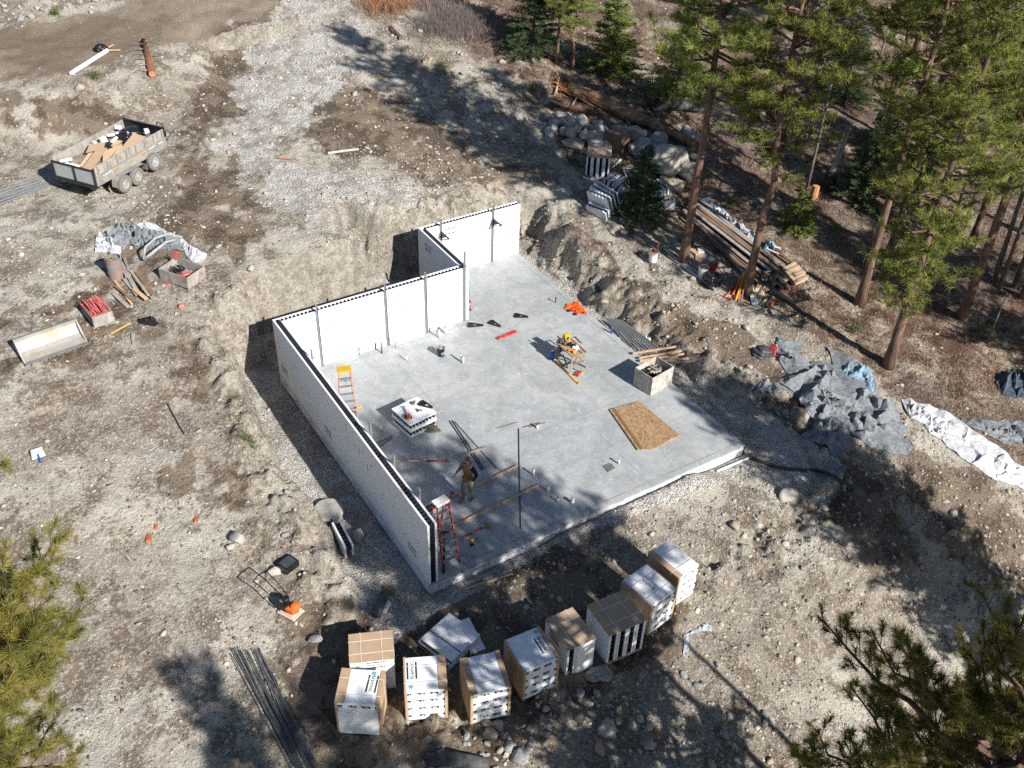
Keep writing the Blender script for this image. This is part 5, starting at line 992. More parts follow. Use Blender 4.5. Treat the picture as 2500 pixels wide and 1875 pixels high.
m_.build('orange_strip', mat('orange_reflector', (.75, .38, .12), (.6, .3, .1), .5), tr)
Mr = Matrix.Translation((c.x, c.y, g0)) @ Matrix.Rotation(rz, 4, 'Z')
def load(name, m, pts, label, cat, t_=.02, grp='scraps in the trailer'):
    P = [Mr @ Vector(p) for p in pts]; o0 = sum(P, Vector())/len(P); n_ = (P[1]-P[0]).cross(P[2]-P[1]).normalized(); n_ = n_ if n_.z > 0 else -n_; a = MB(); k = len(P)
    a.add([p-o0 for p in P]+[p-o0-n_*t_ for p in P], [tuple(range(k)), tuple(range(2*k-1, k-1, -1))]+[(i, (i+1) % k, k+(i+1) % k, k+i) for i in range(k)]); b_ = bmesh.new(); o = one(a, name, m, label, cat, grp, loc=o0); b_.from_mesh(o.data); bmesh.ops.recalc_face_normals(b_, faces=b_.faces); b_.to_mesh(o.data); b_.free(); return o
load('cardboard_sheet', card, [(-1.95, -.2, 1.25), (-.4, .25, 1.5), (-.3, -.15, 1.5), (-1.9, -.65, 1.25)], 'long folded cardboard trough in the rear half of the trailer', 'cardboard'); load('cardboard_sheet', cardin, [(-2.0, .1, 1.12), (-.5, .6, 1.32), (-.4, .3, 1.3), (-1.95, -.2, 1.12)], 'pale cardboard flap behind the long trough', 'cardboard')
load('cardboard_sheet', card, [(-1.7, -.95, 1.2), (-.1, -.95, 1.3), (.25, -.4, 1.5), (-.5, -.1, 1.42), (-1.2, -.6, 1.2)], 'wide cardboard sheet leaning on the near side board', 'cardboard'); load('cardboard_sheet', card, [(-.9, .45, 1.42), (-.3, .75, 1.5), (.1, .3, 1.5), (-.3, .05, 1.44)], 'upturned cardboard flap near the middle of the load', 'cardboard')
load('cardboard_sheet', card, [(-.2, -.98, 1.35), (1.35, -.75, 1.45), (1.25, -.2, 1.55), (.2, -.5, 1.45)], 'long cardboard sheet in the front half of the trailer', 'cardboard'); load('cardboard_sheet', cardin, [(.2, .0, 1.3), (1.0, .1, 1.3), (.9, .5, 1.3), (.3, .45, 1.3)], 'small pale cardboard piece amid the foam scraps', 'cardboard')
for i, (x, y, z, sx, sy, sz, l) in enumerate(((-1.75, .72, 1.38, .4, .35, .12, 'white foam block on top at the rear corner'), (-1.85, .3, 1.28, .35, .4, .1, 'white foam slab lying by the tailgate'), (-1.9, .55, 1.25, .3, .3, .1, 'second white foam slab by the tailgate'), (-.1, .7, 1.45, .14, .3, .14, 'upright foam wedge behind the cardboard'), (.35, .65, 1.4, .3, .14, .3, 'tall foam piece in the middle of the load'), (.9, .75, 1.4, .35, .12, .1, 'foam strip by the far side board'),
                                      (1.2, .5, 1.42, .1, .35, .1, 'foam strip left of the black bags'), (1.5, .85, 1.5, .25, .2, .15, 'foam cube by the far front corner'), (1.75, -.45, 1.5, .2, .2, .15, 'foam bit behind the near side board'), (1.55, .1, 1.55, .14, .12, .1, 'small foam bit on the black bags'), (.65, .35, 1.38, .4, .1, .08, 'thin foam strip across the middle'))):
    m_ = MB(); m_.box((0, 0, 0), (sx, sy, sz), taper=.9); o = one(m_, 'foam_scrap', foam, l, 'foam scrap', 'scraps in the trailer', loc=Mr @ Vector((x, y, z)), bevel=.01); o.rotation_euler = (RN.uniform(-.3, .3), RN.uniform(-.3, .3), rz+RN.uniform(-.6, .6))
def sack(P, sx, sy, sz, m, label, name='rubbish_bag', grp='black rubbish bags', seed=1, cat='bag', rz_=0):
    v, f = ico(4); r = np.random.default_rng(seed); n = 1+.16*np.sin(v[:, 0]*5+seed)*np.cos(v[:, 1]*4)+.12*np.sin(v[:, 2]*9+v[:, 0]*7+seed)+.05*np.sin(v[:, 1]*23+v[:, 2]*19); v = v*n[:, None]*np.array([sx, sy, sz]); v[:, 2] = np.maximum(v[:, 2], -sz*.6)
    o = npmesh(name, v, f, m, smooth=True); o.location = P+Vector((0, 0, sz*.58)); o.rotation_euler = (0, 0, rz_); return tag(o, label, cat, grp)
sack(Mr @ Vector((1.35, .15, 1.15)), .55, .42, .32, bag, 'shiny black bags heaped at the front of the trailer', seed=3, rz_=rz); sack(Mr @ Vector((.0, .45, 1.1)), .6, .35, .18, blk, 'dark plastic under the foam scraps', seed=5, rz_=rz)
m_ = MB(); m_.box((0, 0, 0), (TL_-.15, TW-.15, .35)); one(m_, 'scrap_fill', mat('scrap_fill', (.42, .33, .25), (.12, .10, .09), .9, scale=3), 'mixed cardboard scraps filling the trailer bed', 'scraps', loc=Mr @ Vector((0, 0, .99))).rotation_euler = (0, 0, rz)
# ------------------------------------------------------------------ upper left
rods([(q1(615, 660), q1(930, 460))], .10, 'white_pipe', pvc, 'thick white plastic pipe lying below the road', 'pipe', z=None, lift=.05)
m_ = MB(); a_ = at(*q1(1240, 375)); b_ = at(*q1(1320, 675)); m_.tube([(0, 0, .15), (b_-a_)*.5+Vector((0, 0, .2)), b_-a_+Vector((0, 0, .2))], [.12, .15, .18], 10); lg = one(m_, 'cut_log', mat('red_bark_log', (.26, .10, .055), (.12, .055, .035), .9, scale=7), 'short red brown log with bare branches on the road bank', 'log', loc=a_, smooth=True)
m_ = MB(); d = b_-a_
for k in range(12):
    u = .1+.075*k; s_ = -1 if k % 2 else 1; q = d*u+Vector((0, 0, .25)); n = Vector((-d.y, d.x, 0)).normalized()*s_; m_.tube([q, q+n*.5+Vector((0, 0, .15)), q+n*RN.uniform(.7, 1.2)+d*.12+Vector((0, 0, .05))], [.025, .016, .006], 4)
m_.build('bare_branch', BARKG, lg); m_ = MB(); m_.lathe([(.16, 0), (.16, .01)], 12); e_ = m_.build('cut_end', mat('fresh_cut', (.50, .27, .12), (.38, .2, .1), .8), lg); e_.location = d+Vector((0, 0, .2)); e_.rotation_euler = d.to_track_quat('Z', 'Y').to_euler()
sack(at(*q1(875, 435)), .3, .22, .2, blk, 'small dark bag at the road edge by the pale driftwood', seed=8, grp=None); rods([(q1(890, 450), q1(980, 400)), (q1(900, 450), q1(1040, 445))], .03, 'branch', lum, 'pale forked stick beside the small dark bag', 'branch', z=None, lift=.05)
for i, (x0, y0, x1, y1) in enumerate(((0, 1655, 330, 1555), (-60, 1700, 350, 1575), (-40, 1730, 370, 1590), (-60, 1770, 395, 1600), (-60, 1800, 405, 1612))):
    board(q1(x0, y0), q1(x1, y1), 'steel_stud', steel, 'long grey steel stud in the flat pile at the left edge below the trailer', 'steel stud', .09, .05, group='steel studs at the left edge', lift=.05)
m_ = MB(); rods([(q1(1320, 1045), q1(1490, 975))], .02, 'thin_rod', steel, 'thin rod on the ground in front of the trailer drawbar', 'rod', z=None, lift=.03)
rods([(q2(620, 1335), q2(745, 1318)), (q2(745, 1318), q2(885, 1302))], .05, 'driftwood', mat('bleached_wood', (.6, .57, .52), (.45, .42, .38), .9), 'bleached white branch lying in the brown dirt near the top', 'branch', z=None, lift=.04); rods([(q2(180, 1372), q2(370, 1390))], .03, 'branch', mat('red_stick', (.4, .17, .09), (.25, .12, .07), .9), 'thin reddish stick on the gravel below the bleached branch', 'branch', z=None, lift=.03)
m_ = MB(); a_ = at(*q2(1165, 260)); b_ = at(*q2(1250, 345)); m_.tube([(0, 0, .2), (b_-a_)+Vector((0, 0, .12))], [.08, .12], 7); one(m_, 'dark_branch', BARK, 'dark broken branch lying among the white stones at the top', 'branch', loc=a_)
# tarp heap group at the left
cloth([q5(870, 400), q5(960, 320), q5(1060, 290), q5(1180, 300), q5(1290, 330), q5(1400, 350), q5(1490, 380), q5(1560, 430), q5(1600, 520), q5(1530, 520), q5(1430, 490), q5(1330, 515), q5(1230, 500), q5(1120, 450), q5(1060, 500), q5(1000, 470), q5(930, 450)], .55, 31, greytarp, 'grey_sheet', 'crumpled dark grey sheet arching over the white one by the drum', 'sheet', 'crumpled sheets at the left', res=.05, fold=.28, edge=.3)
cloth([q5(1150, 300), q5(1240, 262), q5(1330, 272), q5(1400, 330), q5(1500, 360), q5(1580, 410), q5(1640, 470), q5(1790, 545), q5(1730, 630), q5(1640, 590), q5(1590, 500), q5(1480, 400), q5(1330, 350), q5(1250, 350)], .28, 33, wtarp, 'white_sheet', 'white plastic sheet spread along the right of the grey one', 'sheet', 'crumpled sheets at the left', res=.05, fold=.3, edge=.25)
cloth([q5(820, 430), q5(860, 362), q5(930, 400), q5(1010, 400), q5(1060, 440), q5(1040, 560), q5(1050, 590), q5(960, 610), q5(920, 520), q5(820, 530)], .42, 35, wtarp, 'white_sheet', 'white plastic sheet bunched at the left end above the drum', 'sheet', 'crumpled sheets at the left', res=.045, fold=.22, edge=.25)
P = at(*q5(1010, 735)); dr = thing('steel_drum', 'open blue and rust steel drum with rubbish in it', 'drum', P); m_ = MB(); m_.lathe([(.28, 0), (.29, .02), (.28, .28), (.295, .30), (.28, .32), (.28, .58), (.295, .6), (.28, .62), (.285, .86), (.295, .88), (.27, .88), (.265, .75), (.001, .74)], 24, cap=False); m_.build('drum_body', rust, dr)
m_ = MB()
for k in range(14): m_.box((RN.uniform(-.17, .17), RN.uniform(-.17, .17), .80), (.16, .12, .04), rz=RN.uniform(0, 3), tilt=(RN.uniform(-.6, .6), RN.uniform(-.6, .6)))
m_.build('rubbish', mat('olive_rubbish', (.35, .33, .25), (.06, .06, .05), .6, scale=16), dr)
for i, (x0, y0, x1, y1, m, l) in enumerate(((990, 770, 1140, 975, lum, 'long tan plank at the left edge of the scrap wood'), (1060, 745, 1190, 905, aged, 'grey plank next to the tan one'), (1110, 740, 1175, 860, oldlum, 'short plank in the middle of the scrap wood'), (1135, 715, 1290, 930, aged, 'wide grey plank on top of the scrap wood'), (1180, 700, 1330, 900, brlum, 'brown plank in the scrap wood'), (1200, 800, 1320, 925, oldlum, 'lower right plank of the scrap wood'),
                                (1080, 595, 1130, 745, oldlum, 'plank leaning by the drum'), (1050, 640, 1110, 770, aged, 'grey plank leaning against the drum'), (970, 870, 1110, 1000, aged, 'outer plank casting a notched shade'), (1000, 830, 1160, 960, brlum, 'thin brown plank under the tan one'), (1160, 860, 1270, 950, lum, 'tan plank end at the front of the scrap wood'), (1240, 870, 1335, 920, brlum, 'short crosswise brown offcut'))):
    board(q5(x0, y0), q5(x1, y1), 'scrap_plank', m, l, 'plank', .15 if i % 3 else .09, .04, lift=.04+.05*(i % 4), group='scrap wood by the drum')
def pxcrate(P4, H, label, m, **k):
    z = at(*P4[2]).z+H; P_ = [at(*p, z) for p in P4]; c = sum(P_, Vector())/4; d = P_[1]-P_[0]; L = (d.length+(P_[2]-P_[3]).length)/2; W_ = ((P_[0]-P_[3]).length+(P_[1]-P_[2]).length)/2; rz = math.atan2(d.y, d.x); z0 = h1(c.x, c.y)-.02; return crate((c.x, c.y, z-H), rz, L, W_, H, m, label, **k), c, rz, L, W_, z-H
o, c, rz, L, W_, z0 = pxcrate([q5(1390, 640), q5(1545, 540), q5(1745, 650), q5(1570, 745)], .48, 'low grey wooden crate with hoses and a red tube inside', aged, battens=False)
tangle(7, .22, .3, .35, .022, blk, 'loops of black hose spilling into the low grey crate', 'hose', 'hose_loops', (c.x-.15, c.y+.25, z0+.15), rz, seed=9); m_ = MB(); m_.tube([(-.42, 0, 0), (.42, 0, 0)], .075, 10); o = one(m_, 'red_tube', redp, 'red tube lying in the low grey crate', 'tube', loc=(c.x+.0, c.y-.12, z0+.2), smooth=True); o.rotation_euler = (0, 0, ang(q5(1490, 690), q5(1640, 660)))
tangle(6, .12, .1, .45, .014, redp, 'red cord bundle hanging over the rim of the grey crate', 'cord', 'cord_bundle', (c.x+.05, c.y+.75, z0+.35), rz, seed=12)
P = at(*q5(1420, 510)); m_ = MB(); m_.tube([(-.9, -.45, .15), (-.7, -.2, .5), (-.2, .1, .6), (.3, .35, .5), (.8, .2, .3)], .07, 6, flat=.4); m_.tube([(-.9, -.45, .15), (-.5, -.5, .4), (.1, -.1, .45), (.5, .0, .4)], .06, 6, flat=.4); one(m_, 'curved_trim', mat('grey_trim', (.42, .43, .43), (.25, .26, .27), .5), 'curved grey trim piece on the sheet above the low crate', 'trim', loc=P, smooth=True)
o, c, rz, L, W_, z0 = pxcrate([q5(695, 965), q5(875, 905), q5(955, 1020), q5(790, 1080)], .42, 'grey plank crate packed with red clamps', aged, battens=False)
m_ = MB(); rc = random.Random(5)
for k in range(46): x = rc.uniform(-L/2+.06, L/2-.06); m_.bar((x, -W_/2+.05, rc.uniform(.3, .5)), (x+rc.uniform(-.12, .12), W_/2+rc.uniform(-.1, .12), rc.uniform(.38, .58)), .03, .03)
o = one(m_, 'red_clamps', mat('pink_red_steel', (.62, .09, .09), (.50, .2, .18), .5, scale=14), 'heap of red clamps lying in the grey plank crate', 'clamps', loc=(c.x, c.y, z0)); o.rotation_euler = (0, 0, rz)
for i, (x0, y0, x1, y1) in enumerate(((800, 1180, 985, 1085), (815, 1165, 1010, 1120), (820, 1120, 930, 1050))): board(q5(x0, y0), q5(x1, y1), 'grey_board', aged, ('board lying in front of the clamp crate', 'short board on the ground by the clamp crate corner', 'board pressed against the clamp crate side')[i], 'board', .12, .05, lift=.03+.1*(i == 2), group='boards by the clamp crate')
# loader bucket
A_ = at(*q5(225, 1500)); B_ = at(*q5(762, 1330)); d = B_-A_; Lb = d.length; bk = thing('loader_bucket', 'wide pale worn loader bucket lying on the dirt at the left edge', 'loader bucket', A_.lerp(B_, .5)+Vector((0, 0, .13)), math.atan2(d.y, d.x)); prof = [(0, .0), (.38, .02), (.62, .08), (.76, .22), (.80, .40), (.74, .56)]
m_ = MB(); fo = [(p[0], p[1]) for p in prof]; ins_ = [(p[0]-.05*(i > 1), p[1]+.04) for i, p in enumerate(prof)]; poly = fo+ins_[::-1]; M = Matrix(((0, 0, 1, -Lb/2), (1, 0, 0, 0), (0, 1, 0, 0), (0, 0, 0, 1))); m_.prism(poly, 0, Lb, M); m_.build('curved_shell', bucketm, bk)
for s_ in (-1, 1): m_ = MB(); m_.prism([(.0, 0), (.38, 0), (.62, .06), (.77, .2), (.82, .40), (.76, .59), (.6, .5), (.28, .2), (0, .05)], -.02, .02, Matrix(((0, 0, 1, s_*Lb/2), (1, 0, 0, 0), (0, 1, 0, 0), (0, 0, 0, 1)))); m_.build('end_plate', bucketm, bk)
m_ = MB(); m_.box((0, -.06, .03), (Lb+.04, .16, .03))
for k in range(7): m_.box((-Lb/2+.2+k*(Lb-.4)/6, -.15, .03), (.06, .10, .035))
m_.build('cutting_edge', mat('worn_edge', (.36, .35, .33), (.25, .24, .22), .5, metal=.5), bk); m_ = MB(); m_.box((0, .74, .585), (Lb, .08, .04)); m_.build('top_rail', mat('dark_bucket_paint', (.12, .13, .15), (.2, .2, .2), .6), bk)
cloth([q5(1185, 1100), q5(1270, 1085), q5(1320, 1080), q5(1370, 1130), q5(1340, 1155), q5(1250, 1145), q5(1200, 1135)], .22, 41, bkcl, 'black_cloth', 'black cloth lying on the dirt right of the clamp crate', 'cloth', res=.04, fold=.15, edge=.15)
board(q5(955, 1225), q5(1125, 1132), 'yellow_lath', mat('yellow_lath', (.75, .45, .1), (.6, .36, .1), .7), 'thin yellow lath on the dirt below the clamp crate', 'lath', .06, .03, lift=.02); board(q5(1150, 1225), q5(1155, 1318), 'grey_stake', aged, 'short grey stake lying below the yellow lath', 'stake', .12, .05, lift=.03)
for i, (x, y, l) in enumerate(((1440, 800, 'patch of pink marking paint on the dirt by the low crate'), (1565, 990, 'pink painted stone right of the scrap wood'), (790, 1210, 'red marking streak in front of the clamp crate'))):
    pnk = mat('pink_marking', (.72, .16, .13), (.45, .25, .2), .9, scale=9); m_ = MB(); P = at(*q5(x, y)); 
    for k in range(6): m_.box((RN.uniform(-.3, .3) if i == 2 else RN.uniform(-.1, .1), RN.uniform(-.08, .08), .02), (.1, .03, .03), rz=RN.uniform(0, 3))
    if i == 1: m_.lathe([(.10, 0), (.12, .06), (.06, .12)], 8)
    one(m_, 'marking', pnk, l, 'marking', 'pink marks on the dirt', loc=P)
P = at(*r1(330, 610)); m_ = MB(); m_.box((0, 0, .12), (.42, .30, .22), taper=.8); pk = one(m_, 'foam_offcut', whitep, 'small white pack with a blue strap on the dirt at the left', 'pack', loc=P, bevel=.03); m_ = MB(); m_.bar((0, -.15, .2), (.02, -.42, .03), .05, .02); m_.build('blue_strap', bluep, pk)
rods([(r1(1445, 170), r1(1510, 290)), (r1(1510, 290), r1(1590, 430))], .02, 'dark_rod', dsteel, 'bent dark rod lying on the plateau left of the long wall', 'rod', z=None, lift=.02)
for i, (p, w1, w2) in enumerate(((r1(1285, 1320), .35, .18), (r1(1690, 1160), .3, .12), (r1(1345, 1225), .2, .1))):
    m_ = MB(); m_.box((0, 0, .03), (w1, w2, .06), taper=.7); o = one(m_, 'rotten_wood', mat('rotten_red_wood', (.48, .17, .07), (.3, .1, .05), .95, scale=9), ['red chunk of rotten wood, lowest of three on the left plateau', 'red chunk of rotten wood closest to the long wall', 'small red chunk of rotten wood above the lowest one'][i], 'wood chunk', 'rotten wood chunks', loc=at(*p)); o.rotation_euler = (0, 0, 1.2)
m_ = MB(); a_ = at(*r1(1015, 1435)); b_ = at(*r1(1100, 1490)); c_ = at(*r1(1145, 1550)); m_.tube([a_-a_+Vector((0, 0, .05)), b_-a_+Vector((0, 0, .08)), c_-a_+Vector((0, 0, .03))], [.02, .04, .03], 6); one(m_, 'bent_stick', oldlum, 'bent pale stick lying below the red wood chunks', 'branch', loc=a_)
# plate compactor, black box, wall form in the hole, culvert
P = at(*r6(300, 320)); pc = thing('plate_compactor', 'orange plate compactor with a black handle on the dirt', 'plate compactor', P, ang(r6(120, 200), r6(310, 300))); m_ = MB(); m_.box((0, 0, .05), (.62, .46, .06)); m_.box((0, 0, .10), (.5, .40, .08), taper=.9); m_.build('base_plate', mat('pale_orange', (.72, .42, .33), (.6, .5, .45), .6), pc, bevel=.01)
m_ = MB(); m_.lathe([(.13, .0), (.14, .2), (.10, .28), (.04, .3)], 14, Matrix.Translation((.18, 0, .18))); m_.box((.12, 0, .3), (.3, .36, .18)); m_.build('tank', orgp, pc, bevel=.03); m_ = MB(); m_.box((-.12, 0, .3), (.3, .34, .3)); m_.lathe([(.1, 0), (.12, .12), (.08, .16)], 12, Matrix.Translation((-.12, .0, .42))); m_.build('engine', blk, pc, bevel=.02)
m_ = MB(); m_.box((-.02, .08, .5), (.14, .12, .07)); m_.box((-.2, -.08, .48), (.1, .1, .06)); m_.build('engine_cover', steel, pc, bevel=.01); m_ = MB()
for s_ in (-1, 1): m_.tube([(-.15, s_*.22, .25), (-.6, s_*.22, .75), (-.95, s_*.24, .95), (-1.05, s_*.22, .9)], .018, 7)
m_.tube([(-1.05, -.22, .9), (-1.12, 0, .88), (-1.05, .22, .9)], .018, 7); m_.build('handle', blk, pc, smooth=True)
P = at(*r2(280, 1570)); m_ = MB(); m_.box((0, 0, .12), (.5, .42, .22)); o = one(m_, 'black_box', blk, 'square black box on the dirt above the plate compactor', 'box', loc=P); o.rotation_euler = (0, 0, .35); m_ = MB(); m_.box((0, 0, .232), (.4, .32, .01)); m_.build('lid', mat('dark_slate', (.07, .085, .095), (.05, .06, .07), .35), o)
cs = at(*r2(765, 1400)); t_ = thing('form_block', 'single white form standing in the dark hole at the left of the wall', 'foam form', cs, 0); a_ = r2(800, 1480); d0 = at(*a_)-at(*r2(665, 1220)); rzz = math.atan2(d0.y, d0.x); t_.rotation_euler = (0, 0, rzz)
for y in (-.12, .12): m_ = MB(); m_.box((-.1, y, .28), (1.15, .066, .5)); m_.build('foam_face', foam, t_, bevel=.008)
m_ = MB()
for k in range(8): m_.box((-.6+k*.148, 0, .40), (.035, .18, .2)); 
m_.build('webbing', webm, t_)
m_ = MB(); m_.lathe([(.48, -.05), (.50, .28), (.46, .34), (.001, .36)], 22, cap=False); one(m_, 'concrete_footing', mat('rough_mortar', (.44, .42, .39), (.33, .31, .285), .95, scale=4, bump=1, bscale=9), 'round rough concrete footing above the white form in the hole', 'footing', loc=at(*r2(630, 1110))-Vector((0, 0, .1)), smooth=False)
m_ = MB(); a_ = at(*r6(1040, 370)); b_ = at(*r6(1105, 195)); m_.tube([(0, 0, .16), (b_-a_)+Vector((0, 0, .16))], .16, 12); one(m_, 'grey_culvert', mat('dull_pipe', (.10, .115, .125), (.06, .07, .075), .6), 'grey pipe lying in the shade near the wall corner', 'pipe', loc=a_, smooth=True)
m_ = MB(); a_ = at(*r6(1100, 335)); b_ = at(*r6(1145, 250)); m_.bar((0, 0, .1), (b_-a_)+Vector((0, 0, .1)), .17, .12); one(m_, 'small_white_box', whitep, 'small white box beside the grey pipe by the wall corner', 'box', loc=a_, bevel=.02); cloth([r6(1080, 90), r6(1190, 100), r6(1180, 170), r6(1090, 190)], .12, 44, brlum, 'brown_mat', 'small brown mat above the grey pipe', 'mat', res=.04, fold=.15, edge=.15)
# reinforcing bars
RB = mat('rebar', (.20, .22, .24), (.10, .11, .12), .5, metal=.5, scale=20); rr = random.Random(8); up = (r6(-60, 640), r6(560, 1720)); reb = []
for i in range(20):
    u = i/19; a_ = at(*r5(2000+u*250+rr.uniform(-15, 15), 650+rr.uniform(-25, 40))); b_ = at(*r6(330+u*210+rr.uniform(-12, 12), 1655+rr.uniform(0, 60)));
    z = .04+.02*(i % 3); dd = b_-a_; n = 6; pts = [Vector((dd.x*k/n, dd.y*k/n, h1(a_.x+dd.x*k/n, a_.y+dd.y*k/n)-a_.z+z+.03)) for k in range(n+1)]; m_ = MB(); m_.tube(pts, .013, 5); one(m_, 'reinforcing_bar', RB, 'long dark reinforcing bar in the fanned bundle at the bottom left', 'steel bar', 'bundle of reinforcing bars', loc=a_)
for a_, b_, l in ((r6(25, 640), r6(430, 1365), 'stray reinforcing bar lying right of the bundle'), (r6(60, 820), r6(470, 1400), 'second stray reinforcing bar right of the bundle')): rods([(a_, b_)], .012, 'reinforcing_bar', RB, l, 'steel bar', 'stray reinforcing bars', z=None, lift=.02)
for a_, b_, m, l in ((r6(1775, 135), r6(2206, -5), lum, 'tan board lying in front of the wall end'), (r6(1810, 85), r6(2060, -25), oldlum, 'grey board behind the tan one at the wall end'), (z1_(1230, 1310), z1_(1700, 1100), aged, 'wide grey board close to the slab foam')): board(a_, b_, 'front_board', m, l, 'board', .13 if m is aged else .07, .04, lift=.03, group='boards in front of the slab')
m_ = MB(); a_ = at(1040, 1860); b_ = at(1190, 1872); m_.tube([(0, 0, .1), (b_-a_)*.5+Vector((0, 0, .2)), (b_-a_)+Vector((0, 0, .1))], [.16, .2, .16], 9); one(m_, 'dark_log', mat('charred_log', (.13, .13, .135), (.04, .045, .05), .9, scale=5, bump=1), 'dark weathered log at the very bottom of the picture', 'log', loc=a_, smooth=True)
cloth([r7(1655, 420), r7(1720, 440), r7(1720, 490), r7(1640, 480), r7(1520, 520), r7(1520, 650), r7(1470, 690), r7(1480, 520), r7(1600, 470)], .12, 47, clear, 'plastic_scrap', 'crumpled clear plastic strip on the dirt right of the bundles', 'plastic', res=.035, fold=.12, edge=.1)
# ------------------------------------------------------------------ right of the slab
pp = [at(*p) for p in (r3(2060, 640), r3(2140, 670), r3(2206, 690), r4(60, 715), r4(180, 735), r4(300, 745), r4(420, 745), r4(520, 775), r4(600, 820), r4(660, 870), r4(700, 915))]; m_ = MB(); m_.tube([p-pp[0]+Vector((0, 0, .06)) for p in pp], .06, 9); one(m_, 'black_hose', mat('drain_pipe', (.03, .032, .035), (.05, .05, .05), .5), 'long black drain pipe snaking over the gravel right of the slab corner', 'drain pipe', loc=pp[0], smooth=True)
P = at(*r4(170, 960)); m_ = MB(); m_.lathe([(.30, 0), (.32, .26), (.27, .29), (.001, .30)], 18, cap=False); o = one(m_, 'tree_stump', mat('pale_stump', (.46, .42, .36), (.32, .28, .23), .9, scale=6), 'pale round stump lying tilted at the gravel edge', 'stump', loc=P+Vector((0, 0, -.05)), smooth=False); o.rotation_euler = (.5, -.5, 0); m_ = MB(); m_.lathe([(.25, .296), (.001, .312)], 18, cap=False); m_.build('stump_top', mat('stump_top', (.50, .47, .43), (.4, .37, .33), .9), o)
for a_, b_ in ((r4(185, 980), r4(190, 1030)), (r4(210, 950), r4(285, 985))): board(a_, b_, 'broken_lath', lum, 'short broken lath beside the tilted stump', 'lath', .05, .03, lift=.03, group='broken laths by the stump')
board(r3(1765, 755), r3(2035, 640), 'foam_strip', foam, 'long white foam strip on the gravel in front of the slab corner', 'foam strip', .05, .06, lift=.03)
G_ = 'crumpled grey fabrics at the right'
cloth([q8(80, 1250), q8(200, 1300), q8(300, 1290), q8(300, 1340), q8(240, 1430), q8(340, 1470), q8(480, 1450), q8(560, 1500), q8(500, 1340), q8(600, 1370), q8(740, 1470), q8(860, 1530), r4(920, 0), r4(880, 80), r4(1060, 170), r4(1120, 200), r4(1150, 330), r4(1200, 400), r4(1160, 460), r4(1250, 540), r4(1190, 610), r4(1060, 600), r4(960, 560), r4(860, 540), r4(830, 500), r4(700, 430), r4(670, 560), r4(620, 630), r4(560, 610), r4(480, 540), r4(370, 490), r4(280, 440), r4(380, 380), r4(390, 300), r4(340, 240), r4(260, 150), r4(270, 90), r4(130, 20), q8(70, 1640), q8(170, 1560), q8(90, 1450), q8(60, 1330)], .62, 61, greytarp, 'grey_fabric', 'huge crumpled grey fabric heap right of the slab', 'fabric', G_, res=.055, fold=.62, edge=.4)
cloth([r4(-190, 60), r4(-150, 20), r4(-60, -20), r4(60, -10), r4(220, 10), r4(200, 60), r4(60, 85), r4(-40, 60), r4(-100, 110)], .25, 63, greytarp, 'grey_fabric', 'narrow grey fabric tail reaching left from the big heap', 'fabric', G_, res=.05, fold=.35, edge=.25)
cloth([q8(700, 1440), q8(860, 1510), q8(900, 1600), r4(930, 20), r4(900, 80), r4(780, 60), r4(690, 20), q8(640, 1560)], .5, 64, bluetarp, 'blue_sheet', 'pale blue sheet edge showing at the upper right side of the grey heap', 'sheet', None, res=.05, fold=.4, edge=.3)
cloth([r4(1145, 130), r4(1220, 130), r4(1290, 165), r4(1380, 180), r4(1520, 240), r4(1620, 290), r4(1700, 360), r4(1830, 440), r4(1960, 520), r4(2060, 590), r4(2120, 670), r4(2300, 760), r4(2300, 930), r4(2080, 860), r4(1880, 780), r4(1750, 690), r4(1620, 590), r4(1500, 480), r4(1390, 420), r4(1340, 340), r4(1230, 290), r4(1180, 220)], .34, 65, wtarp, 'white_sheet', 'long white wrinkled sheet running off the right edge', 'sheet', None, res=.05, fold=.4, edge=.3)
cloth([r4(1700, 340), r4(1760, 295), r4(1900, 310), r4(2040, 300), r4(2150, 310), r4(2300, 360), r4(2300, 530), r4(2200, 520), r4(2030, 510), r4(1900, 440)], .28, 67, greytarp, 'grey_fabric', 'grey fabric strip above the long white sheet', 'fabric', G_, res=.05, fold=.4, edge=.25)
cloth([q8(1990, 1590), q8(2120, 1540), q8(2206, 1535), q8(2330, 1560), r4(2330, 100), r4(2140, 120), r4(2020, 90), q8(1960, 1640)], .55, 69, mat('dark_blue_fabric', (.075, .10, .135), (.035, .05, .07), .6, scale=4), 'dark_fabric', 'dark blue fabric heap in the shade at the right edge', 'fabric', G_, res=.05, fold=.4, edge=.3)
P = at(*q7(2150, 1400)); sack(P, .42, .3, .22, mat('grey_bag', (.08, .09, .10), (.04, .045, .05), .4), 'dark grey bag left of the red can', seed=14, grp=None); P = at(*q8(25, 1400)); m_ = MB(); m_.box((0, 0, .2), (.22, .3, .36)); m_.lathe([(.03, .38), (.03, .46)], 8); m_.bar((-.06, -.1, .42), (.06, .1, .42), .03, .04); o = one(m_, 'fuel_can', redp, 'red fuel can beside the grey fabric heap', 'fuel can', loc=P, bevel=.02); o.rotation_euler = (0, .2, .4)
P = at(*q7(1185, 1265)); m_ = MB()
for k in range(5): m_.box((RN.uniform(-.1, .1), RN.uniform(-.1, .1), .05), (.18, .12, .05), rz=k, tilt=(.4, .3))
one(m_, 'paper_scrap', whitep, 'scrap of white and black wrapping by the steel studs', 'wrapping', loc=P)
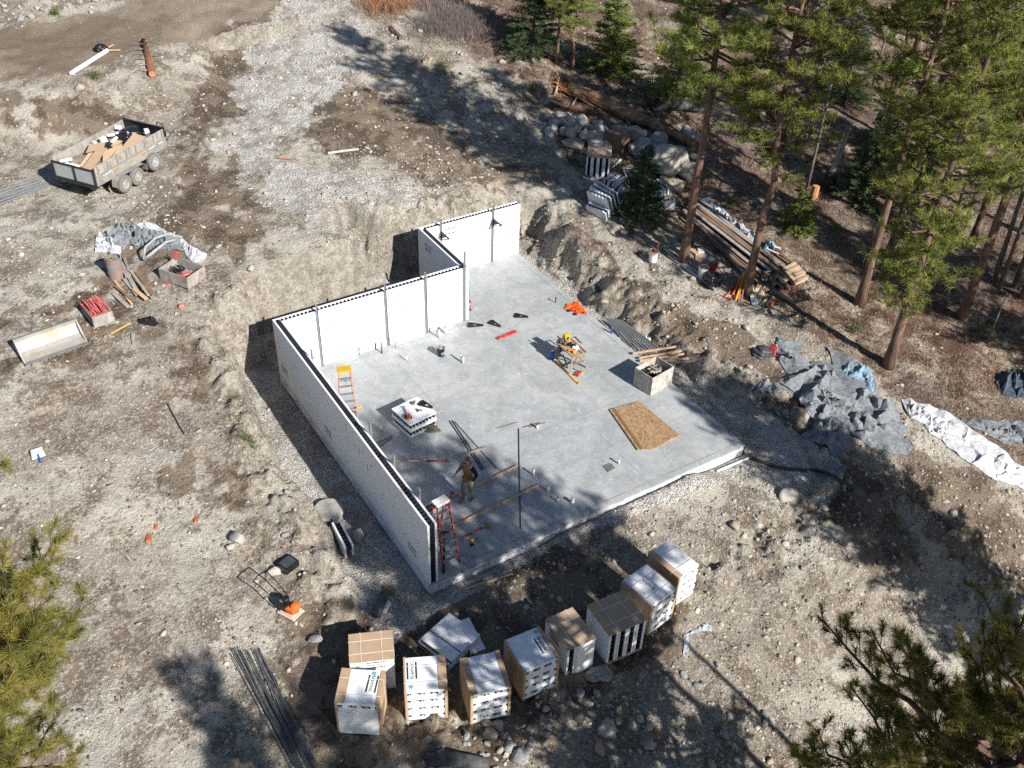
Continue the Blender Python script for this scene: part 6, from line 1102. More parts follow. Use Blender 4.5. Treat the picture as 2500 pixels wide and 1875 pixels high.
# white pails, bag, tools round the pines
wp_ = mat('white_pail', (.72, .71, .69), (.6, .59, .57), .5)
P = at(*q7(1212, 590)); pail(P, 'white pail full of orange clips on the dirt mound', wp_, orgp, .2, .5, stuff='orange_clip'); m_ = MB(); m_.bar((.12, 0, .45), (.2, .0, .8), .05, .02)
one(m_, 'orange_trowel', redp, 'orange red handle sticking up from the white pail', 'tool handle', loc=P)
P = at(*q7(1640, 730)); pail(P, 'white pail full of wood offcuts under the tall pine', wp_, lum, .22, .5, stuff='offcut'); sack(at(*q7(1715, 800)), .38, .34, .42, bag, 'shiny black rubbish bag beside the white pail of offcuts', seed=21, grp=None)
z2_ = lambda X, Y: (1640+X*.1537, 600+Y*.1537)
P = at(*z2_(660, 390)); m_ = MB(); m_.box((0, 0, .22), (.3, .2, .4)); one(m_, 'fuel_can', redp, 'small red fuel can in the shade behind the offcut pail', 'fuel can', loc=P, bevel=.03)
for i, (x, y, w1, w2, m, l) in enumerate(((350, 110, .5, .2, lum, 'pale offcut at the foot of the left tall pine'), (460, 90, .4, .25, whitep, 'white offcut at the foot of the left tall pine'), (400, 200, .35, .12, lum, 'tan offcut behind the offcut pail'), (620, 230, .3, .25, whitep, 'crumpled white scrap behind the offcut pail'), (1150, 890, .5, .08, lum, 'pale handle at the foot of the bent pine'), (1590, 950, .35, .1, orgp, 'orange handle lying right of the plywood'), (490, 830, .1, .6, brlum, 'brown stick on the dirt left of the tool pile'))):
    m_ = MB(); m_.box((0, 0, .05), (w1, w2, .06)); o = one(m_, 'offcut', m, l, 'offcut', 'offcuts round the pines', loc=at(*z2_(x, y))); o.rotation_euler = (RN.uniform(-.3, .3), 0, RN.uniform(0, 3))
for i, (x0, y0, x1, y1, m, l) in enumerate(((0, 210, 690, 720, steel, 'long pale steel stud along the path to the pines'), (-130, 60, 430, 530, steel, 'second long pale steel stud beside the first'), (-60, 170, 300, 440, steel, 'shorter pale steel stud in the same row'), (20, 190, 450, 480, steel, 'third long pale steel stud by the white pail'))):
    board(z2_(x0, y0), z2_(x1, y1), 'steel_stud', mat('pale_steel', (.5, .52, .53), (.38, .4, .41), .5, metal=.3), l, 'steel stud', .09, .05, lift=.04, group='pale studs by the pines')
def tl(x0, y0, x1, y1, m, label, za=.05, zb=.05, r_=.025, head=None, hm=None, name='hand_tool', cat='hand tool'):
    a_ = at(*z2_(x0, y0)); b_ = at(*z2_(x1, y1)); a_.z += za; b_.z += zb; m_ = MB(); m_.tube([(0, 0, 0), b_-a_], r_, 7); o = one(m_, name, m, label, cat, 'tools leaning at the bent pine', loc=a_)
    if head: g = MB(); d = (b_-a_).normalized(); n = Vector((-d.y, d.x, 0)).normalized(); g.bar(-n*head[0]/2, n*head[0]/2, head[1], .05); g.build('head', hm or m, o)
    return o
tl(830, 830, 1040, 600, redp, 'red rake with its wide head down, left of the tools', head=(.7, .05)); tl(1010, 880, 1150, 580, yel, 'yellow tube leaning against the bent pine', zb=.7, r_=.04); tl(1100, 900, 1165, 530, oldlum, 'shovel with a pale shaft leaning on the bent pine', zb=.9, head=(.25, .25), hm=steel)
tl(960, 800, 1080, 640, orgp, 'orange tube in the middle of the leaning tools', zb=.4, r_=.045); tl(1050, 850, 1130, 640, orgp, 'orange pick lying against the trunk', zb=.5, r_=.04, head=(.4, .05)); tl(900, 760, 1090, 560, redp, 'thin red bar behind the orange tools', zb=.5); P = at(*z2_(1090, 620)); m_ = MB(); m_.box((0, 0, .3), (.3, .2, .3)); one(m_, 'yellow_case', mat('dull_yellow', (.5, .42, .06), (.4, .33, .05), .6), 'dull yellow case amid the leaning tools', 'case', loc=P, bevel=.02)
tl(1140, 1045, 1540, 1020, oldlum, 'long push broom lying on the dirt', r_=.02); board(z2_(1515, 950), z2_(1610, 1100), 'broom_head', oldlum, 'wide wooden head of the push broom', 'broom head', .1, .07, lift=.03)
def sheetq(pts, name, m, label, cat, t_=.02, lift=(.1, .1, .1, .1), grp=None):
    P = [at(*p) for p in pts]
    for p, l in zip(P, lift): p.z += l
    o0 = sum(P, Vector())/len(P); a = MB(); k = len(P); a.add([p-o0 for p in P]+[p-o0-Vector((0, 0, t_)) for p in P], [tuple(range(k)), tuple(range(2*k-1, k-1, -1))]+[(i, (i+1) % k, k+(i+1) % k, k+i) for i in range(k)]); o = one(a, name, m, label, cat, grp, loc=o0); b_ = bmesh.new(); b_.from_mesh(o.data); bmesh.ops.recalc_face_normals(b_, faces=b_.faces); b_.to_mesh(o.data); b_.free(); return o
sheetq([z2_(1245, 720), z2_(1400, 730), z2_(1470, 800), z2_(1385, 920), z2_(1250, 790)], 'cardboard_sheet', mat('pale_card', (.5, .42, .3), (.42, .35, .25), .9), 'bent tan cardboard at the foot of the bent pine', 'cardboard', lift=(.3, .3, .1, .05, .2)); sheetq([z2_(1225, 780), z2_(1385, 915), z2_(1360, 945), z2_(1265, 945)], 'white_sheet', whitep, 'white panel under the bent tan cardboard', 'panel', lift=(.2, .1, .03, .03))
# long piles of planks under plastic
rp = random.Random(11)
for i in range(22):
    u = i/21; x0, y0 = 1455+u*60-90, 60+(1-u)*0+u*0; j = rp.uniform(-12, 12)
    a_ = (1695+u*-30+rp.uniform(-6, 6), 486+u*48); b_ = (1925+rp.uniform(-25, 22)-u*45, 655+u*62+rp.uniform(-4, 10))
    board(a_, b_, 'long_plank', [brlum, oldlum, aged, brlum][i % 4], 'long weathered plank in the pile running behind the two near pines', 'plank', .17, .05, lift=.05+.10*(i % 3), group='long plank pile')
cloth([q7(1620, 60), q7(1740, 110), q7(1850, 190), q7(1980, 290), q7(2070, 360), q7(2110, 420), q7(2060, 480), q7(1980, 440), q7(1860, 350), q7(1740, 260), q7(1640, 180), q7(1590, 130)], .5, 71, clear, 'plastic_cover', 'shiny milky plastic covering the far side of the plank pile', 'plastic cover', res=.05, fold=.3, edge=.3)
cloth([z2_(1400, 0), z2_(1560, -60), z2_(1650, 0), z2_(1640, 80), z2_(1560, 130), z2_(1590, 240), z2_(1500, 210), z2_(1420, 130)], .45, 73, bluetarp, 'blue_tarp', 'crumpled light blue sheet between the bent pine and the white frame', 'sheet', res=.045, fold=.3, edge=.25); cloth([z2_(1600, 270), z2_(1660, 280), z2_(1690, 370), z2_(1640, 350)], .25, 74, bluetarp, 'blue_scrap', 'small blue scrap at the split firewood', 'sheet', res=.04, fold=.2, edge=.2)
cloth([q7(1760, 120), q7(1840, 140), q7(1860, 210), q7(1800, 200)], .3, 75, mat('deep_blue', (.05, .12, .2), (.03, .08, .14), .5), 'blue_scrap', 'deep blue scrap by the top of the milky plastic', 'sheet', res=.05, fold=.2, edge=.2)
m_ = MB(); P0 = at(*z2_(1530, 60)); fr = [at(*z2_(*p)) for p in ((1530, 50), (1710, 100), (1680, 190), (1500, 110))]
for a_, b_ in zip(fr, fr[1:]+fr[:1]): m_.bar(a_-P0+Vector((0, 0, .2)), b_-P0+Vector((0, 0, .2)), .05, .05)
one(m_, 'window_surround', whitep, 'white window frame leaning by the split firewood', 'frame', loc=P0)
for i in range(18):
    u = i/17; a_ = z2_(1740+u*190+rp.uniform(-8, 8), 430+u*230+rp.uniform(-8, 8)); b_ = z2_(1960+u*210+rp.uniform(-40, 20), 330+u*240+rp.uniform(-8, 8)); board(a_, b_, 'split_log', lum if i % 3 else oldlum, 'split pale log in the firewood row right of the bending worker', 'firewood', .13, .10, lift=.05+.1*(i % 2), group='row of split firewood')
for i, (x0, y0, x1, y1, m) in enumerate(((1480, 680, 1930, 960, oldlum), (1560, 560, 1750, 740, brlum), (1600, 520, 1860, 750, brlum), (1000, 320, 1150, 500, lum), (820, 120, 1150, 520, oldlum))):
    board(z2_(x0, y0), z2_(x1, y1), 'long_plank', m, ['long pale plank sticking out past the worker\'s feet', 'dark plank below the worker\'s hands', 'dark brown plank ending at the firewood', 'short bright plank left of the bent pine', 'thin crooked plank across the near side of the pile'][i], 'plank', .11, .07, lift=.15, group='planks beside the long pile')
# forms and boulders on the slope
def upbundle(P4, H, label, stripes, side): 
    z = at(*P4[2]).z+H*.0; return None
zt_ = at(1500, 440).z+1.15; bundle_up([q3(640, 1255), q3(835, 1275), q3(870, 1368), q3(665, 1355)], zt_-.05, zt_-1.2, 'cardboard topped bundle with four dark upright gaps below the boulders', stripes=4, group=None, side_logo=(.1, .7))
zz2 = lambda X, Y: (1420+X*.13264, 340+Y*.13264)
def leanform(x0, y0, x1, y1, label, H=.95, lean=.35, i=0, teeth=True):
    a_ = at(*zz2(x0, y0)); b_ = at(*zz2(x1, y1)); d = b_-a_; t_ = thing('foam_form', label, 'foam form', a_.lerp(b_, .5), math.atan2(d.y, d.x), 'white forms stacked on the slope', (lean, 0)); L = d.length
    for y in (-.10, .10):
        m_ = MB(); m_.box((0, y, H/2), (L, .06, H))
        for k in range(int(L/.2)): m_.box((-L/2+.1+k*.2, y, H+.02), (.1, .055, .06))
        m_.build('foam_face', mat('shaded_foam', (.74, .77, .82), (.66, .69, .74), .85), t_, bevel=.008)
    m_ = MB()
    for k in range(6): m_.box((-L/2+.12+k*(L-.24)/5, 0, H*.55), (.04, .15, H*.75))
    m_.build('webbing', webm, t_)
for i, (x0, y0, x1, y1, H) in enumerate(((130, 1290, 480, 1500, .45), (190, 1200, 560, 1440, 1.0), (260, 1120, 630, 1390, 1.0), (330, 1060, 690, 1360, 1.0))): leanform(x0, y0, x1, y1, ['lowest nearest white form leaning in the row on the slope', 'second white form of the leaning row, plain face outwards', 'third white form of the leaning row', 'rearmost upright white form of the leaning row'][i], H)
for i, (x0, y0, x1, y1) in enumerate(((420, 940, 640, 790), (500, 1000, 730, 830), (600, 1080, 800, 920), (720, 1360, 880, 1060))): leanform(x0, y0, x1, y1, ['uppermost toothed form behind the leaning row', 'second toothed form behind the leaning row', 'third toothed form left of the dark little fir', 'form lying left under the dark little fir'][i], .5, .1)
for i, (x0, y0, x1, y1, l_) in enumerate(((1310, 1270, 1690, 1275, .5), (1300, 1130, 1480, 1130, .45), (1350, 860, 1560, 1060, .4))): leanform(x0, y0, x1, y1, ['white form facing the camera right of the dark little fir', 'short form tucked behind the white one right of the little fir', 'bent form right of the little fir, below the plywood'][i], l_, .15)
for i, (x0, y0, x1, y1) in enumerate(((580, 540, 720, 400), (760, 570, 820, 720), (740, 555, 910, 575), (20, 720, 290, 840), (250, 790, 360, 730), (470, 600, 520, 790))): board(zz2(x0, y0), zz2(x1, y1), 'foam_strip', foam, ['white strip pointing up right of the upright bundle', 'white strip standing left of the little fir', 'thin white strip crossing toward the little fir', 'thin strip at the foot of the upright bundle', 'short bent strip under the upright bundle', 'looped strip right of the upright bundle'][i], 'foam strip', .07, .05, lift=.06, group='white strips on the slope')
sheetq([zz2(1450, 720), zz2(1930, 830), zz2(1800, 1030), zz2(1380, 850)], 'plywood_sheet', ply, 'weathered plywood sheet lying right of the little fir', 'plywood', lift=(.25, .15, .1, .15)); sheetq([q3(420, 1230), q3(540, 1195), q3(630, 1250), q3(600, 1305), q3(450, 1270)], 'plywood_sheet', ply, 'pale plywood piece left of the upright bundle', 'plywood', lift=(.1, .15, .15, .1, .1)); sheetq([zz2(790, 330), zz2(1030, 360), zz2(1090, 480), zz2(860, 480)], 'plywood_sheet', brlum, 'dark plywood piece between the cardboard box and the little fir', 'plywood', lift=(.1,)*4)
P = at(*q3(945, 1330)); m_ = MB(); m_.box((0, 0, .55), (.95, .95, .95)); o = one(m_, 'cardboard_box', mat('brown_box', (.20, .135, .095), (.15, .10, .07), .9, scale=3), 'dark brown cardboard box standing among the boulders', 'box', loc=P+Vector((0, .5, -.1)), bevel=.01); o.rotation_euler = (0, 0, .3)
k_ = -1
BL = [(310, 995, .42), (405, 990, .4), (490, 1010, .45), (375, 1050, .62), (350, 1120, .5), (505, 1080, .5), (455, 1140, .4), (515, 1160, .5), (600, 1050, .6), (560, 1030, .35), (650, 1100, .45), (735, 1075, .4), (630, 1170, .5), (690, 1180, .5), (780, 1150, .7), (720, 1225, .55), (800, 1215, .6), (900, 1110, .45), (940, 1125, .4), (1060, 1100, .35), (1010, 1140, .4), (1060, 1170, .6), (1120, 1150, .35), (1150, 1270, 1.1), (1240, 1230, .75), (1040, 1290, .45), (820, 1275, .4), (1340, 1290, .7), (1330, 1420, 1.15), (1450, 1390, .8), (1520, 1490, .7), (1175, 1400, .6), (1575, 1480, .4), (1520, 1165, .75), (1390, 1460, .5)]
LB = ['leftmost pale boulder of the row', 'second pale boulder at the upper left of the row', 'third round boulder at the top left of the row', 'broad dark faced boulder at the left end', 'square pale boulder at the lower left end']
for i, (x, y, s_) in enumerate(BL):
    p = at(*q3(x, y+s_*60)); stone(p.x, p.y, s_*1.12, LB[i] if i < 5 else {23: 'huge blue grey boulder in the middle of the pile', 28: 'huge dark boulder at the right of the pile', 33: 'lone white veined boulder right of the fallen log'}.get(i, 'grey boulder in the row below the fallen log'), 'boulders below the fallen log', True, .15, z=p.z)
a_ = at(*q3(350, 730)); b_ = at(*q3(1540, 1280)); d = b_-a_; lg = thing('fallen_log', 'long rotting fallen log with a splintered orange end on the slope', 'log', a_); pts = []; n = 16
for k in range(n+1): p = a_+d*(k/n); pts.append(Vector((d.x*k/n+.12*math.sin(k*1.3), d.y*k/n+.12*math.cos(k), h1(p.x, p.y)-a_.z+.28)))
m_ = MB(); m_.tube(pts[2:], [min(.42, .28+.05*k)-.017*k+.03*math.sin(k*2) for k in range(len(pts)-2)], 12); m_.build('log_body', mat('log_bark', (.27, .19, .13), (.11, .08, .06), .95, scale=4, bump=1, bscale=10, dirt=(.42, .2, .08), dscale=2), lg); m_ = MB()
for k in range(80): u0 = rp.uniform(-.01, .24); u1 = u0+rp.uniform(.06, .17); q = Vector((rp.uniform(-.36, .36), rp.uniform(-.36, .36), rp.uniform(.0, .6)*(.5+2*u0))); m_.bar(Vector((d.x*u0, d.y*u0, h1(*(a_+d*u0)[:2])-a_.z))+q, Vector((d.x*u1, d.y*u1, h1(*(a_+d*u1)[:2])-a_.z))+q*.8+Vector((rp.uniform(-.12, .12), rp.uniform(-.12, .12), rp.uniform(-.08, .14))), rp.uniform(.03, .10), rp.uniform(.03, .06))
m_.build('splintered_wood', mat('orange_rot', (.50, .22, .08), (.25, .11, .05), .9, scale=8), lg)
for i, (x0, y0, x1, y1, r_, m, l) in enumerate(((375, 830, 400, 700, .06, lum, 'pale stick leaning on the splintered log end'), (520, 930, 600, 790, .04, oldlum, 'grey stick leaning across the log'), (120, 830, 210, 910, .08, lum, 'orange branch left of the boulders'), (330, 890, 440, 940, .06, lum, 'orange splinter on the slope above the boulders'), (640, 800, 730, 780, .07, BARK, 'dark root stub behind the log'), (980, 1060, 1010, 1090, .05, BARK, 'short stub on the log'), (1120, 1040, 1260, 1110, .1, oldlum, 'grey plank behind the log'))):
    rods([(q3(x0, y0), q3(x1, y1))], r_, 'branch', m, l, 'branch', 'branches round the fallen log', z=None, lift=.12)
P = at(*q3(1420, 960)); m_ = MB(); m_.tube([(-1.2, .5, .1), (-.4, .2, .45), (.5, -.2, .3), (1.3, -.6, .1)], [.18, .32, .28, .12], 9); m_.tube([(-.4, .2, .4), (-.5, .3, 1.0)], [.08, .03], 6); one(m_, 'dark_log', mat('charred_log', (.13, .13, .135), (.04, .045, .05), .9), 'dark mossy log under the loose olive fir', 'log', loc=P, smooth=True)
P = at(*q4(520, 1620)); m_ = MB(); m_.tube([(0, 0, 0), (.1, 0, .9), (.35, .0, 2.0), (.5, 0, 3.0)], [.30, .22, .1, .02], 9); m_.tube([(.1, 0, .8), (.1, .05, 1.9), (.25, 0, 3.1)], [.14, .08, .02], 7); sn = one(m_, 'dead_snag', mat('silver_snag', (.48, .46, .43), (.3, .28, .26), .9, scale=8, streak=(1, 1, .2)), 'broken silver snag standing in the shade between the pines', 'dead tree', loc=P, smooth=True); m_ = MB(); m_.lathe([(.34, 0), (.32, .5), (.2, .9)], 10); m_.build('dark_base', mat('dark_rot', (.07, .05, .04), (.03, .025, .02), .95), sn)
m_ = MB(); m_.tube([(0, 0, 0), (.05, 0, .7)], [.22, .17], 9); one(m_, 'sawn_stump', mat('orange_stump', (.6, .27, .1), (.35, .2, .12), .9, scale=5), 'short orange stump above the small bright fir', 'stump', loc=at(*q8(385, 60)))
# ------------------------------------------------------------------ people
def skinned(name, chains, m, parent, sub=2, root=0):
    """one continuous surface grown from joints; chains = list of lists of (key,(x,y,z),(rx,ry)) sharing keys"""
    V = []; idx = {}; E = []; R = []
    for ch in chains:
        prev = None
        for key, p, r_ in ch:
            if key not in idx: idx[key] = len(V); V.append(p); R.append(r_ if hasattr(r_, '__len__') else (r_, r_))
            if prev is not None: E.append((prev, idx[key]))
            prev = idx[key]
    me = bpy.data.meshes.new(name); me.from_pydata(V, E, []); me.materials.append(m); o = bpy.data.objects.new(name, me); COL.objects.link(o); o.parent = parent
    md = o.modifiers.new('skin', 'SKIN'); md.use_smooth_shade = True; md.branch_smoothing = .5
    if not me.skin_vertices: return o
    for i, r_ in enumerate(R): me.skin_vertices[0].data[i].radius = r_
    me.skin_vertices[0].data[root].use_root = True; s_ = o.modifiers.new('sub', 'SUBSURF'); s_.levels = sub; s_.render_levels = sub; return o
def person(P, rz, J, label, top, legs, cap, sleeve, group=None, sleeve_r=None, hood=None, hgt_=1.0):
    """J: joints in metres, x forward? x = right of the figure, y = forward, z = up"""
    t_ = thing('person', label, 'person', P, rz, group); t_.scale = (hgt_,)*3; g = lambda k: J[k]
    def mid(a, b, u=.5): return tuple(a[i]+(b[i]-a[i])*u for i in range(3))
    arms = []
    for s_ in ('L', 'R'):
        arms += [[('neckb', g('neckb'), (.06, .06)), ('sh'+s_, g('sh'+s_), (.055, .055)), ('el'+s_, g('el'+s_), (.043, .043)), ('wr'+s_, g('wr'+s_), (.028, .028)), ('pa'+s_, mid(g('wr'+s_), g('ha'+s_), .6), (.038, .020))]]
    body = [[('pel', g('pel'), (.12, .09)), ('wst', mid(g('pel'), g('chest'), .5), (.115, .085)), ('chest', g('chest'), (.135, .095)), ('neckb', g('neckb'), (.06, .06)), ('neck', mid(g('neckb'), g('head'), .45), (.05, .05)), ('head', g('head'), (.078, .088)), ('crown', g('crown'), (.072, .082))]]+arms
    for s_ in ('L', 'R'): body += [[('pel', 0, 0), ('hip'+s_, g('hip'+s_), (.085, .085)), ('kn'+s_, g('kn'+s_), (.058, .058)), ('an'+s_, g('an'+s_), (.04, .04)), ('to'+s_, g('to'+s_), (.042, .03))]]
    b = skinned('body', body, skin, t_)
    for s_ in ('L', 'R'):      # five fingers rooted in the palm
        w_ = Vector(g('wr'+s_)); p_ = Vector(g('ha'+s_)); d = (p_-w_).normalized(); sd = d.cross(Vector((0, 1, .3))).normalized(); sg = 1 if s_ == 'R' else -1; dn = d.cross(sd)
        for k, (o_, ln) in enumerate(((-.03, .06), (-.01, .075), (.01, .078), (.03, .068))):
            a_ = w_+d*.07+sd*o_; q = a_+d*ln*.5+dn*.012; e = q+d*ln*.4+dn*.03; skinned('finger', [[('a', tuple(a_), (.010, .010)), ('b', tuple(q), (.009, .009)), ('c', tuple(e), (.007, .007))]], skin, b, 1)
        a_ = w_+d*.025-sd*sg*.022; skinned('thumb', [[('a', tuple(a_), (.012, .012)), ('b', tuple(a_-sd*sg*.035+d*.03), (.010, .010)), ('c', tuple(a_-sd*sg*.04+d*.06), (.008, .008))]], skin, b, 1)
    hd = Vector(g('head')); cr = Vector(g('crown')); upv = (cr-hd).normalized(); fw = Vector(g('face')).normalized(); sdv = fw.cross(upv).normalized()
    Mh = Matrix(((sdv[0], fw[0], upv[0], hd[0]), (sdv[1], fw[1], upv[1], hd[1]), (sdv[2], fw[2], upv[2], hd[2]), (0, 0, 0, 1)))
    v, f = ico(3); hv = v*np.array([.085, .10, .10])+np.array([0, -.012, .085]); keep = hv; mb = MB(); mb.add([tuple(p) for p in hv if True], [tuple(q) for q in f if hv[q][:, 2].min() > .045 and (hv[q][:, 1].mean() < .035 or hv[q][:, 2].mean() > .135)], Mh); mb.build('hair', cap, t_, smooth=True)
    fm = MB(); fm.add([(0, .082, .035), (-.016, .078, .02), (.016, .078, .02), (0, .108, .022), (0, .085, .065)], [(0, 1, 3), (0, 3, 2), (1, 4, 3), (3, 4, 2)], Mh)
    for s_ in (-1, 1): fm.box((s_*.082, 0, .045), (.014, .035, .055), M=Mh)
    fm.build('nose_and_ears', skin, b, smooth=True); em = MB(); em.box((0, .082, .062), (.125, .02, .03), M=Mh); em.build('glasses', mat('dark_lenses', (.10, .05, .03), (.05, .02, .02), .3), t_, bevel=.005); mm = MB(); mm.box((0, .079, -.005), (.045, .01, .008), M=Mh); mm.build('mouth', mat('lips', (.32, .13, .1), (.3, .12, .1), .7), b)
    k_ = 1.22; skinned('jacket', [[('hem', mid(g('pel'), g('chest'), -.22), (.160, .128)), ('pel', mid(g('pel'), g('chest'), .1), (.152, .120)), ('wst', mid(g('pel'), g('chest'), .5), (.155, .120)), ('chest', g('chest'), (.170, .125)), ('neckb', g('neckb'), (.090, .090))], [('chest', 0, 0), ('shL', g('shL'), (.105, .105))], [('chest', 0, 0), ('shR', g('shR'), (.105, .105))]], top, t_)
    for s_ in ('L', 'R'):
        el, wr = g('el'+s_), g('wr'+s_); skinned('sleeve', [[('a0', mid(g('neckb'), g('sh'+s_), .7), (.080, .080)), ('a', g('sh'+s_), (.082, .082)), ('b', el, (.056, .056)), ('c', mid(el, wr, .85), (.046, .046))]], (sleeve_r or sleeve) if s_ == 'R' else sleeve, t_)
    tr_ = [[('pel', g('pel'), (.135, .105)), ('hip'+s_, g('hip'+s_), (.10, .10)), ('kn'+s_, g('kn'+s_), (.076, .076)), ('cf', mid(g('kn'+s_), g('an'+s_), .5), (.07, .07)), ('an', mid(g('kn'+s_), g('an'+s_), .92), (.062, .062))] for s_ in ('L', 'R')]
    tr_[1] = [(a if a in ('pel',) else a+'R2' if a in ('cf', 'an') else a, b_, c_) for a, b_, c_ in tr_[1]]
    skinned('trousers', tr_, legs, t_)
    for s_ in ('L', 'R'):
        a_, to = Vector(g('an'+s_)), Vector(g('to'+s_)); h_ = a_-(to-a_)*.25; h_.z = a_.z-.02; skinned('boot', [[('a', tuple(a_+Vector((0, 0, .06))), (.055, .055)), ('b', tuple(a_), (.058, .055)), ('c', tuple(a_.lerp(to, .6)), (.055, .045)), ('d', tuple(to+(to-a_).normalized()*.04), (.048, .035))]], boot, t_, 1)
    if hood: 
        m_ = MB(); c_ = Vector(g('neckb'))
        ring = [c_+Vector((.105*math.cos(q), .085*math.sin(q)-.02, .045+.03*math.cos(q+1.6))) for q in np.linspace(0, 2*math.pi, 13)]; m_.tube(ring, .038, 8, cap=False); m_.build('hood', hood, t_, smooth=True)
    return t_
greyh = mat('grey_hood', (.27, .25, .22), (.18, .165, .145), .95, scale=12)
J1 = dict(pel=(0, 0, .97), chest=(.0, .03, 1.33), neckb=(0, .03, 1.52), head=(0.0, .075, 1.66), crown=(0.0, .065, 1.80), face=(.10, 1, -.42), shL=(-.20, .02, 1.46), shR=(.20, .02, 1.46), elL=(-.33, -.02, 1.20), elR=(.31, .02, 1.19), wrL=(-.26, .22, 1.06), wrR=(.42, .14, .97), haL=(-.17, .33, 1.02), haR=(.46, .20, .83),
          hipL=(-.10, 0, .92), hipR=(.10, .02, .92), knL=(-.11, .02, .50), knR=(.11, .16, .51), anL=(-.12, -.12, .09), anR=(.10, .10, .09), toL=(-.14, .06, .05), toR=(.12, .29, .05))
pf = S(1143, 1219); person((pf.x, pf.y, 0), math.atan2(-.838, -.545)-math.pi/2-.6, J1, 'man in a rust brown vest, grey hood and khaki trousers walking on the slab', vest, trous, hair, bkcl, hood=greyh, sleeve_r=mat('tan_sleeve', (.30, .20, .12), (.12, .10, .07), .95, scale=12))
J2 = dict(pel=(0, -.1, .86), chest=(0, .22, 1.02), neckb=(0, .40, 1.05), head=(0, .52, 1.02), crown=(0, .65, 1.03), face=(0, .3, -1), shL=(-.19, .34, 1.0), shR=(.19, .34, 1.0), elL=(-.24, .42, .72), elR=(.24, .40, .72), wrL=(-.16, .58, .52), wrR=(.15, .58, .52), haL=(-.13, .66, .42), haR=(.12, .66, .42),
          hipL=(-.11, -.12, .84), hipR=(.11, -.12, .84), knL=(-.16, -.02, .46), knR=(.18, .02, .46), anL=(-.18, -.12, .09), anR=(.2, -.1, .09), toL=(-.2, .07, .05), toR=(.23, .09, .05))
p2 = at(1873, 712); person((p2.x, p2.y, p2.z+.02), 1.75, J2, 'man in a black jacket and blue jeans bending over the long plank pile', bkcl, jean, hair, bkcl)
# ------------------------------------------------------------------ scattered stones
def on_slab(x, y, m_=.1): return -m_ < x < SW+m_ and -m_ < y < SL2+m_
named = [(r6(385, 430), .17, 'oval pale stone below the plate compactor'), (r6(505, 560), .36, 'large round grey stone left of the rear bundle'), (q5(1885, 470), .22, 'pale stone above the low grey crate'), (q5(2165, 690), .28, 'pale stone near the back bank left of the gravel'), (q1(700, 780), .5, 'two toned boulder half buried in the road bank'), (r6(95, 1840), .3, 'stone by the bar bundle'), (r2(160, 1620), .4, 'flat pale rock beside the black box'),
         (r7(760, 870), .55, 'large pale rock in front of the narrow bundle'), (r7(690, 890), .4, 'tall pale rock left of the large one'), (r7(800, 1340), .5, 'long sharp grey rock at the bottom right of the bundles'), (r7(750, 1500), .35, 'broad pale rock below the long sharp one'), (r7(440, 1245), .28, 'square pale rock at the bottom'), (r7(290, 1150), .2, 'small square rock right of the plain bundle'), (r7(70, 1590), .42, 'large pale rock near the bottom edge'),
         (r3(1990, 1320), .33, 'angular grey rock in front of the gravel apron'), (r3(2110, 1220), .35, 'broad grey rock at the right of the gravel apron'), (r3(1920, 1230), .32, 'grey rock at the left of the gravel apron group'), (r4(325, 1140), .27, 'pale rock casting a dark shade below the drain pipe'), (r4(1090, 870), .22, 'pale rock on the ridge right of the tree shade'), (r4(1590, 1280), .28, 'pale rock on the right slope'), (r4(155, 1375), .24, 'oval white rock low on the right'), (r4(1590, 1110), .24, 'pale rock high on the right slope'),
         (q7(800, 950), .3, 'white angular rock below the dark gap beside the slab'), (q7(970, 355), .3, 'pale rock on the path above the white pail'), (q7(1550, 750), .3, 'round pale rock beside the steel studs'), (q7(2020, 1175), .3, 'pale rock on the dirt above the new boards'), (q2(2120, 540), .3, 'white rock at the forest edge'), (q2(1880, 740), .4, 'bluish white rock on the slope left of the log'), (q2(1450, 535), .3, 'flat white rock above the shaded bank'), (q2(850, 815), .3, 'flat pale rock on the gravel track'), (q2(1785, 640), .35, 'upright pale rock at the broken bank'), (q3(1500, 60), .3, 'pale rock at the upper edge of the forest'),
         (q7(80, 350), .35, 'grey rock in the bank behind the right wall end'), (r8(95, 700), .18, 'round grey rock at the lower right'), (r8(250, 730), .22, 'pale rock low beside the round one'), (r2(250, 1300), .25, 'rock at the rim of the dark hole'), (r2(880, 1310), .5, 'broad pale rock right of the form in the hole'), (r1(2050, 1340), .45, 'grey rock on the cut bank left of the hole'), (r1(1990, 1400), .25, 'small pale rock under the grey one on the cut bank')]
for p, s_, l in named: q = at(*p); stone(q.x, q.y, s_, l, 'single rocks', False, .25, z=q.z)
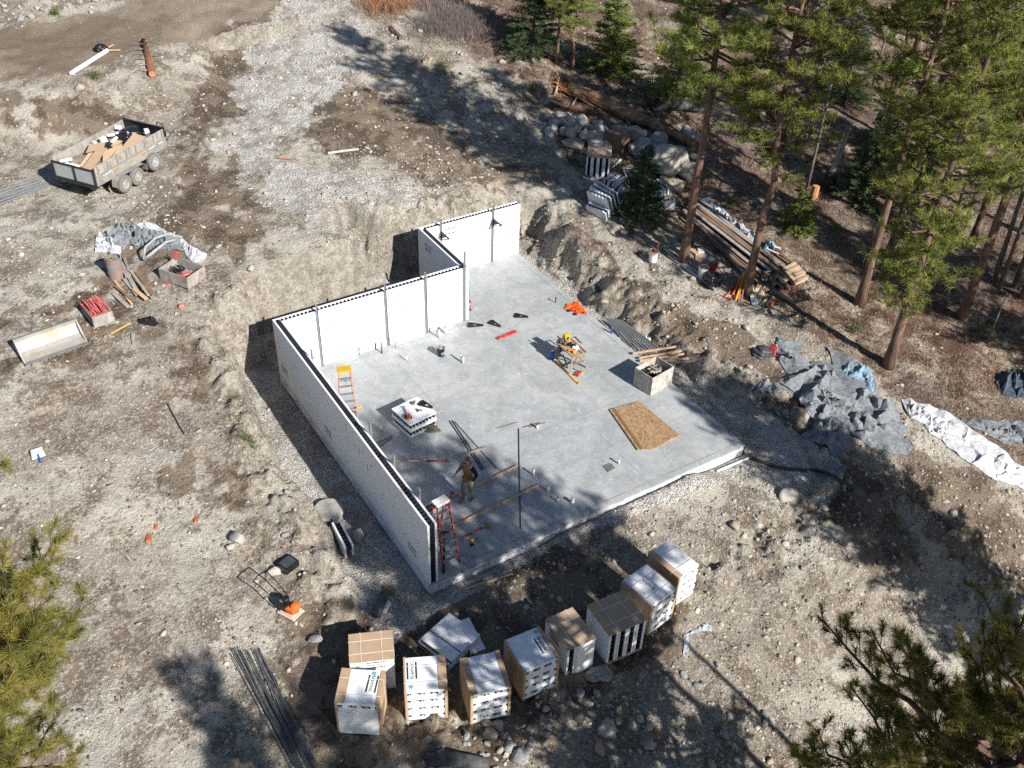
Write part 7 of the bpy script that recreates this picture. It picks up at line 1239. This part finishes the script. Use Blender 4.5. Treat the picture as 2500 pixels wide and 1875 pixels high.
placed = []; regions = [([r7(600, 850), r7(1900, 700), r7(2206, 1100), r8(100, 1659), r7(1400, 1659), r7(0, 1659), r7(0, 1050)], 70, .10, .30, 'stone scattered on the dirt in front of the bundles', 'stones in front of the bundles'), ([r6(1250, 1450), r6(2206, 1250), r6(2206, 1700), r6(1250, 1700)], 26, .12, .36, 'stone among the rubble at the bottom edge', 'stones at the bottom edge'),
                        ([r3(1800, 1100), r4(300, 800), r4(1300, 900), r4(2206, 1200), r4(2206, 1659), r4(0, 1659), r3(1850, 1500)], 60, .08, .24, 'stone scattered on the slope right of the slab', 'stones right of the slab'), ([r8(1350, 0), r8(1700, 0), r8(2206, 500), r8(2000, 560), r8(1700, 300)], 22, .1, .28, 'stone of the rubble line at the right edge', 'stones along the right edge'),
                        ([q7(1520, 1150), q7(1950, 1150), q7(2206, 1500), r3(2206, 150), q7(1700, 1500)], 50, .07, .2, 'white stone in the heap between the new boards and the grey fabric', 'white stones by the new boards'), ([q1(0, 60), q1(400, 30), q1(900, 0), q1(300, 160), q1(0, 240)], 26, .15, .4, 'stone on the verge beyond the road', 'stones beyond the road'), ([q2(900, 250), q2(1300, 200), q2(1900, 500), q2(1500, 560), q2(1150, 400)], 24, .1, .28, 'stone along the ridge at the top of the bank', 'stones on the upper ridge')]
for poly, n, lo, hi, lb, gr in regions:
    W_ = wp(poly); xs = [p[0] for p in W_]; ys = [p[1] for p in W_]; k = 0; tries = 0
    while k < n and tries < 5000:
        tries += 1; x = RN.uniform(min(xs), max(xs)); y = RN.uniform(min(ys), max(ys))
        if sd_poly(np.array([x]), np.array([y]), W_)[0] > 0 or on_slab(x, y): continue
        s_ = lo+(hi-lo)*RN.random()**2.6; stone(x, y, s_, lb, gr, False, .3); k += 1
def scatter(n, xr, yr, lo, hi, pw, name, label, m, dens=None, base=I1, kind='stuff', seed=1):
    r = np.random.default_rng(seed); x = r.uniform(*xr, n*3); y = r.uniform(*yr, n*3); ok = ~((x > -.15) & (x < SW+.15) & (y > -.15) & (y < SL2+.1))
    if dens is not None: ok &= r.random(len(x)) < dens(x, y)
    x = x[ok][:n]; y = y[ok][:n]; k = len(x); s_ = lo*(1-r.random(k)*(1-(lo/hi)**pw))**(-1/pw); z = h(x, y)+s_*.12; v, f = base; nv = len(v)
    A_ = r.uniform(0, 6.28, k); ca, sa = np.cos(A_), np.sin(A_); jit = 1+.25*r.normal(size=(k, nv, 1)); V = v[None]*jit*(s_[:, None, None])*np.stack([.7+.6*r.random(k), .6+.4*r.random(k), .4+.3*r.random(k)], 1)[:, None, :]
    X = V[:, :, 0]*ca[:, None]-V[:, :, 1]*sa[:, None]+x[:, None]; Y = V[:, :, 0]*sa[:, None]+V[:, :, 1]*ca[:, None]+y[:, None]; Z = V[:, :, 2]+z[:, None]
    F = (f[None]+(np.arange(k)*nv)[:, None, None]).reshape(-1, 3); o = npmesh(name, np.stack([X, Y, Z], -1).reshape(-1, 3), F, m); o['kind'] = kind; tag(o, label, 'stones'); return o
def dn(x, y): g = gat(a_grav, x, y); fo = np.maximum(gat(a_for, x, y), gat(a_road, x, y)*1.2); return np.clip(.35+.9*fbm(x, y, 2.2, 3, 77)+.25*(y < 1)*(x > 1)+.5*g, .05, 1)*(1-.75*fo)
smat = mat('rubble', (.52, .485, .43), (.27, .245, .21), .9, scale=1.5)
scatter(26000, (-13, 27), (-12, 22), .016, .12, 1.9, 'small_rubble', 'small pale stones strewn all over the bare soil', smat, lambda x, y: dn(x, y)*np.where(x < -1.8, .45, 1)*(1+gat(a_bank, x, y)), seed=3); scatter(9000, (-16, 34), (18, 62), .03, .16, 2.0, 'distant_rubble', 'small pale stones strewn over the upper dirt and track', smat, dn, seed=4)
scatter(16000, (-13, 27), (-12, 24), .02, .07, 1.6, 'soil_clods', 'small brown clods of soil strewn over the site', mat('soil_clod', (.22, .175, .13), (.12, .092, .068), 1, scale=2), lambda x, y: np.clip(.6+fbm(x, y, 1.5, 3, 7), 0, 1)*(1-gat(a_grav, x, y)), seed=5)
# ------------------------------------------------------------------ dry grass, low red scrub and sticks of the forest floor
def blades(n, xr, yr, L, wd, m, name, label, dens, per=7, seed=1, up=.6):
    r = np.random.default_rng(seed); x = r.uniform(*xr, n*4); y = r.uniform(*yr, n*4); ok = r.random(len(x)) < dens(x, y); x = x[ok][:n]; y = y[ok][:n]; k = len(x); z = h(x, y); xx = np.repeat(x, per)+r.normal(size=k*per)*.07; yy = np.repeat(y, per)+r.normal(size=k*per)*.07; zz = np.repeat(z, per)
    d = unit(np.stack([r.normal(size=k*per), r.normal(size=k*per)-.35, np.abs(r.normal(size=k*per))*up+.15], 1)); l = L*(.5+.8*r.random((k*per, 1))); b = np.stack([xx, yy, zz-.01], 1); s_ = unit(np.cross(d, [0, 0, 1.]))*wd/2; V = np.stack([b-s_, b+s_, b+d*l], 1).reshape(-1, 3)
    o = npmesh(name, V, np.arange(k*per*3).reshape(-1, 3), m, attrs=dict(shade=np.repeat(np.clip(np.repeat(r.random(k), per)*.7+r.random(k*per)*.3, 0, 1), 3))); o['kind'] = 'stuff'; tag(o, label, 'grass'); return o
straw = needle_mat('dry_grass', (.17, .125, .08), (.50, .42, .30), .25); redt = needle_mat('red_twigs', (.10, .04, .035), (.24, .085, .065), .2)
fo_ = lambda x, y: gat(a_for, x, y)*np.clip(.55+1.3*fbm(x, y, 2.5, 3, 55), .05, 1)*((y-1.2*(x-10)) < 60)
blades(42000, (8, 52), (-8, 52), .20, .022, straw, 'dry_grass', 'pale dry grass covering the forest slope', fo_, seed=7, per=8); blades(9000, (8, 48), (-6, 50), .16, .02, redt, 'red_scrub', 'low dark red scrub patches on the forest slope', lambda x, y: gat(a_for, x, y)*(fbm(x, y, 2.0, 3, 95) > .12), seed=9)
blades(2500, (-13, 12), (-6, 16), .12, .012, redt, 'dry_roots', 'fine dry roots and twigs on the left plateau', lambda x, y: (1-gat(a_grav, x, y))*(x < -1.8)*.8, seed=10, up=.15)
bush = needle_mat('grey_brush', (.13, .105, .10), (.27, .225, .21), .1)
def shrub(p, rx, ry, hh, m, label, n=260, grp='leafless bushes', name='bare_bush', up=1.0, seed=0):
    r = np.random.default_rng(seed); q = at(*p); x = q.x+r.normal(size=n)*rx*.5; y = q.y+r.normal(size=n)*ry*.5; per = 12; z = h(x, y); b = np.repeat(np.stack([x, y, z], 1), per, 0)+r.normal(size=(n*per, 3))*.05; b[:, 2] += r.random(n*per)*hh*.6; d = unit(np.stack([r.normal(size=n*per)*.6, r.normal(size=n*per)*.6, np.abs(r.normal(size=n*per))+.5], 1)); s_ = unit(np.cross(d, r.normal(size=(n*per, 3))))*.008; V = np.stack([b-s_, b+s_, b+d*hh*.5*(.5+r.random((n*per, 1)))], 1).reshape(-1, 3)-np.array(q); o = npmesh(name, V, np.arange(n*per*3).reshape(-1, 3), m, attrs=dict(shade=np.repeat(r.random(n*per), 3))); o.location = q; return tag(o, label, 'bush', grp)
shrub(q2(1750, 250), 2.6, 1.6, .9, bush, 'wide grey purple leafless thicket at the upper forest edge', 700, seed=1); shrub(q2(1150, 60), 1.6, 1.2, .9, needle_mat('orange_brush', (.2, .09, .05), (.42, .22, .13), .1), 'orange leafless bush at the top edge beside the track', 350, seed=2); shrub(q2(1480, 60), 1.5, .9, .6, bush, 'grey leafless bush right of the orange one', 240, seed=3)
grn = needle_mat('green_weed', (.05, .08, .02), (.16, .2, .06), .2)
for i, (p, l) in enumerate(((q1(820, 670), 'green brown tuft on the road bank below the white pipe'), (r1(2140, 500), 'green tuft on the rim left of the long wall'), (q2(1610, 590), 'green seedling above the broken bank'), (q7(1900, 110), 'green seedling above the milky plastic'), (q8(740, 1200), 'green seedling left of the trunk with the low branch'), (q3(180, 800), 'green sprig left of the fallen log'), (q8(600, 330), 'yellow green seedling on the grassy slope'), (q1(480, 130), 'green brown tuft beyond the road'))): shrub(p, .25, .25, .35, grn, l, 26, 'small green plants', 'green_tuft', seed=20+i)
